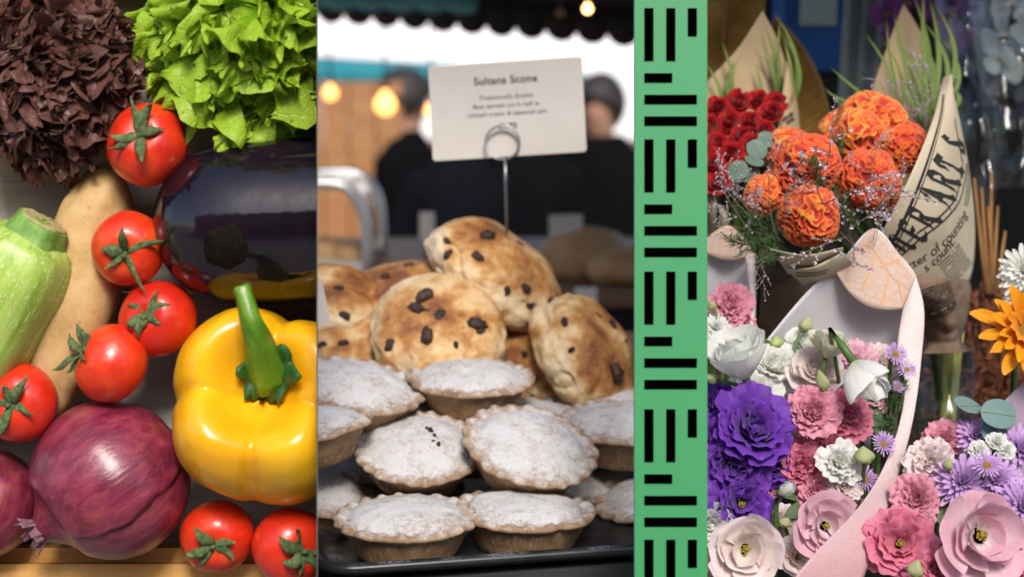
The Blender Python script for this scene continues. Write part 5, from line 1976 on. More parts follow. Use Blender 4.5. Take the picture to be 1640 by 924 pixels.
DISC = bumpy_disc(0.24, 0.10, M_disc, 'disc', 60)


def flower(name, kind, px, py, d, axis, rpx, mat, label, cat, group=None, spin=None, centre=None, stem=None, zs=1.0, stem_len=0.16):
    r = random.Random(int(px * 7 + py * 13))
    spin = r.uniform(0, 6) if spin is None else spin
    R_ = rpx * S(d)
    root = thing(name, label, cat, mtx(P(px, py, d), basis_from_axis(axis, spin), R_), group)
    for li, (n, L, W, a0, a1, r0, ruf, rn, cup, tip, z0) in enumerate(SPEC[kind]):
        if centre == 'stamens' and li == 0:
            continue
        vars_ = []
        for vv in range(3):
            key = (kind, li, vv, mat.name)
            if key not in PCACHE:
                nu, nv = RES.get(kind, (18, 14))
                PCACHE[key] = petal_mesh(L, W, a0, a1, r0, ruf, rn, cup, tip, mat, li * 17 + vv * 5 + len(kind), nu, nv, z0, lip={'lisi': 1.0, 'double': 0.9, 'ruffle': 0.8, 'rose': 0.7, 'cup': 0.5}.get(kind, 0.0))
            vars_.append(PCACHE[key])
        off = r.uniform(0, 6)
        for k in range(n):
            a = off + 2 * pi * k / n + r.uniform(-0.5, 0.5) / n
            s = r.uniform(0.84, 1.12)
            if kind == 'orchid':
                a = {0: (pi / 2, -pi / 2), 1: (0, 2.25, -2.25)}[li][k]
                s = 1
            m_ = Matrix.Rotation(a, 4, 'Z') @ Matrix.Rotation(r.gauss(0, 0.13) if kind not in ('mum', 'aster', 'gerb', 'orchid') else r.uniform(-0.08, 0.08), 4, 'X') @ Matrix.Rotation(r.gauss(0, 0.10) if kind in ('lisi', 'double', 'ruffle') else 0.0, 4, 'Y') @ Matrix.Diagonal((s, s, s * zs, 1))
            ob('petal', vars_[r.randrange(3)], root, m_)
    if kind in ('rose', 'double', 'ruffle', 'lisi') and centre is None:
        hk = (kind, mat.name)
        if hk not in HEART:
            hr, hh_ = (0.24, 0.52) if kind == 'rose' else (0.16, 0.40)
            pr_ = [(hr * sin(pi * (0.25 + 0.75 * q / 10)) ** 0.8 + 0.001, hh_ * q / 10) for q in range(11)]
            hm = lathe('heart', pr_, 30, mat, lambda th, r_, z, q: (r_ * (1 + 0.16 * sin(2 * th + 9 * z) + 0.10 * sin(5 * th + 3 * z)), z))
            hm.attributes.new('rim', 'FLOAT', 'POINT').data.foreach_set('value', [0.6] * len(hm.vertices))
            HEART[hk] = hm
        ob('heart', HEART[hk], root)
    if centre == 'stamens':
        ob('stamens', STAM, root, Matrix.Translation((0, 0, 0.12)))
        ob('eye', EYE, root, Matrix.Translation((0, 0, 0.09)) @ Matrix.Diagonal((1.15, 1.15, 1, 1)))
    elif centre == 'disc':
        ob('disc', DISC, root, Matrix.Translation((0, 0, 0.05)))
    elif centre == 'lip':
        ob('lip', bumpy_disc(0.16, 0.2, M_disc, 'lip', 16), root)
    # stem going down behind the head into the bunch
    inv_ = root.matrix_world.inverted()
    b0 = inv_ @ (P(px, py, d) - root.matrix_world.to_3x3() @ Vector((0, 0, 0.02)))
    if stem is None:
        e = P(px, py, d) + Vector((0, 0.02, -stem_len))
    else:
        e = P(*stem)
    mid_ = (P(px, py, d) - (root.matrix_world.to_3x3().normalized() @ Vector((0, 0, 1))) * R_ * 0.9)
    pts = [inv_ @ (P(px, py, d).lerp(mid_, q_) if q_ <= 1 else mid_.lerp(e, q_ - 1)) for q_ in (0, 0.5, 1.0, 1.4, 2.0)]
    g_ = Geo().tube(pts, [0.10, 0.09, 0.0020 / R_, 0.0018 / R_, 0.0018 / R_], 7)
    ob('stem', g_.me('stem', M_stemg), root)
    return root


def bud(px, py, d, axis, rpx, mat, label, stem, group='buds in the bouquet', long_=1.5):
    """closed bud: twisted teardrop, sepals and a bending stem"""
    R_ = rpx * S(d)
    root = thing('flower_bud', label, 'bud', mtx(P(px, py, d), basis_from_axis(axis, 0.5), R_), group)
    prof = [(max(1e-5, sin(pi * (k / 14) ** 0.8) ** 0.9 * (1 - 0.25 * k / 14)), -long_ * 0.6 + long_ * 1.5 * k / 14) for k in range(15)]
    me = lathe('bud_petals', prof, 24, mat, lambda th, r_, z, k: (r_ * (1 + 0.09 * sin(3 * th + k * 0.28)), z))
    me.attributes.new('rim', 'FLOAT', 'POINT').data.foreach_set('value', [0.6] * len(me.vertices))
    ob('petals', me, root)
    for k in range(4):
        a = k * pi / 2 + 0.3
        def fn(u, v_):
            w = 0.34 * sin(pi * min(1, v_ * 0.9 + 0.1)) * (u * 2 - 1) * (1 - v_ ** 3)
            rr = 0.25 + 0.85 * sin(pi * min(1, v_ * 0.55 + 0.05)) ** 0.9 + 0.02
            return Vector((rr * cos(a + w), rr * sin(a + w), -long_ * 0.66 + v_ * long_ * 0.75))
        ob('sepal', gridmesh('sepal', 4, 6, fn, M_budg), root)
    inv_ = root.matrix_world.inverted()
    ax_ = (root.matrix_world.to_3x3() @ Vector((0, 0, 1))).normalized()
    b0 = P(px, py, d) - ax_ * R_ * long_ * 0.6
    pts = [b0 + ax_ * R_ * 0.2, b0] + [P(*s) for s in stem]
    cur = [crv(pts, q / 14) for q in range(15)]
    g_ = Geo().tube([inv_ @ p for p in cur], [0.22] + [max(0.13, 0.0016 / R_)] * 14, 7)
    ob('stem', g_.me('stem', M_stemg), root)
    return root
# ------------------------------------------------------------------ bouquet of orange cockscombs in printed paper
t = NT('cockscomb_crest')
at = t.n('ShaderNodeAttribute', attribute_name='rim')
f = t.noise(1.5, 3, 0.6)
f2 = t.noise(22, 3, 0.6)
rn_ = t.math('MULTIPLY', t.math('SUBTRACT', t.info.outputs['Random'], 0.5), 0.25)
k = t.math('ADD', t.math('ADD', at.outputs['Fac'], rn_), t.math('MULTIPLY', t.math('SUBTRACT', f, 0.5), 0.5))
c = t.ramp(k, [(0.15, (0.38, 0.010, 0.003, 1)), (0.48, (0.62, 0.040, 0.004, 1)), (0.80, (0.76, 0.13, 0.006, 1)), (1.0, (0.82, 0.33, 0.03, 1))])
t.set(color=c, rough=0.6, sheen=0.2, sss=0.15, ssss=0.004)
t.bump(f2, 0.4, 0.02)
M_celosia = t.m


def celosia_mesh(seed, flat=0.8, fr=3.1):
    bm = bmesh.new()
    bmesh.ops.create_icosphere(bm, subdivisions=6, radius=1)
    at = []
    so = seed * 11.3
    for v_ in bm.verts:
        p = v_.co.copy()
        q = p * fr * 0.62
        wv = Vector((nz(q.x + so, q.y, q.z), nz(q.x, q.y + so, q.z + 5), nz(q.x + 9, q.y, q.z + so))) * 1.05
        n1 = noise.noise(p * fr + wv + Vector((so, 0, 0)))
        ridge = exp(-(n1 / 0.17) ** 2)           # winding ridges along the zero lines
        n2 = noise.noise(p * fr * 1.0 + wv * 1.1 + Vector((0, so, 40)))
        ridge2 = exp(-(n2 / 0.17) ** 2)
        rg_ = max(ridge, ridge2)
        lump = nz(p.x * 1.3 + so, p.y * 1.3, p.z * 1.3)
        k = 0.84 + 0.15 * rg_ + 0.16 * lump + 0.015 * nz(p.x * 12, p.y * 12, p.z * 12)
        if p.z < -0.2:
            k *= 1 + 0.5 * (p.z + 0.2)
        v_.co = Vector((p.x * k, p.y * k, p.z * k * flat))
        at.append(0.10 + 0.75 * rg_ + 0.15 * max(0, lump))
    me = bpy.data.meshes.new('crest')
    bm.to_mesh(me); bm.free()
    me.materials.append(M_celosia)
    me.polygons.foreach_set('use_smooth', [True] * len(me.polygons))
    me.attributes.new('rim', 'FLOAT', 'POINT').data.foreach_set('value', at)
    return me


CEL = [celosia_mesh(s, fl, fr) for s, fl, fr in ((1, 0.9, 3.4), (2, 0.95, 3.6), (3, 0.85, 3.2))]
for i, (px, py, d, rp_, ax_, lab) in enumerate((
        (1396, 200, 1.44, 52, (0.1, 0.5, 0.8), 'highest orange cockscomb in the printed-paper bouquet'),
        (1378, 220, 1.41, 40, (-0.1, 0.3, 0.9), 'orange cockscomb in front of the highest one'),
        (1344, 212, 1.48, 34, (-0.4, 0.4, 0.7), 'deep orange cockscomb tucked behind beside the kraft leaf'),
        (1446, 236, 1.43, 40, (0.3, 0.3, 0.8), 'red-orange cockscomb against the lettered paper flap'),
        (1292, 268, 1.37, 50, (-0.2, 0.3, 0.9), 'bright yellow-orange cockscomb with bulging crest'),
        (1262, 240, 1.43, 36, (-0.3, 0.5, 0.7), 'dull orange cockscomb next to the eucalyptus leaves'),
        (1222, 312, 1.37, 30, (-0.5, 0.2, 0.8), 'small orange cockscomb lowest beside the red roses'),
        (1252, 292, 1.38, 27, (-0.3, 0.2, 0.9), 'small pale orange cockscomb above the lowest one'),
        (1296, 345, 1.34, 47, (-0.1, 0.0, 1.0), 'large orange cockscomb hanging low over the paper'),
        (1390, 288, 1.37, 46, (0.1, 0.1, 1.0), 'red-orange cockscomb in the middle crossed by white sprigs'),
        (1340, 245, 1.45, 34, (-0.1, 0.3, 0.9), 'shaded red cockscomb between the highest and yellow-orange ones'),
        (1420, 318, 1.40, 30, (0.3, 0.0, 0.9), 'shaded cockscomb under the paper flap'))):
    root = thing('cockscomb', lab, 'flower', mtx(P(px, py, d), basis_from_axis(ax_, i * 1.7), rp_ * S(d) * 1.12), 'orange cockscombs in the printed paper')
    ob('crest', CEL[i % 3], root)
    inv = root.matrix_world.inverted()
    g_ = Geo().tube([inv @ P(px, py, d), inv @ (P(px, py, d) + Vector((0, 0.02, -0.04))), inv @ P(1490, 520, 1.50), inv @ P(1505, 640, 1.50)], 0.003 / (rp_ * S(d)), 7)
    ob('stem', g_.me('stem', M_stemg), root)

wrap = thing('printed_paper_wrap', 'cream newsprint wrap with blackletter words round the orange bouquet', 'paper wrap', Matrix.Translation(P(1500, 540, 1.5)))
bs = sheet_fn([(1447, 6, 1.62), (1398, 140, 1.58), (1372, 250, 1.56), (1370, 380, 1.52)], [(1449, 10, 1.62), (1488, 80, 1.60), (1515, 180, 1.55), (1530, 400, 1.52)], 0.0, 0.002, 25)
sheet('back_leaf', bs, 24, 20, M_kraftp, wrap)
fl = sheet_fn([(1510, 126, 1.47), (1494, 190, 1.40), (1466, 262, 1.36), (1432, 335, 1.355), (1392, 405, 1.385), (1366, 445, 1.41)],
              [(1512, 126, 1.492), (1540, 212, 1.485), (1556, 300, 1.48), (1562, 380, 1.475), (1556, 440, 1.47), (1532, 485, 1.465)], 0.026, 0.0022, 22, 3)
sheet('front_leaf', fl, 40, 30, M_kraft, wrap)
cr = sheet_fn([(1392, 440, 1.395), (1428, 470, 1.41), (1462, 512, 1.44), (1484, 545, 1.46), (1474, 566, 1.45)], [(1552, 448, 1.46), (1553, 470, 1.465), (1548, 510, 1.475), (1540, 545, 1.48), (1556, 560, 1.47)], 0.030, 0.010, 34, 8)
sheet('crumpled_foot', cr, 44, 34, M_kraftd, wrap)
# double rule along the flap edge, words, and rules
def edge_rule(fn, v0, v1, u0, u1, n=26):
    return [[(u0 + (u1 - u0) * i / n, v0), (u0 + (u1 - u0) * i / n, v1), (u0 + (u1 - u0) * (i + 1) / n, v1), (u0 + (u1 - u0) * (i + 1) / n, v0)] for i in range(n)]
pol = edge_rule(fl, 0.105, 0.135, 0.10, 0.97) + edge_rule(fl, 0.150, 0.163, 0.10, 0.97)
put_flat('rule', pol, fl, M_print, wrap, sub=1)
f1 = uvmap_line(fl, (1443, 412), (1540, 238), (-29, -20))
put_flat('lettering', letters('MER ART &', f1, -0.02, 1.04, 1.0), fl, M_print, wrap)
pol = []
for (a, b) in (((1425, 412), (1470, 372)), ((1470, 372), (1530, 318)), ((1530, 318), (1541, 262)), ((1541, 262), (1528, 190)), ((1436, 414), (1474, 381)), ((1474, 381), (1536, 322)), ((1536, 322), (1547, 262))):
    p0, p1 = invert_uv(fl, *a), invert_uv(fl, *b)
    n_ = Vector((-(p1 - p0).y, (p1 - p0).x)).normalized() * 0.006
    pol.append([p0 - n_, p0 + n_, p1 + n_, p1 - n_])
put_flat('rule', pol, fl, M_print, wrap, sub=6)
f2_ = uvmap_line(fl, (1447, 436), (1549, 343), (-9, -11))
put_flat('lettering', text_polys('atter of counting', f2_, 0.0, 1.0), fl, M_print, wrap)
f3_ = uvmap_line(fl, (1482, 436), (1530, 388), (-9, -11))
put_flat('lettering', text_polys('s count.', f3_, 0.0, 1.0), fl, M_print, wrap)
f4_ = uvmap_line(fl, (1522, 455), (1556, 420), (-22, -34))
put_flat('small_print', word_rows(f4_, 9, 2), fl, M_printb, wrap, sub=1)
f5_ = uvmap_line(fl, (1549, 330), (1554, 262), (-7, -2))
put_flat('small_print', word_rows(f5_, 3, 5), fl, M_printb, wrap, sub=1)
f6_ = uvmap_line(cr, (1440, 478), (1520, 450), (12, 46))
put_flat('small_print', word_rows(f6_, 11, 7), cr, M_print, wrap, off=0.0012, sub=1)
f7_ = uvmap_line(cr, (1482, 505), (1530, 490), (-4, -13))
put_flat('lettering', text_polys('rro', f7_, 0.0, 1.0), cr, M_print, wrap, off=0.0014)
# lower folds under the flowers
for k, (ra, rb, mt_, bl) in enumerate((
        ([(1232, 398, 1.33), (1290, 408, 1.32), (1350, 396, 1.33)], [(1262, 440, 1.37), (1300, 432, 1.35), (1345, 412, 1.35)], M_kraft, 0.004),
        ([(1258, 432, 1.345), (1300, 428, 1.33), (1350, 404, 1.33)], [(1300, 470, 1.38), (1330, 452, 1.37), (1370, 430, 1.37)], M_kraft, 0.006),
        ([(1215, 392, 1.42), (1260, 410, 1.42), (1330, 440, 1.42)], [(1216, 520, 1.46), (1260, 560, 1.46), (1330, 560, 1.46)], M_kraftd, 0.01))):
    fnx = sheet_fn(ra, rb, bl, 0.003, 30, k * 5)
    sheet('fold', fnx, 20, 8, mt_, wrap)
    if k == 2:
        fq = uvmap_line(fnx, (1222, 470), (1275, 440), (-4, -36))
        put_flat('small_print', word_rows(fq, 10, 12), fnx, M_print, wrap, off=0.001, sub=1)
    else:
        fq = uvmap_line(fnx, (1275, 430 + 12 * k), (1325, 424 + 12 * k), (2, -9))
        put_flat('small_print', word_rows(fq, 2, 20 + k), fnx, M_print, wrap, sub=1)

# ------------------------------------------------------------------ red roses in kraft paper
M_rose = petal_mat('red_rose_petal', (0.26, 0.003, 0.005, 1), (0.50, 0.008, 0.012, 1), tr=0.25)
spots = [(1150, 178), (1182, 168), (1214, 166), (1242, 172), (1138, 208), (1168, 200), (1200, 200), (1236, 186), (1148, 238), (1188, 224), (1222, 214), (1140, 272), (1170, 252), (1204, 240), (1150, 300), (1184, 275), (1122, 250), (1125, 220)]
LABR = ['red rose at the back against the kraft paper', 'red rose in the middle of the packed bunch', 'red rose in the front rows of the packed bunch, towards the eucalyptus']
for i, (px, py) in enumerate(spots):
    row = 0 if py < 182 else (1 if py < 236 else 2)
    flower('rose', 'rose', px, py, 1.50 - 0.0006 * (py - 165), (RND.uniform(-0.25, 0.25), 0.45 + RND.uniform(-0.1, 0.1), 0.85), 27 if row < 2 else 31, M_rose, LABR[row], 'rose', 'red roses in kraft paper')
wrap2 = thing('kraft_paper_wrap', 'plain kraft paper cone with a butterfly print round the red roses', 'paper wrap', Matrix.Translation(P(1190, 420, 1.5)))
s1_ = sheet_fn([(1221, 18, 1.58), (1180, 80, 1.58), (1120, 150, 1.57), (1080, 260, 1.56)], [(1223, 20, 1.58), (1255, 90, 1.575), (1264, 180, 1.56), (1255, 270, 1.54)], 0.0, 0.002, 25)
sheet('back_leaf', s1_, 20, 16, M_kraftp, wrap2)
s2_ = sheet_fn([(1258, 100, 1.555), (1252, 160, 1.52), (1240, 238, 1.49)], [(1259, 104, 1.556), (1277, 165, 1.545), (1284, 232, 1.52)], 0.008, 0.001, 25)
sheet('front_leaf', s2_, 16, 12, M_kraftp, wrap2)
def bfly():
    pol = []
    for sx in (-1, 1):
        for (cx, cy, rx, ry) in ((0.42, 0.30, 0.40, 0.28), (0.30, -0.30, 0.26, 0.28)):
            pol.append([(sx * (cx + rx * cos(a)), cy + ry * sin(a)) for a in [2 * pi * i / 14 for i in range(14)]])
    pol.append([(0.06, 0.5), (0.06, -0.5), (-0.06, -0.5), (-0.06, 0.5)])
    return pol
fb = uvmap_line(s2_, (1257, 205), (1275, 192), (-7, -14))
put_flat('butterfly_print', [[fb(0.5 + x * 0.6, 0.5 + y * 0.8) for x, y in pl] for pl in bfly()], s2_, M_printb, wrap2)
fb = uvmap_line(s2_, (1262, 178), (1272, 150), (-5, -2))
put_flat('small_print', word_rows(fb, 4, 3), s2_, M_printb, wrap2, sub=1)
fnx = sheet_fn([(1090, 300, 1.46), (1140, 318, 1.46), (1165, 345, 1.45)], [(1080, 400, 1.48), (1130, 400, 1.48), (1160, 390, 1.47)], 0.01, 0.002, 30)
sheet('front_fold', fnx, 14, 8, M_kraft, wrap2)
g_ = Geo()
for k in range(7):
    g_.tube([P(1150 + 8 * k, 330, 1.5) - P(1190, 420, 1.5), P(1170 + 4 * k, 520, 1.52) - P(1190, 420, 1.5), P(1175 + 3 * k, 760, 1.52) - P(1190, 420, 1.5)], 0.0025, 6)
ob('stems', g_.me('stems', M_stemg), wrap2)['kind'] = 'stuff'

# ------------------------------------------------------------------ eucalyptus, grass blades, sprigs
M_euc = petal_mat('eucalyptus_leaf', (0.10, 0.16, 0.12, 1), (0.17, 0.25, 0.20, 1), tr=0.12)
def round_leaf(px, py, d, axis, rpx, label, spin=0, mat=None, stem_to=None, long_=1.0, name='eucalyptus_leaf'):
    root = thing(name, label, 'leaf', mtx(P(px, py, d), basis_from_axis(axis, spin), rpx * S(d)), 'eucalyptus leaves')
    def fn(u, v_):
        a = pi * v_
        y = -cos(a) * long_
        w = sin(a) ** 0.75 * (u * 2 - 1)
        return Vector((w, y, 0.10 * w * w - 0.06 * y * y + 0.02 * nz(w * 2, y * 2, px)))
    me = gridmesh('blade', 10, 16, fn, mat or M_euc)
    me.attributes.new('rim', 'FLOAT', 'POINT').data.foreach_set('value', [0.5] * len(me.vertices))
    solid(ob('blade', me, root), 0.02)
    pts = [Vector((0, q * 0.9 * long_, 0.015 - 0.05 * q * q)) for q in (-1, -0.5, 0, 0.5, 1)]
    if stem_to:
        pts = [root.matrix_world.inverted() @ P(*stem_to)] + pts
    ob('midrib', Geo().tube(pts, 0.025, 5).me('midrib', M_euc), root)
for (px, py, d, ax_, rp_, sp, lab) in ((1212, 240, 1.40, (0.1, 0.2, 0.95), 17, 0.4, 'eucalyptus leaf by the red roses, higher of the pair'), (1228, 224, 1.42, (0.2, 0.4, 0.85), 15, 1.3, 'eucalyptus leaf tucked under the kraft flap'), (1182, 274, 1.37, (-0.3, 0.2, 0.9), 17, 2.0, 'round eucalyptus leaf lying on the red roses'), (1208, 258, 1.375, (0.2, 0.8, 0.5), 16, 2.6, 'eucalyptus leaf seen nearly edge-on between roses and cockscomb'), (1200, 275, 1.375, (0.3, -0.1, 0.95), 18, 0.2, 'dark eucalyptus leaf under the edge-on one')):
    round_leaf(px, py, d, ax_, rp_, lab, sp)
M_eucb = petal_mat('blue_eucalyptus_leaf', (0.13, 0.22, 0.20, 1), (0.20, 0.31, 0.28, 1), tr=0.12)
round_leaf(1600, 663, 1.27, (0.1, 0.35, 0.9), 25, 'broad blue-green eucalyptus leaf above the lilac flowers', 1.4, M_eucb, (1577, 700, 1.29), 1.15)
round_leaf(1556, 650, 1.29, (0.35, 0.8, 0.35), 25, 'narrow blue-green eucalyptus leaf beside the broad one', 1.25, M_eucb, (1577, 700, 1.29), 1.3)
round_leaf(1592, 690, 1.275, (-0.2, 0.2, 0.9), 20, 'half hidden blue-green leaf below the broad one', 0.3, M_eucb)

M_blade = petal_mat('palm_blade', (0.10, 0.17, 0.03, 1), (0.20, 0.26, 0.06, 1), tr=0.2)
def blade_thing(name, label, base, tips, w, cat='leaf', group=None, mat=None):
    root = thing(name, label, cat, Matrix.Translation(P(*base)), group)
    b = P(*base)
    for i, (tp, off) in enumerate(tips):
        t0 = P(base[0] + off, base[1] + abs(off) * 0.2, base[2]) - b
        t1 = P(*tp) - b
        dv = t1 - t0
        sd = dv.cross(AX_T).normalized()
        bend = AX_R * (0.012 * (1 if off > 0 else -1)) * (i % 3 - 0.5)
        def fn(u, v_):
            q = t0.lerp(t1, v_) + bend * sin(pi * v_) + AX_T * 0.008 * sin(pi * v_)
            ww = w * sin(pi * min(1, 0.12 + v_ * 0.88)) ** 0.6 * (1 - v_ ** 6)
            return q + sd * ((u * 2 - 1) * ww) + AX_T * (ww * 0.5 * abs(u * 2 - 1))
        me = gridmesh('blade', 2, 14, fn, mat or M_blade)
        me.attributes.new('rim', 'FLOAT', 'POINT').data.foreach_set('value', [(k // 3) / 14 for k in range(len(me.vertices))])
        ob('blade', me, root)
    return root
blade_thing('palm_frond', 'green palm blades rising along the lettered paper bouquet', (1490, 190, 1.53),
            [((1463, -8, 1.58), -4), ((1480, -20, 1.58), 0), ((1497, 5, 1.57), 6), ((1500, 95, 1.55), 10), ((1432, 22, 1.57), -10), ((1475, 30, 1.57), 4), ((1452, 70, 1.56), -6), ((1488, -5, 1.58), 2), ((1506, 60, 1.56), 8), ((1428, 55, 1.56), -8), ((1440, 110, 1.55), -12), ((1505, 130, 1.54), 10)], 0.0026, group='palm fronds in the bouquets')
blade_thing('palm_frond', 'thin dark palm blades spreading from the back of the orange bouquet', (1455, 175, 1.50),
            [((1382, 50, 1.56), -20), ((1330, 108, 1.54), -30), ((1322, 140, 1.53), -30), ((1410, 60, 1.56), -10), ((1420, 30, 1.57), -8), ((1340, 160, 1.52), -34)], 0.0014, group='palm fronds in the bouquets')
blade_thing('palm_frond', 'green palm blades standing against the kraft paper behind the roses', (1215, 190, 1.56),
            [((1156, 66, 1.565), -50), ((1176, 85, 1.565), -35), ((1192, 84, 1.565), -22), ((1206, 100, 1.565), -8), ((1222, 35, 1.57), 28), ((1238, 18, 1.57), 38), ((1250, 28, 1.565), 42), ((1254, 60, 1.56), 42), ((1206, 80, 1.565), 24), ((1130, 100, 1.56), -60), ((1212, 55, 1.567), 30), ((1245, 45, 1.567), 38), ((1120, 130, 1.56), -60)], 0.0022, group='palm fronds in the bouquets')

# statice sprigs: branching twigs with tiny pale florets
M_twig = simple('dry_twig', (0.16, 0.12, 0.07, 1), (0.22, 0.17, 0.11, 1), 200, 0.8)
M_floret = simple('statice_floret', (0.40, 0.31, 0.37, 1), (0.62, 0.54, 0.57, 1), 400, 0.8)
M_fern = simple('fern_needle', (0.035, 0.085, 0.02, 1), (0.07, 0.13, 0.035, 1), 100, 0.6)
def sprig_meshes(seed):
    r = random.Random(seed)
    tw, fl_ = Geo(), Geo()
    def floret(p, dr, s):
        sd = dr.cross(Vector((0.3, 0.5, 0.8))).normalized()
        s2 = dr.cross(sd)
        for k in range(4):
            a = k * pi / 2 + r.uniform(0, 1)
            o_ = sd * cos(a) + s2 * sin(a)
            w_ = sd * -sin(a) + s2 * cos(a)
            q = [p, p + dr * s * 0.6 + o_ * s * 0.35 + w_ * s * 0.22, p + dr * s + o_ * s * 0.55, p + dr * s * 0.6 + o_ * s * 0.35 - w_ * s * 0.22]
            fl_.add((q, [(0, 1, 2, 3)]))
    def grow(p, dr, L, lv, rad):
        n = 5
        pts = [p]
        for k in range(n):
            dr = (dr + Vector((r.uniform(-1, 1), r.uniform(-1, 1), r.uniform(-1, 1))) * 0.13).normalized()
            p = p + dr * L / n
            pts.append(p)
            if lv < 2 and k >= 1:
                sd = Vector((r.uniform(-1, 1), r.uniform(-1, 1), r.uniform(-0.4, 0.4))).normalized()
                grow(p, (dr * 0.75 + sd * 0.65).normalized(), L * r.uniform(0.3, 0.5), lv + 1, rad * 0.6)
            if lv >= 1:
                for q_ in range(1):
                    sd = Vector((r.uniform(-1, 1), r.uniform(-1, 1), r.uniform(-1, 1))).normalized()
                    floret(p, (dr + sd * 0.8).normalized(), r.uniform(0.016, 0.030))
        tw.tube(pts, rad, 4)
        floret(p, dr, 0.036)
    grow(Vector((0, 0, 0)), Vector((0, 0, 1)), 1.0, 0, 0.006)
    return tw.me('twig', M_twig), fl_.me('florets', M_floret, False)
SPR = [sprig_meshes(s) for s in (1, 2, 3, 4)]
def sprig(px, py, d, tx, ty, td, i, lab, grp):
    a, b = P(px, py, d), P(tx, ty, td)
    ax_ = b - a
    root = thing('statice_sprig', lab, 'sprig', mtx(a, ax_.to_track_quat('Z', 'Y').to_matrix() @ Matrix.Rotation(i * 1.3, 3, 'Z'), ax_.length), grp)
    ob('twig', SPR[i % 4][0], root)
    ob('florets', SPR[i % 4][1], root)['kind'] = 'stuff'
SPL = [(1230, 380, 1.36, 1160, 300, 1.33), (1240, 385, 1.35, 1175, 320, 1.32), (1235, 380, 1.36, 1150, 345, 1.33), (1250, 392, 1.34, 1190, 285, 1.33), (1225, 400, 1.35, 1145, 330, 1.33), (1255, 380, 1.33, 1252, 315, 1.31), (1245, 395, 1.34, 1215, 425, 1.31)]
for i, q in enumerate(SPL):
    sprig(*q, i, 'mauve statice sprig spraying out beside the red roses', 'statice sprigs by the roses')
SPL = [(1380, 415, 1.40, 1315, 330, 1.29), (1375, 412, 1.40, 1345, 335, 1.29), (1400, 395, 1.35, 1425, 330, 1.32), (1395, 330, 1.35, 1398, 255, 1.31), (1398, 385, 1.34, 1440, 300, 1.33)]
for i, q in enumerate(SPL):
    sprig(*q, i + 1, 'pale statice sprig in front of the orange cockscombs', 'statice sprigs over the cockscombs')
SPL = [(1480, 260, 1.47, 1440, 160, 1.48), (1485, 250, 1.47, 1468, 150, 1.49), (1490, 240, 1.48, 1482, 130, 1.5), (1478, 262, 1.46, 1455, 170, 1.47)]
for i, q in enumerate(SPL):
    sprig(*q, i + 2, 'dusky statice sprig behind the lettered paper flap', 'statice sprigs behind the paper flap')

def fern(px, py, d, tx, ty, td, lab, seed, n=46):
    r = random.Random(seed)
    a, b = P(px, py, d), P(tx, ty, td)
    root = thing('fern_spray', lab, 'fern', Matrix.Translation(a), 'feathery fern sprays')
    g_ = Geo()
    ax_ = b - a
    L = ax_.length
    pts = [ax_ * (k / 8) + AX_R * 0.004 * sin(k) for k in range(9)]
    g_.tube(pts, 0.0007, 4)
    ob('stalk', g_.me('stalk', M_fern), root)
    g_ = Geo()
    for k in range(n):
        v_ = r.uniform(0.1, 1)
        p = ax_ * v_
        sd = Vector((r.uniform(-1, 1), r.uniform(-1, 1), r.uniform(-1, 1))).normalized()
        dr = (ax_.normalized() * 0.9 + sd).normalized()
        l = L * r.uniform(0.16, 0.4) * (1.1 - 0.6 * v_)
        m1 = p + dr * l * 0.5 + sd * l * 0.06
        g_.tube([p, m1, p + dr * l], [0.0005, 0.0004, 0.0002], 3)
        for q_ in range(7):
            z_ = p.lerp(p + dr * l, r.uniform(0.2, 1))
            s2 = Vector((r.uniform(-1, 1), r.uniform(-1, 1), r.uniform(-1, 1))).normalized()
            g_.tube([z_, z_ + (dr * 0.6 + s2).normalized() * l * 0.22], [0.0003, 0.00015], 3)
    ob('needles', g_.me('needles', M_fern), root)['kind'] = 'stuff'
for i, (q, lab) in enumerate((((1250, 400, 1.35, 1160, 385, 1.31), 'fern spray trailing below the orange cockscombs'), ((1255, 395, 1.35, 1200, 345, 1.32), 'fern spray beside the lowest cockscomb'), ((1340, 350, 1.36, 1300, 250, 1.33), 'fern spray across the yellow-orange cockscomb'), ((1345, 345, 1.37, 1342, 220, 1.37), 'fern spray rising between the cockscombs'), ((1260, 405, 1.34, 1215, 420, 1.32), 'drooping fern spray over the brown paper'), ((1440, 650, 1.32, 1400, 590, 1.30), 'fern spray under the large closed white flower'), ((1420, 700, 1.31, 1445, 610, 1.30), 'fern spray beside the lilac asters'), ((1355, 372, 1.37, 1360, 300, 1.36), 'dark fern spray low among the cockscombs'))):
    fern(*q, lab, i + 3)

# ------------------------------------------------------------------ white bouquet in leaf-print paper
wrap3 = thing('leaf_print_wrap', 'white wrapping paper with a peach leaf-skeleton print round the purple and white flowers', 'paper wrap', Matrix.Translation(P(1330, 760, 1.38)))
w_in = sheet_fn([(1225, 548, 1.345), (1290, 470, 1.355), (1345, 420, 1.355), (1398, 366, 1.355), (1438, 405, 1.355), (1466, 442, 1.350), (1478, 500, 1.340)], [(1225, 720, 1.40), (1275, 720, 1.41), (1325, 720, 1.41), (1370, 720, 1.41), (1400, 720, 1.40), (1420, 720, 1.39), (1440, 720, 1.345)], -0.01, 0.0015, 18)
sheet('inner_leaf', w_in, 40, 24, M_whitep, wrap3)
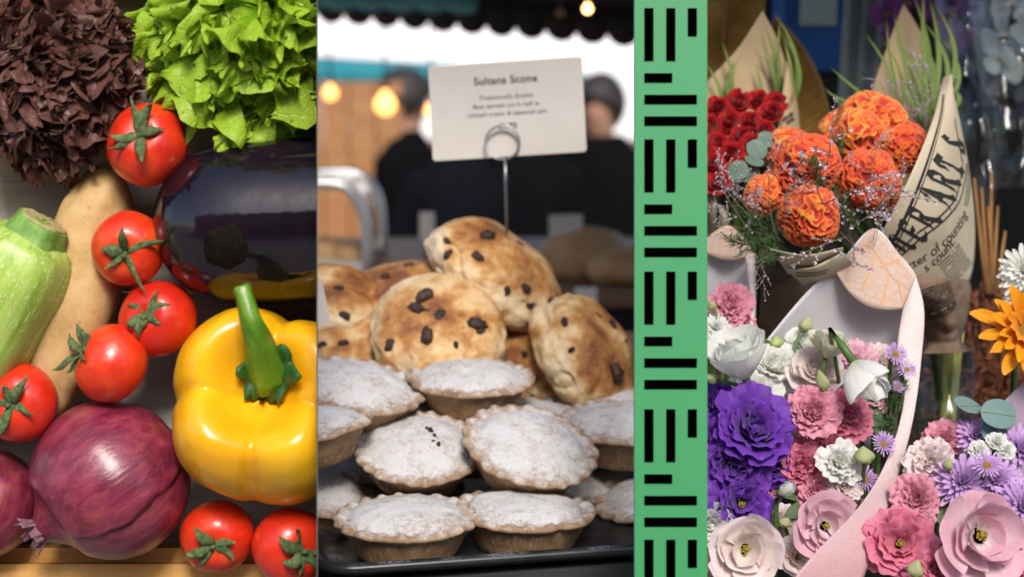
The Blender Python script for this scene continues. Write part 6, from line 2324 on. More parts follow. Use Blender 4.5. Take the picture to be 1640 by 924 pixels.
# peach printed corner on the inner leaf: its own folded-down layer
w_pe = sheet_fn([(1337, 428, 1.353), (1370, 398, 1.353), (1398, 367, 1.353), (1435, 402, 1.353), (1464, 441, 1.348), (1474, 470, 1.345)], [(1337, 432, 1.351), (1358, 466, 1.350), (1385, 488, 1.350), (1415, 496, 1.350), (1444, 494, 1.348), (1470, 484, 1.344)], 0.0, 0.0008, 18)
sheet('printed_corner', w_pe, 30, 12, M_peach, wrap3)
M_peachline = simple('peach_vein', (0.66, 0.34, 0.16, 1), rough=0.7)
pol = []
for pts_ in (((1375, 398), (1430, 445), (1474, 476)), ((1400, 420), (1380, 465)), ((1425, 440), (1412, 488)), ((1410, 428), (1440, 415)), ((1440, 452), (1446, 486))):
    for a, b in zip(pts_[:-1], pts_[1:]):
        p0, p1 = invert_uv(w_pe, *a), invert_uv(w_pe, *b)
        n_ = Vector((-(p1 - p0).y, (p1 - p0).x)).normalized() * 0.008
        pol.append([p0 - n_, p0 + n_, p1 + n_, p1 - n_])
put_flat('vein', pol, w_pe, M_peachline, wrap3, sub=5)
w_rt = sheet_fn([(1466, 441, 1.347), (1480, 500, 1.338), (1474, 590, 1.325), (1458, 690, 1.295), (1432, 780, 1.255), (1398, 880, 1.20), (1372, 960, 1.185)],
                [(1446, 492, 1.344), (1437, 560, 1.330), (1449, 620, 1.318), (1432, 705, 1.285), (1388, 795, 1.225), (1305, 885, 1.175), (1245, 960, 1.16)], 0.001, 0.0014, 20)
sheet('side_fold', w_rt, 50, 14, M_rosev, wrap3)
w_rt2 = sheet_fn([(1452, 500, 1.372), (1441, 560, 1.349), (1446, 620, 1.336), (1433, 705, 1.308), (1396, 795, 1.272), (1322, 880, 1.247)],
                 [(1443, 494, 1.373), (1431, 560, 1.349), (1436, 620, 1.337), (1423, 705, 1.309), (1378, 795, 1.273), (1296, 880, 1.248)], 0.003, 0.001, 20)
g_ = Geo()
b3 = P(1330, 760, 1.38)
for k in range(9):
    g_.tube([P(1260 + 14 * k, 700, 1.36) - b3, P(1300 + 5 * k, 900, 1.38) - b3, Vector((P(1300 + 5 * k, 900, 1.38).x, P(1300, 900, 1.38).y, BENCH_Z + 0.005)) - b3], 0.0025, 6)
ob('stems', g_.me('stems', M_stemg), wrap3)['kind'] = 'stuff'

M_wht = petal_mat('white_petal', (0.66, 0.70, 0.50, 1), (0.86, 0.86, 0.83, 1), lo=0.05, hi=0.40)
M_pur = petal_mat('purple_petal', (0.12, 0.03, 0.26, 1), (0.19, 0.05, 0.46, 1), tr=0.3)
M_pnk = petal_mat('pink_petal', (0.80, 0.50, 0.55, 1), (0.76, 0.32, 0.42, 1), tr=0.34)
M_bls = petal_mat('blush_petal', (0.84, 0.76, 0.66, 1), (0.86, 0.74, 0.75, 1), tr=0.36)
M_pnw = petal_mat('pink_white_petal', (0.84, 0.72, 0.74, 1), (0.80, 0.46, 0.56, 1), tr=0.36)
M_hot = petal_mat('rose_pink_petal', (0.66, 0.16, 0.26, 1), (0.74, 0.24, 0.35, 1), tr=0.3)
M_lil = petal_mat('lilac_petal', (0.50, 0.30, 0.60, 1), (0.66, 0.44, 0.72, 1), tr=0.3)
M_crm = petal_mat('cream_petal', (0.62, 0.64, 0.36, 1), (0.74, 0.72, 0.56, 1), lo=0.05, hi=0.6)
M_yel = petal_mat('gerbera_petal', (0.72, 0.22, 0.003, 1), (0.80, 0.34, 0.005, 1), tr=0.25, lo=0.1, hi=0.7)
M_budw = petal_mat('green_white_bud', (0.40, 0.46, 0.18, 1), (0.60, 0.62, 0.36, 1))
GB = 'flowers in the leaf-print bouquet'
F = flower
F('lisianthus', 'cup', 1194, 606, 1.272, (-0.30, 0.85, 0.30), 74, M_wht, 'large white cup-shaped flower above the purple blooms', 'flower', GB, stem=(1262, 640, 1.28))
F('lisianthus', 'double', 1238, 590, 1.33, (0.1, 0.5, 0.8), 44, M_wht, 'white ruffled flower behind the large white cup', 'flower', GB)
F('lisianthus', 'double', 1210, 632, 1.32, (0.0, 0.4, 0.8), 46, M_wht, 'white ruffled flower resting on the purple blooms', 'flower', GB)
F('lisianthus', 'lisi', 1290, 555, 1.345, (0.0, 0.6, 0.7), 34, M_wht, 'pale white flower half behind the cream bud', 'flower', GB)
F('lisianthus', 'lisi', 1306, 598, 1.315, (-0.1, 0.5, 0.8), 46, M_bls, 'blush white open flower with a green bud across it', 'flower', GB)
F('lisianthus', 'cup', 1322, 572, 1.29, (0.15, 0.95, 0.2), 46, M_crm, 'cream half-open flower standing above the blush one', 'flower', GB, stem=(1312, 640, 1.31))
F('lisianthus', 'closed', 1368, 580, 1.255, (0.42, -0.68, 0.40), 76, M_wht, 'large closed white flower nodding towards the lilac asters', 'flower', GB, stem=(1350, 650, 1.31))
F('lisianthus', 'ruffle', 1368, 585, 1.35, (0.0, 0.6, 0.7), 42, M_pnw, 'pale pink flower behind the nodding white one', 'flower', GB)
F('lisianthus', 'ruffle', 1412, 582, 1.36, (0.2, 0.6, 0.7), 34, M_bls, 'blush flower against the white paper', 'flower', GB)
F('lisianthus', 'double', 1204, 690, 1.26, (0.1, 0.35, 0.9), 66, M_pur, 'large deep purple double flower, topmost of the purple three', 'flower', GB)
F('lisianthus', 'ruffle', 1176, 745, 1.262, (-0.1, -0.1, 0.95), 60, M_pur, 'deep purple double flower in the middle of the purple three', 'flower', GB)
F('lisianthus', 'double', 1184, 806, 1.252, (0.1, 0.1, 1.0), 52, M_pur, 'deep purple flower lowest of the purple three', 'flower', GB, centre='stamens')
F('lisianthus', 'double', 1138, 660, 1.29, (-0.3, 0.3, 0.8), 50, M_pur, 'deep purple flower mostly behind the sign board', 'flower', GB)
F('lisianthus', 'ruffle', 1302, 662, 1.27, (-0.1, 0.35, 0.9), 44, M_pnk, 'pink ruffled flower right of the purple blooms', 'flower', GB)
F('lisianthus', 'ruffle', 1352, 668, 1.295, (0.2, 0.35, 0.9), 44, M_hot, 'deep pink ruffled flower beneath the nodding white one', 'flower', GB)
F('lisianthus', 'ruffle', 1283, 748, 1.275, (0.0, 0.2, 1.0), 44, M_hot, 'deep pink flower in the shade between purple and white blooms', 'flower', GB)
F('lisianthus', 'ruffle', 1305, 785, 1.27, (0.0, 0.2, 1.0), 34, M_pnk, 'pink flower half under the pale carnation-like one', 'flower', GB)
F('lisianthus', 'ruffle', 1342, 742, 1.26, (0.1, 0.3, 0.9), 38, M_wht, 'white carnation-like flower with frilled petals', 'flower', GB)
F('lisianthus', 'ruffle', 1352, 780, 1.265, (0.1, 0.1, 0.9), 30, M_bls, 'blush frilled flower below the white carnation-like one', 'flower', GB)
F('lisianthus', 'lisi', 1318, 842, 1.225, (0.15, 0.15, 1.0), 54, M_pnw, 'open pink-edged flower with a dark yellow eye by the paper fold', 'flower', GB, centre='stamens')
F('lisianthus', 'lisi', 1192, 878, 1.215, (0.0, 0.1, 1.0), 62, M_bls, 'open creamy white flower with a yellow eye at the front', 'flower', GB, centre='stamens')
F('lisianthus', 'lisi', 1275, 892, 1.235, (0.1, 0.2, 1.0), 36, M_bls, 'small cream flower between the two open eyed flowers', 'flower', GB, centre='stamens')
F('lisianthus', 'closed', 1254, 793, 1.235, (0.25, 0.6, 0.6), 30, M_wht, 'round white half-closed flower beside the lowest purple bloom', 'flower', GB)
F('lisianthus', 'ruffle', 1250, 840, 1.27, (0.0, 0.3, 0.9), 34, M_bls, 'shaded blush flower under the half-closed white one', 'flower', GB)
F('lisianthus', 'double', 1140, 840, 1.25, (-0.2, 0.1, 0.9), 40, M_wht, 'white flower beside the sign board at the front', 'flower', GB)
F('lisianthus', 'lisi', 1140, 915, 1.22, (-0.2, 0.1, 0.9), 40, M_bls, 'pale flower low beside the sign board', 'flower', GB)
for (px, py, rp_, lab) in ((1434, 568, 22, 'lilac aster on top of the cluster by the fold'), (1452, 592, 18, 'lilac aster with a yellow eye beside the paper fold'), (1384, 768, 24, 'lilac aster with a yellow eye under the pale green bud'), (1415, 712, 22, 'lilac aster half behind the paper fold'), (1438, 620, 12, 'small lilac aster below the others')):
    F('aster', 'aster', px, py, 1.30 if py < 700 else 1.265, (0.2, 0.5, 0.8), rp_, M_lil, lab, 'aster', 'lilac asters', centre='disc', stem_len=0.08)
bud(1290, 521, 1.335, (0.35, 0.9, 0.2), 12, M_budw, 'pale green bud on a curved stalk against the white paper', [(1272, 560, 1.33), (1274, 620, 1.32)])
bud(1243, 548, 1.335, (-0.1, 0.9, 0.3), 13, M_budg, 'round green bud beside the large white cup', [(1222, 545, 1.33), (1200, 560, 1.32)], long_=1.0)
bud(1318, 612, 1.27, (-0.35, 0.85, 0.3), 11, M_budw, 'slim green bud lying across the blush flower', [(1330, 650, 1.29), (1335, 690, 1.30)], long_=2.4)
bud(1383, 730, 1.245, (-0.1, 0.9, 0.3), 18, M_budw, 'fat pale green bud above the lilac aster', [(1382, 770, 1.26), (1375, 800, 1.28)], long_=1.1)
bud(1140, 606, 1.27, (-0.9, 0.2, 0.3), 9, M_budw, 'slim green bud pointing at the sign board', [(1165, 612, 1.27), (1200, 622, 1.28)], long_=1.8)
bud(1258, 836, 1.245, (0.2, 0.8, 0.4), 11, M_budw, 'small green bud below the half-closed white flower', [(1262, 860, 1.26), (1262, 890, 1.28)], long_=1.0)

# ------------------------------------------------------------------ bouquet at the sign board's edge
wrap4 = thing('peach_white_wrap', 'small white paper wrap with a peach corner beside the sign board', 'paper wrap', Matrix.Translation(P(1160, 560, 1.42)))
f_ = sheet_fn([(1080, 395, 1.40), (1130, 382, 1.40), (1165, 362, 1.40), (1195, 385, 1.395), (1209, 420, 1.39)], [(1080, 570, 1.44), (1120, 570, 1.44), (1160, 570, 1.44), (1185, 570, 1.43), (1200, 570, 1.42)], 0, 0.0015, 20)
sheet('inner_leaf', f_, 24, 16, M_whitep, wrap4)
f_ = sheet_fn([(1128, 384, 1.398), (1165, 361, 1.398), (1196, 386, 1.393), (1208, 412, 1.39)], [(1128, 404, 1.396), (1160, 416, 1.396), (1188, 414, 1.394), (1206, 405, 1.39)], 0, 0.0005, 20)
sheet('printed_corner', f_, 16, 6, M_peach, wrap4)
f_ = sheet_fn([(1210, 405, 1.39), (1211, 470, 1.375), (1210, 545, 1.36)], [(1192, 410, 1.388), (1200, 480, 1.37), (1196, 545, 1.355)], 0.004, 0.001, 20)
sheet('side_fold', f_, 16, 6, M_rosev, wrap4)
F('lisianthus', 'ruffle', 1166, 492, 1.36, (0.1, 0.35, 0.9), 40, M_pnk, 'pink flower in the small wrap beside the sign board', 'flower', 'flowers in the small wrap')
F('lisianthus', 'ruffle', 1176, 520, 1.365, (0.1, 0.2, 0.9), 32, M_hot, 'shaded pink flower under the pink one in the small wrap', 'flower', 'flowers in the small wrap')
F('chrysanthemum', 'mum', 1146, 526, 1.34, (0.0, 0.5, 0.8), 26, M_wht, 'white daisy-like flower in the small wrap', 'flower', 'flowers in the small wrap')
F('chrysanthemum', 'mum', 1138, 552, 1.335, (0.0, 0.5, 0.8), 22, M_wht, 'white daisy-like flower lowest in the small wrap', 'flower', 'flowers in the small wrap')
bud(1140, 490, 1.34, (-0.5, 0.8, 0.3), 8, M_budw, 'green bud in the small wrap', [(1148, 510, 1.34), (1150, 535, 1.35)], long_=1.8)

# ------------------------------------------------------------------ pink and lilac bouquet
wrap5 = thing('lavender_paper_wrap', 'lavender paper wrap behind the pink and lilac bouquet', 'paper wrap', Matrix.Translation(P(1600, 800, 1.34)))
f_ = sheet_fn([(1530, 712, 1.33), (1590, 660, 1.34), (1650, 605, 1.35), (1720, 590, 1.35)], [(1540, 820, 1.34), (1600, 820, 1.35), (1660, 820, 1.35), (1730, 820, 1.35)], 0, 0.0015, 20)
sheet('inner_leaf', f_, 20, 14, M_lav, wrap5)
g_ = Geo()
b3 = P(1600, 800, 1.34)
for k in range(9):
    g_.tube([P(1500 + 20 * k, 860, 1.30) - b3, Vector((P(1560 + 8 * k, 900, 1.33).x, P(1560, 900, 1.33).y, BENCH_Z + 0.005)) - b3], 0.0025, 6)
ob('stems', g_.me('stems', M_stemg), wrap5)['kind'] = 'stuff'
GP = 'flowers in the pink and lilac bouquet'
F('lisianthus', 'lisi', 1562, 858, 1.185, (0.15, 0.2, 0.95), 82, M_pnw, 'large open pink-white flower with a yellow eye', 'flower', GP, centre='stamens')
F('lisianthus', 'double', 1440, 872, 1.20, (-0.1, 0.25, 0.95), 60, M_hot, 'rose pink ruffled flower beside the large open one', 'flower', GP, centre='stamens')
F('lisianthus', 'ruffle', 1502, 912, 1.19, (-0.1, 0.2, 0.9), 46, M_hot, 'rose pink flower low under the large open one', 'flower', GP)
F('lisianthus', 'double', 1625, 915, 1.19, (0.1, 0.2, 0.9), 50, M_hot, 'rose pink flower partly under the large open one', 'flower', GP)
F('lisianthus', 'ruffle', 1492, 745, 1.255, (-0.35, 0.4, 0.8), 44, M_bls, 'blush frilled flower at the edge of the lilac blooms', 'flower', GP)
F('lisianthus', 'ruffle', 1468, 802, 1.23, (-0.4, 0.2, 0.9), 42, M_pnk, 'salmon pink frilled flower above the rose pink one', 'flower', GP)
F('lisianthus', 'ruffle', 1512, 706, 1.30, (-0.2, 0.6, 0.7), 36, M_pnk, 'pink flower topmost beside the vase', 'flower', GP)
F('chrysanthemum', 'mum', 1540, 775, 1.235, (-0.2, 0.4, 0.9), 48, M_lil, 'lilac chrysanthemum above the large open flower', 'flower', GP)
F('chrysanthemum', 'mum', 1592, 770, 1.235, (0.1, 0.4, 0.9), 46, M_lil, 'lilac chrysanthemum in the middle of the lilac row', 'flower', GP)
F('chrysanthemum', 'mum', 1635, 812, 1.215, (0.2, 0.3, 0.9), 46, M_lil, 'lilac chrysanthemum beside the large open flower', 'flower', GP)
F('chrysanthemum', 'mum', 1562, 702, 1.29, (0.0, 0.6, 0.8), 36, M_lil, 'lilac chrysanthemum under the narrow eucalyptus leaf', 'flower', GP)
F('chrysanthemum', 'mum', 1632, 720, 1.27, (0.2, 0.5, 0.8), 42, M_lil, 'lilac chrysanthemum beside the small white flowers', 'flower', GP)
F('aster', 'aster', 1580, 745, 1.215, (0.0, 0.5, 0.85), 26, M_lil, 'lilac aster with an orange eye among the chrysanthemums', 'aster', 'lilac asters', centre='disc', stem_len=0.08)
for (px, py) in ((1596, 708), (1610, 722), (1568, 722), (1632, 860), (1640, 880)):
    F('white_filler_flower', 'ruffle', px, py, 1.25 if py < 800 else 1.21, (0, 0.6, 0.8), 17, M_wht, 'small white frilled flower among the lilac chrysanthemums', 'flower', 'small white filler flowers')
bud(1519, 744, 1.225, (0.1, 0.9, 0.4), 9, M_budw, 'green bud beside the blush frilled flower', [(1522, 770, 1.24), (1524, 790, 1.25)], long_=1.6)
bud(1466, 912, 1.165, (0.15, 0.9, 0.3), 14, M_budw, 'pale green bud below the rose pink flower', [(1468, 950, 1.18), (1470, 980, 1.19)], long_=1.5)

# ------------------------------------------------------------------ gerbera and white chrysanthemum at the right
F('gerbera', 'gerb', 1642, 532, 1.33, (-0.05, 0.30, 0.95), 80, M_yel, 'large golden yellow flower with pointed petals', 'flower', None, centre='disc', stem_len=0.28)
F('chrysanthemum', 'mum', 1640, 435, 1.37, (-0.2, 0.2, 0.9), 44, M_wht, 'white chrysanthemum above the golden yellow flower', 'flower', 'white chrysanthemums', stem_len=0.3)
F('chrysanthemum', 'mum', 1632, 480, 1.375, (-0.2, -0.2, 0.9), 30, M_wht, 'shaded white chrysanthemum behind the golden flower', 'flower', 'white chrysanthemums', stem_len=0.3)

# ------------------------------------------------------------------ glass vase with stems
def thin_glass(name, tint, ior, rough=0.03):
    t = NT(name)
    tp = t.n('ShaderNodeBsdfTransparent'); tp.inputs[0].default_value = tint
    gl = t.n('ShaderNodeBsdfGlossy'); gl.inputs['Roughness'].default_value = rough
    lw = t.n('ShaderNodeLayerWeight'); lw.inputs['Blend'].default_value = 0.3
    mx = t.n('ShaderNodeMixShader')
    t.link(t.math('ADD', t.math('MULTIPLY', t.math('POWER', lw.outputs['Facing'], 4.0), 0.6), (ior - 1) * 0.08), mx.inputs[0]); t.link(tp.outputs[0], mx.inputs[1]); t.link(gl.outputs[0], mx.inputs[2]); t.link(mx.outputs[0], t.out.inputs[0])
    return t.m
M_vase = thin_glass('vase_glass', (0.90, 0.94, 0.92, 1), 1.5)
M_water = thin_glass('vase_water', (0.86, 0.88, 0.76, 1), 1.2)
vc = P(1514, 640, 1.52)
vh0 = BENCH_Z + 0.002
vtop = P(1514, 545, 1.52).z
root = thing('glass_vase', 'clear glass vase of stems under the printed paper bouquet', 'vase', Matrix.Translation(Vector((vc.x, vc.y, vh0))))
rv = 42 * S(1.52)
H_ = vtop - vh0
ob('glass', lathe('glass', [(1e-5, 0), (rv * 0.95, 0), (rv, 0.004), (rv, H_ * 0.6), (rv * 1.12, H_), (rv * 1.08, H_), (rv * 0.96, H_ * 0.6), (rv * 0.95, 0.010), (1e-5, 0.008)], 40, M_vase), root)
zw = P(1514, 665, 1.52).z - vh0
ob('water', lathe('water', [(1e-5, 0.0105), (rv * 0.93, 0.0105), (rv * 0.935, zw), (1e-5, zw)], 40, M_water, smooth=False), root)
M_ystem = simple('pale_stem', (0.26, 0.27, 0.05, 1), (0.42, 0.36, 0.10, 1), 80, 0.6)
r = random.Random(4)
for k in range(14):
    a = r.uniform(0, 6.28); q = r.uniform(0.1, 0.75) * rv
    a2 = a + 2.6
    g_ = Geo().tube([Vector((q * cos(a2), q * sin(a2), 0.012)), Vector((q * 0.8 * cos(a), q * 0.8 * sin(a), H_ + 0.02))], r.uniform(0.002, 0.0034), 7)
    ob('flower_stalk', g_.me('flower_stalk', M_ystem), root)

# ------------------------------------------------------------------ behind: dried foliage, golden palm leaf, cellophane, orchids
M_rust = simple('rusty_foliage', (0.10, 0.026, 0.010, 1), (0.20, 0.060, 0.018, 1), 60, 0.8)
M_ochre = simple('ochre_stalk', (0.22, 0.10, 0.03, 1), (0.32, 0.16, 0.05, 1), 60, 0.8)
def dried(cx, cy, d, w, h, n, seed, label):
    r = random.Random(seed)
    b = P(cx, cy + h, d)
    root = thing('dried_bush', label, 'dried plant', Matrix.Translation(b), 'dried rust-coloured bunches')
    g_ = Geo()
    tips = []
    for k in range(n):
        tip = P(cx + r.gauss(0, 0.38) * w, cy + r.uniform(-0.6, 0.9) * h, d + r.uniform(-0.05, 0.05)) - b
        m1 = tip * 0.5 + Vector((r.uniform(-1, 1), r.uniform(-1, 1), r.uniform(-1, 1))) * 0.015
        g_.tube([Vector((r.uniform(-0.01, 0.01), 0, 0)), m1, tip], [0.0010, 0.0007, 0.0004], 3)
        tips.append((tip, (tip - m1).normalized()))
    ob('twigs', g_.me('twigs', M_rust), root)['kind'] = 'stuff'
    g_ = Geo()
    for tip, dr in tips:
        for q in range(9):
            p = tip - dr * r.uniform(0, 0.05)
            sd = Vector((r.uniform(-1, 1), r.uniform(-1, 1), r.uniform(-1, 1))).normalized()
            e = p + (dr * 0.5 + sd).normalized() * r.uniform(0.006, 0.016)
            s2 = (e - p).cross(AX_F).normalized() * 0.0016
            g_.add(([p, p.lerp(e, 0.5) + s2, e, p.lerp(e, 0.5) - s2], [(0, 1, 2, 3)]))
    ob('leaflets', g_.me('leaflets', M_rust, False), root)['kind'] = 'stuff'
dried(1600, 540, 1.66, 130, 190, 200, 1, 'rust-coloured dried bush behind the golden flower')
dried(1560, 640, 1.70, 110, 150, 160, 2, 'rust-coloured dried bush behind the vase')
dried(1330, 560, 1.62, 200, 120, 140, 3, 'dark dried bush in the shade behind the leaf-print wrap')
root = thing('dried_stalks', 'ochre dried stalks fanning up behind the printed paper bouquet', 'dried plant', Matrix.Translation(P(1580, 470, 1.62)))
b = P(1580, 470, 1.62)
for k, (tx, ty) in enumerate(((1560, 285), (1572, 300), (1588, 275), (1598, 330), (1582, 330), (1610, 370))):
    g_ = Geo().tube([Vector((0.002 * k, 0, 0)), P(tx, ty, 1.62) - b], [0.003, 0.0012], 5)
    ob('stalk', g_.me('stalk', M_ochre), root)

# golden pleated palm leaf
t = NT('gold_palm')
f = t.noise(50, 4, 0.6, t.coords((1, 1, 1)))
c = t.ramp(f, [(0.3, (0.30, 0.16, 0.035, 1)), (0.7, (0.50, 0.30, 0.075, 1))])
t.set(color=c, rough=0.5, metal=0.15)
M_gold = t.m
def gold_leaf(org, base_px, rim, npl, label, cup):
    """rim: list of picture points along the leaf edge; ribs run from the midrib to the edge"""
    b = P(*org)
    root = thing('golden_palm_leaf', label, 'palm leaf', Matrix.Translation(b), 'golden dried palm leaves')
    A_ = [P(*p) for p in base_px]
    R2 = [P(*p) for p in rim]
    for k in range(npl):
        u0, u1 = k / npl, (k + 1) / npl
        vs, fs = [], []
        nv = 8
        for j in range(nv + 1):
            v_ = j / nv
            for q, (u, zz) in enumerate(((u0, -1), ((u0 + u1) / 2, 1), (u1, -1))):
                p = crv(A_, u).lerp(crv(R2, u), v_) + AX_F * (0.02 * cup * sin(pi * v_)) + AX_T * (zz * 0.0022)
                vs.append(p - b)
        for j in range(nv):
            for q in range(2):
                a = j * 3 + q
                fs.append((a, a + 1, a + 4, a + 3))
        ob('pleat', me_from('pleat', vs, fs, False, M_gold), root)
    g_ = Geo().tube([crv(A_, i / 12) - b for i in range(13)], 0.003, 6)
    ob('midrib', g_.me('midrib', M_gold), root)
    g_ = Geo().tube([crv(R2, i / 24) - b for i in range(25)], 0.0016, 6)
    ob('rim', g_.me('rim', M_gold), root)
gold_leaf((1290, 300, 1.78), [(1235, 60, 1.78), (1225, 140, 1.78), (1240, 220, 1.77), (1262, 300, 1.76)], [(1242, 28, 1.80), (1290, 85, 1.80), (1322, 160, 1.79), (1340, 270, 1.78)], 30, 'golden pleated palm leaf curving down beside the kraft cone', 0.5)
gold_leaf((1150, 300, 1.80), [(1170, -60, 1.82), (1162, 30, 1.81), (1158, 90, 1.80), (1165, 180, 1.79)], [(1240, -110, 1.84), (1228, -40, 1.84), (1218, 60, 1.82), (1200, 150, 1.80)], 26, 'golden palm leaf standing behind the kraft cone, half facing the orange bouquet', -0.5)
gold_leaf((1150, 320, 1.81), [(1170, -60, 1.82), (1162, 30, 1.81), (1158, 90, 1.80), (1165, 180, 1.79)], [(1090, -60, 1.84), (1080, 60, 1.84), (1085, 130, 1.83), (1110, 240, 1.82)], 26, 'golden palm leaf standing behind the kraft cone, half facing the sign board', -0.5)

# pale wrapped rods
M_rod = simple('pale_rod', (0.30, 0.30, 0.25, 1), (0.40, 0.40, 0.34, 1), 20, 0.35)
M_rod2 = simple('grey_rod', (0.16, 0.17, 0.16, 1), (0.22, 0.23, 0.22, 1), 20, 0.35)
for k in range(5):
    top = P(1362 + 13 * k, -30, 2.0); bot = P(1338 + 12 * k, 330, 1.98)
    o = ob('paper_roll', lathe('paper_roll', [(1e-5, 0), (0.0055, 0), (0.006, 0.002), (0.006, (top - bot).length), (0.004, (top - bot).length), (0.0038, (top - bot).length - 0.02), (1e-5, (top - bot).length - 0.02)], 16, M_rod if k % 2 == 0 else M_rod2), None, mtx(bot, (top - bot).to_track_quat('Z', 'Y').to_matrix()))
    tag(o, 'slim pale wrapping roll leaning behind the orange bouquet' if k % 2 == 0 else 'slim grey wrapping roll leaning behind the orange bouquet', 'paper roll', 'wrapping rolls at the back')
root = thing('paper_roll_bin', 'dark bin holding the wrapping rolls', 'bin', Matrix.Translation(Vector((P(1362, 330, 1.99).x, P(1362, 330, 1.99).y, BENCH_Z))))
ob('bin', lathe('bin', [(0.045, 0), (0.055, P(1362, 325, 1.99).z - BENCH_Z), (0.052, P(1362, 325, 1.99).z - BENCH_Z), (0.042, 0.01), (1e-5, 0.01)], 28, M_bench), root)
ob('rim', lathe('rim', [(0.054, P(1362, 325, 1.99).z - BENCH_Z), (0.058, P(1362, 325, 1.99).z - BENCH_Z + 0.003), (0.054, P(1362, 325, 1.99).z - BENCH_Z + 0.008), (0.051, P(1362, 325, 1.99).z - BENCH_Z + 0.003)], 28, M_bench), root)

# blue box with a pale window, standing in for a blurred vehicle
M_blue = simple('blue_paint', (0.02, 0.10, 0.32, 1), (0.03, 0.14, 0.40, 1), 6, 0.5)
M_palewin = simple('pale_window', (0.40, 0.46, 0.44, 1), (0.5, 0.56, 0.5, 1), 4, 0.3)
p0 = P(1340, 115, 2.16)
root = thing('blue_vehicle_standin', 'blue box with a pale window standing in for a blurred vehicle behind the golden palm leaf', 'vehicle stand-in', Matrix.Translation(Vector((p0.x, p0.y, 0))))
ob('body', bevel_box('body', (-0.085, -0.04, p0.z), (0.012, 0.04, 2.05), 0.004, M_blue), root)
ob('window', bevel_box('window', (-0.060, -0.048, P(1300, 42, 2.12).z), (-0.012, -0.042, P(1300, -20, 2.12).z), 0.002, M_palewin), root)
ob('stand', bevel_box('stand', (-0.08, -0.03, 0), (0.005, 0.03, p0.z - 0.001), 0.004, M_back), root)

# orchids
M_orw = petal_mat('white_orchid_petal', (0.62, 0.66, 0.60, 1), (0.74, 0.76, 0.74, 1), tr=0.3)
M_orp = petal_mat('purple_orchid_petal', (0.26, 0.045, 0.24, 1), (0.34, 0.08, 0.32, 1), tr=0.3)
for i, (px, py, rp_) in enumerate(((1622, 12, 36), (1608, 62, 38), (1640, 95, 44), (1600, 96, 26), (1650, 40, 34))):
    F('orchid', 'orchid', px, py, 1.72 - 0.01 * i, (-0.25, -0.1, 0.95), rp_, M_orw, ('white orchid bloom on the arching spray beyond the cellophane', 'white orchid bloom hanging lowest on the spray')[1 if i == 3 else 0], 'orchid', 'white orchids', spin=0.2 * i, centre='lip', stem=(1665, 60, 1.75))
for i, (px, py, rp_) in enumerate(((1420, 22, 30), (1455, 5, 32), (1525, 25, 34), (1556, 8, 30), (1520, 68, 26), (1432, 60, 26), (1545, 55, 26), (1490, 15, 26))):
    F('orchid', 'orchid', px, py, 1.95, (-0.1 + 0.05 * i, 0.1, 0.95), rp_, M_orp, 'purple orchid bloom at the back of the stall', 'orchid', 'purple orchids', spin=0.5 * i, centre='lip', stem=(1500, 180, 2.0))
# cellophane sleeves
t = NT('cellophane')
t.set(color=(0.95, 0.97, 0.97, 1), rough=0.06, spec=0.8)
tp = t.n('ShaderNodeBsdfTransparent'); tp.inputs[0].default_value = (0.93, 0.95, 0.95, 1)
gl = t.n('ShaderNodeBsdfGlossy'); gl.inputs['Roughness'].default_value = 0.12
lw = t.n('ShaderNodeLayerWeight'); lw.inputs['Blend'].default_value = 0.3
t.bump(t.noise(40, 3, 0.6), 0.4, 0.004)
bpn = [n_ for n_ in t.t.nodes if n_.type == 'BUMP'][0]
t.link(bpn.outputs[0], gl.inputs['Normal']); t.link(bpn.outputs[0], lw.inputs['Normal'])
mx = t.n('ShaderNodeMixShader'); t.link(t.math('ADD', t.math('MULTIPLY', t.math('POWER', lw.outputs['Facing'], 3.0), 0.7), 0.05), mx.inputs[0]); t.link(tp.outputs[0], mx.inputs[1]); t.link(gl.outputs[0], mx.inputs[2]); t.link(mx.outputs[0], t.out.inputs[0])
M_cello = t.m
def cello(label, ra, rb, sd):
    root = thing('cellophane_sleeve', label, 'cellophane', Matrix.Translation(P(*ra[-1])))
    fn = sheet_fn(ra, rb, 0.03, 0.022, 16, sd)
    inv_ = root.matrix_world.inverted()
    ob('front', gridmesh('front', 34, 24, lambda u, v_: inv_ @ fn(u, v_), M_cello), root)
    fn2 = sheet_fn(ra, rb, -0.03, 0.016, 16, sd + 4)
    ob('back', gridmesh('back', 24, 16, lambda u, v_: inv_ @ fn2(u, v_), M_cello), root)
cello('crumpled clear cellophane sleeve beside the lettered paper', [(1490, -10, 1.70), (1500, 100, 1.68), (1525, 200, 1.66), (1545, 330, 1.66)], [(1575, -10, 1.70), (1580, 100, 1.68), (1590, 200, 1.66), (1590, 330, 1.66)], 2)
cello('clear cellophane sleeve round the white orchids', [(1548, -10, 1.66), (1562, 80, 1.65), (1575, 200, 1.65), (1590, 300, 1.65)], [(1680, -10, 1.66), (1680, 80, 1.65), (1670, 200, 1.65), (1650, 300, 1.65)], 7)

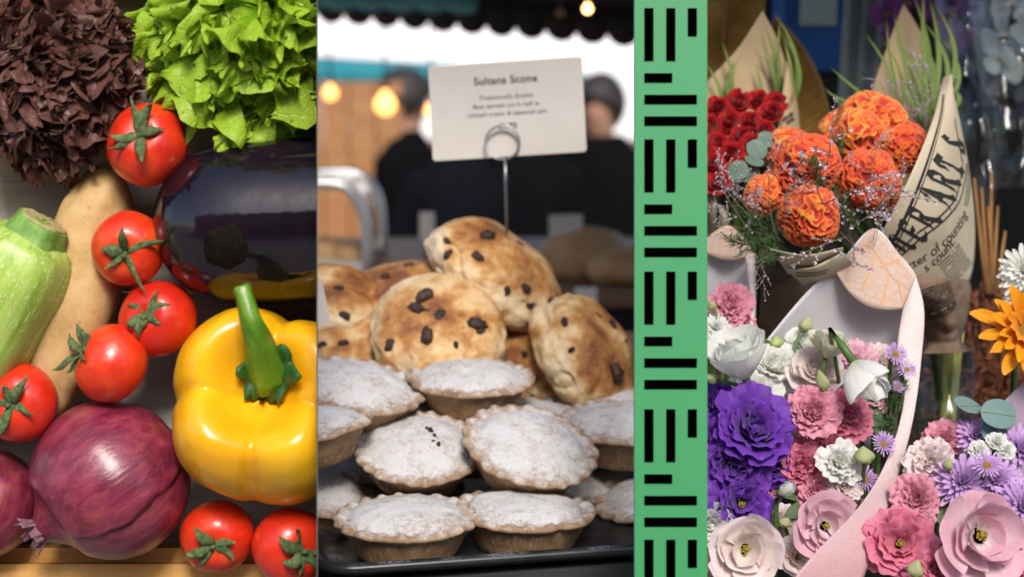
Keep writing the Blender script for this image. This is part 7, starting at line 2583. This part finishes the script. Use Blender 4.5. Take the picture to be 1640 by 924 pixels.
# ------------------------------------------------------------------ greenery filling the bunches
M_lgreen = petal_mat('lisianthus_leaf', (0.05, 0.10, 0.03, 1), (0.10, 0.17, 0.06, 1), tr=0.15)
for (px, py, d, ax_, rp_, sp, lg, lab) in (
        (1248, 700, 1.285, (0.3, 0.4, 0.8), 13, 0.4, 2.2, 'narrow green leaf beside the topmost purple flower'),
        (1330, 705, 1.295, (-0.2, 0.5, 0.8), 13, 2.6, 2.2, 'narrow green leaf under the deep pink flower'),
        (1268, 790, 1.27, (0.1, 0.6, 0.8), 12, 1.2, 2.0, 'narrow green leaf behind the half-closed white flower'),
        (1400, 660, 1.315, (0.2, 0.5, 0.8), 14, 2.9, 2.4, 'narrow green leaf below the nodding white flower'),
        (1415, 680, 1.315, (-0.3, 0.4, 0.8), 12, 0.5, 2.4, 'second narrow leaf by the fern beside the paper fold'),
        (1280, 815, 1.262, (0.1, 0.5, 0.8), 12, 2.0, 2.0, 'narrow green leaf over the pink-edged flower'),
        (1230, 830, 1.262, (0.1, 0.5, 0.8), 12, 0.9, 2.0, 'narrow green leaf beside the lowest purple flower'),
        (1520, 820, 1.235, (0.1, 0.5, 0.8), 13, 2.2, 2.0, 'narrow green leaf between the salmon and lilac flowers'),
        (1480, 850, 1.225, (0.1, 0.5, 0.8), 12, 0.7, 2.0, 'narrow green leaf behind the rose pink ruffled flower')):
    round_leaf(px, py, d, ax_, rp_, lab, sp, M_lgreen, None, lg, 'green_leaf')
F('lisianthus', 'ruffle', 1395, 640, 1.33, (0.2, 0.5, 0.8), 38, M_pnw, 'pale pink flower deep behind the nodding white one', 'flower', GB)
F('lisianthus', 'ruffle', 1255, 705, 1.30, (0.1, 0.4, 0.9), 36, M_wht, 'white frilled flower tucked behind the topmost purple flower', 'flower', GB)
F('lisianthus', 'ruffle', 1330, 722, 1.29, (0.1, 0.4, 0.9), 36, M_hot, 'deep pink flower above the white carnation-like one', 'flower', GB)
F('lisianthus', 'ruffle', 1232, 770, 1.285, (0.1, 0.3, 0.9), 34, M_pnk, 'pink flower tucked between purple blooms and half-closed white one', 'flower', GB)
F('lisianthus', 'ruffle', 1390, 830, 1.285, (0.2, 0.3, 0.9), 30, M_pnk, 'pink flower inside the paper fold beside the eyed pink one', 'flower', GB)
F('lisianthus', 'ruffle', 1236, 742, 1.275, (0.3, 0.2, 0.9), 40, M_pur, 'small purple bloom beside the middle purple flower', 'flower', GB)
F('lisianthus', 'ruffle', 1148, 706, 1.275, (-0.2, 0.3, 0.9), 44, M_pur, 'purple bloom squeezed between topmost purple flower and sign board', 'flower', GB)
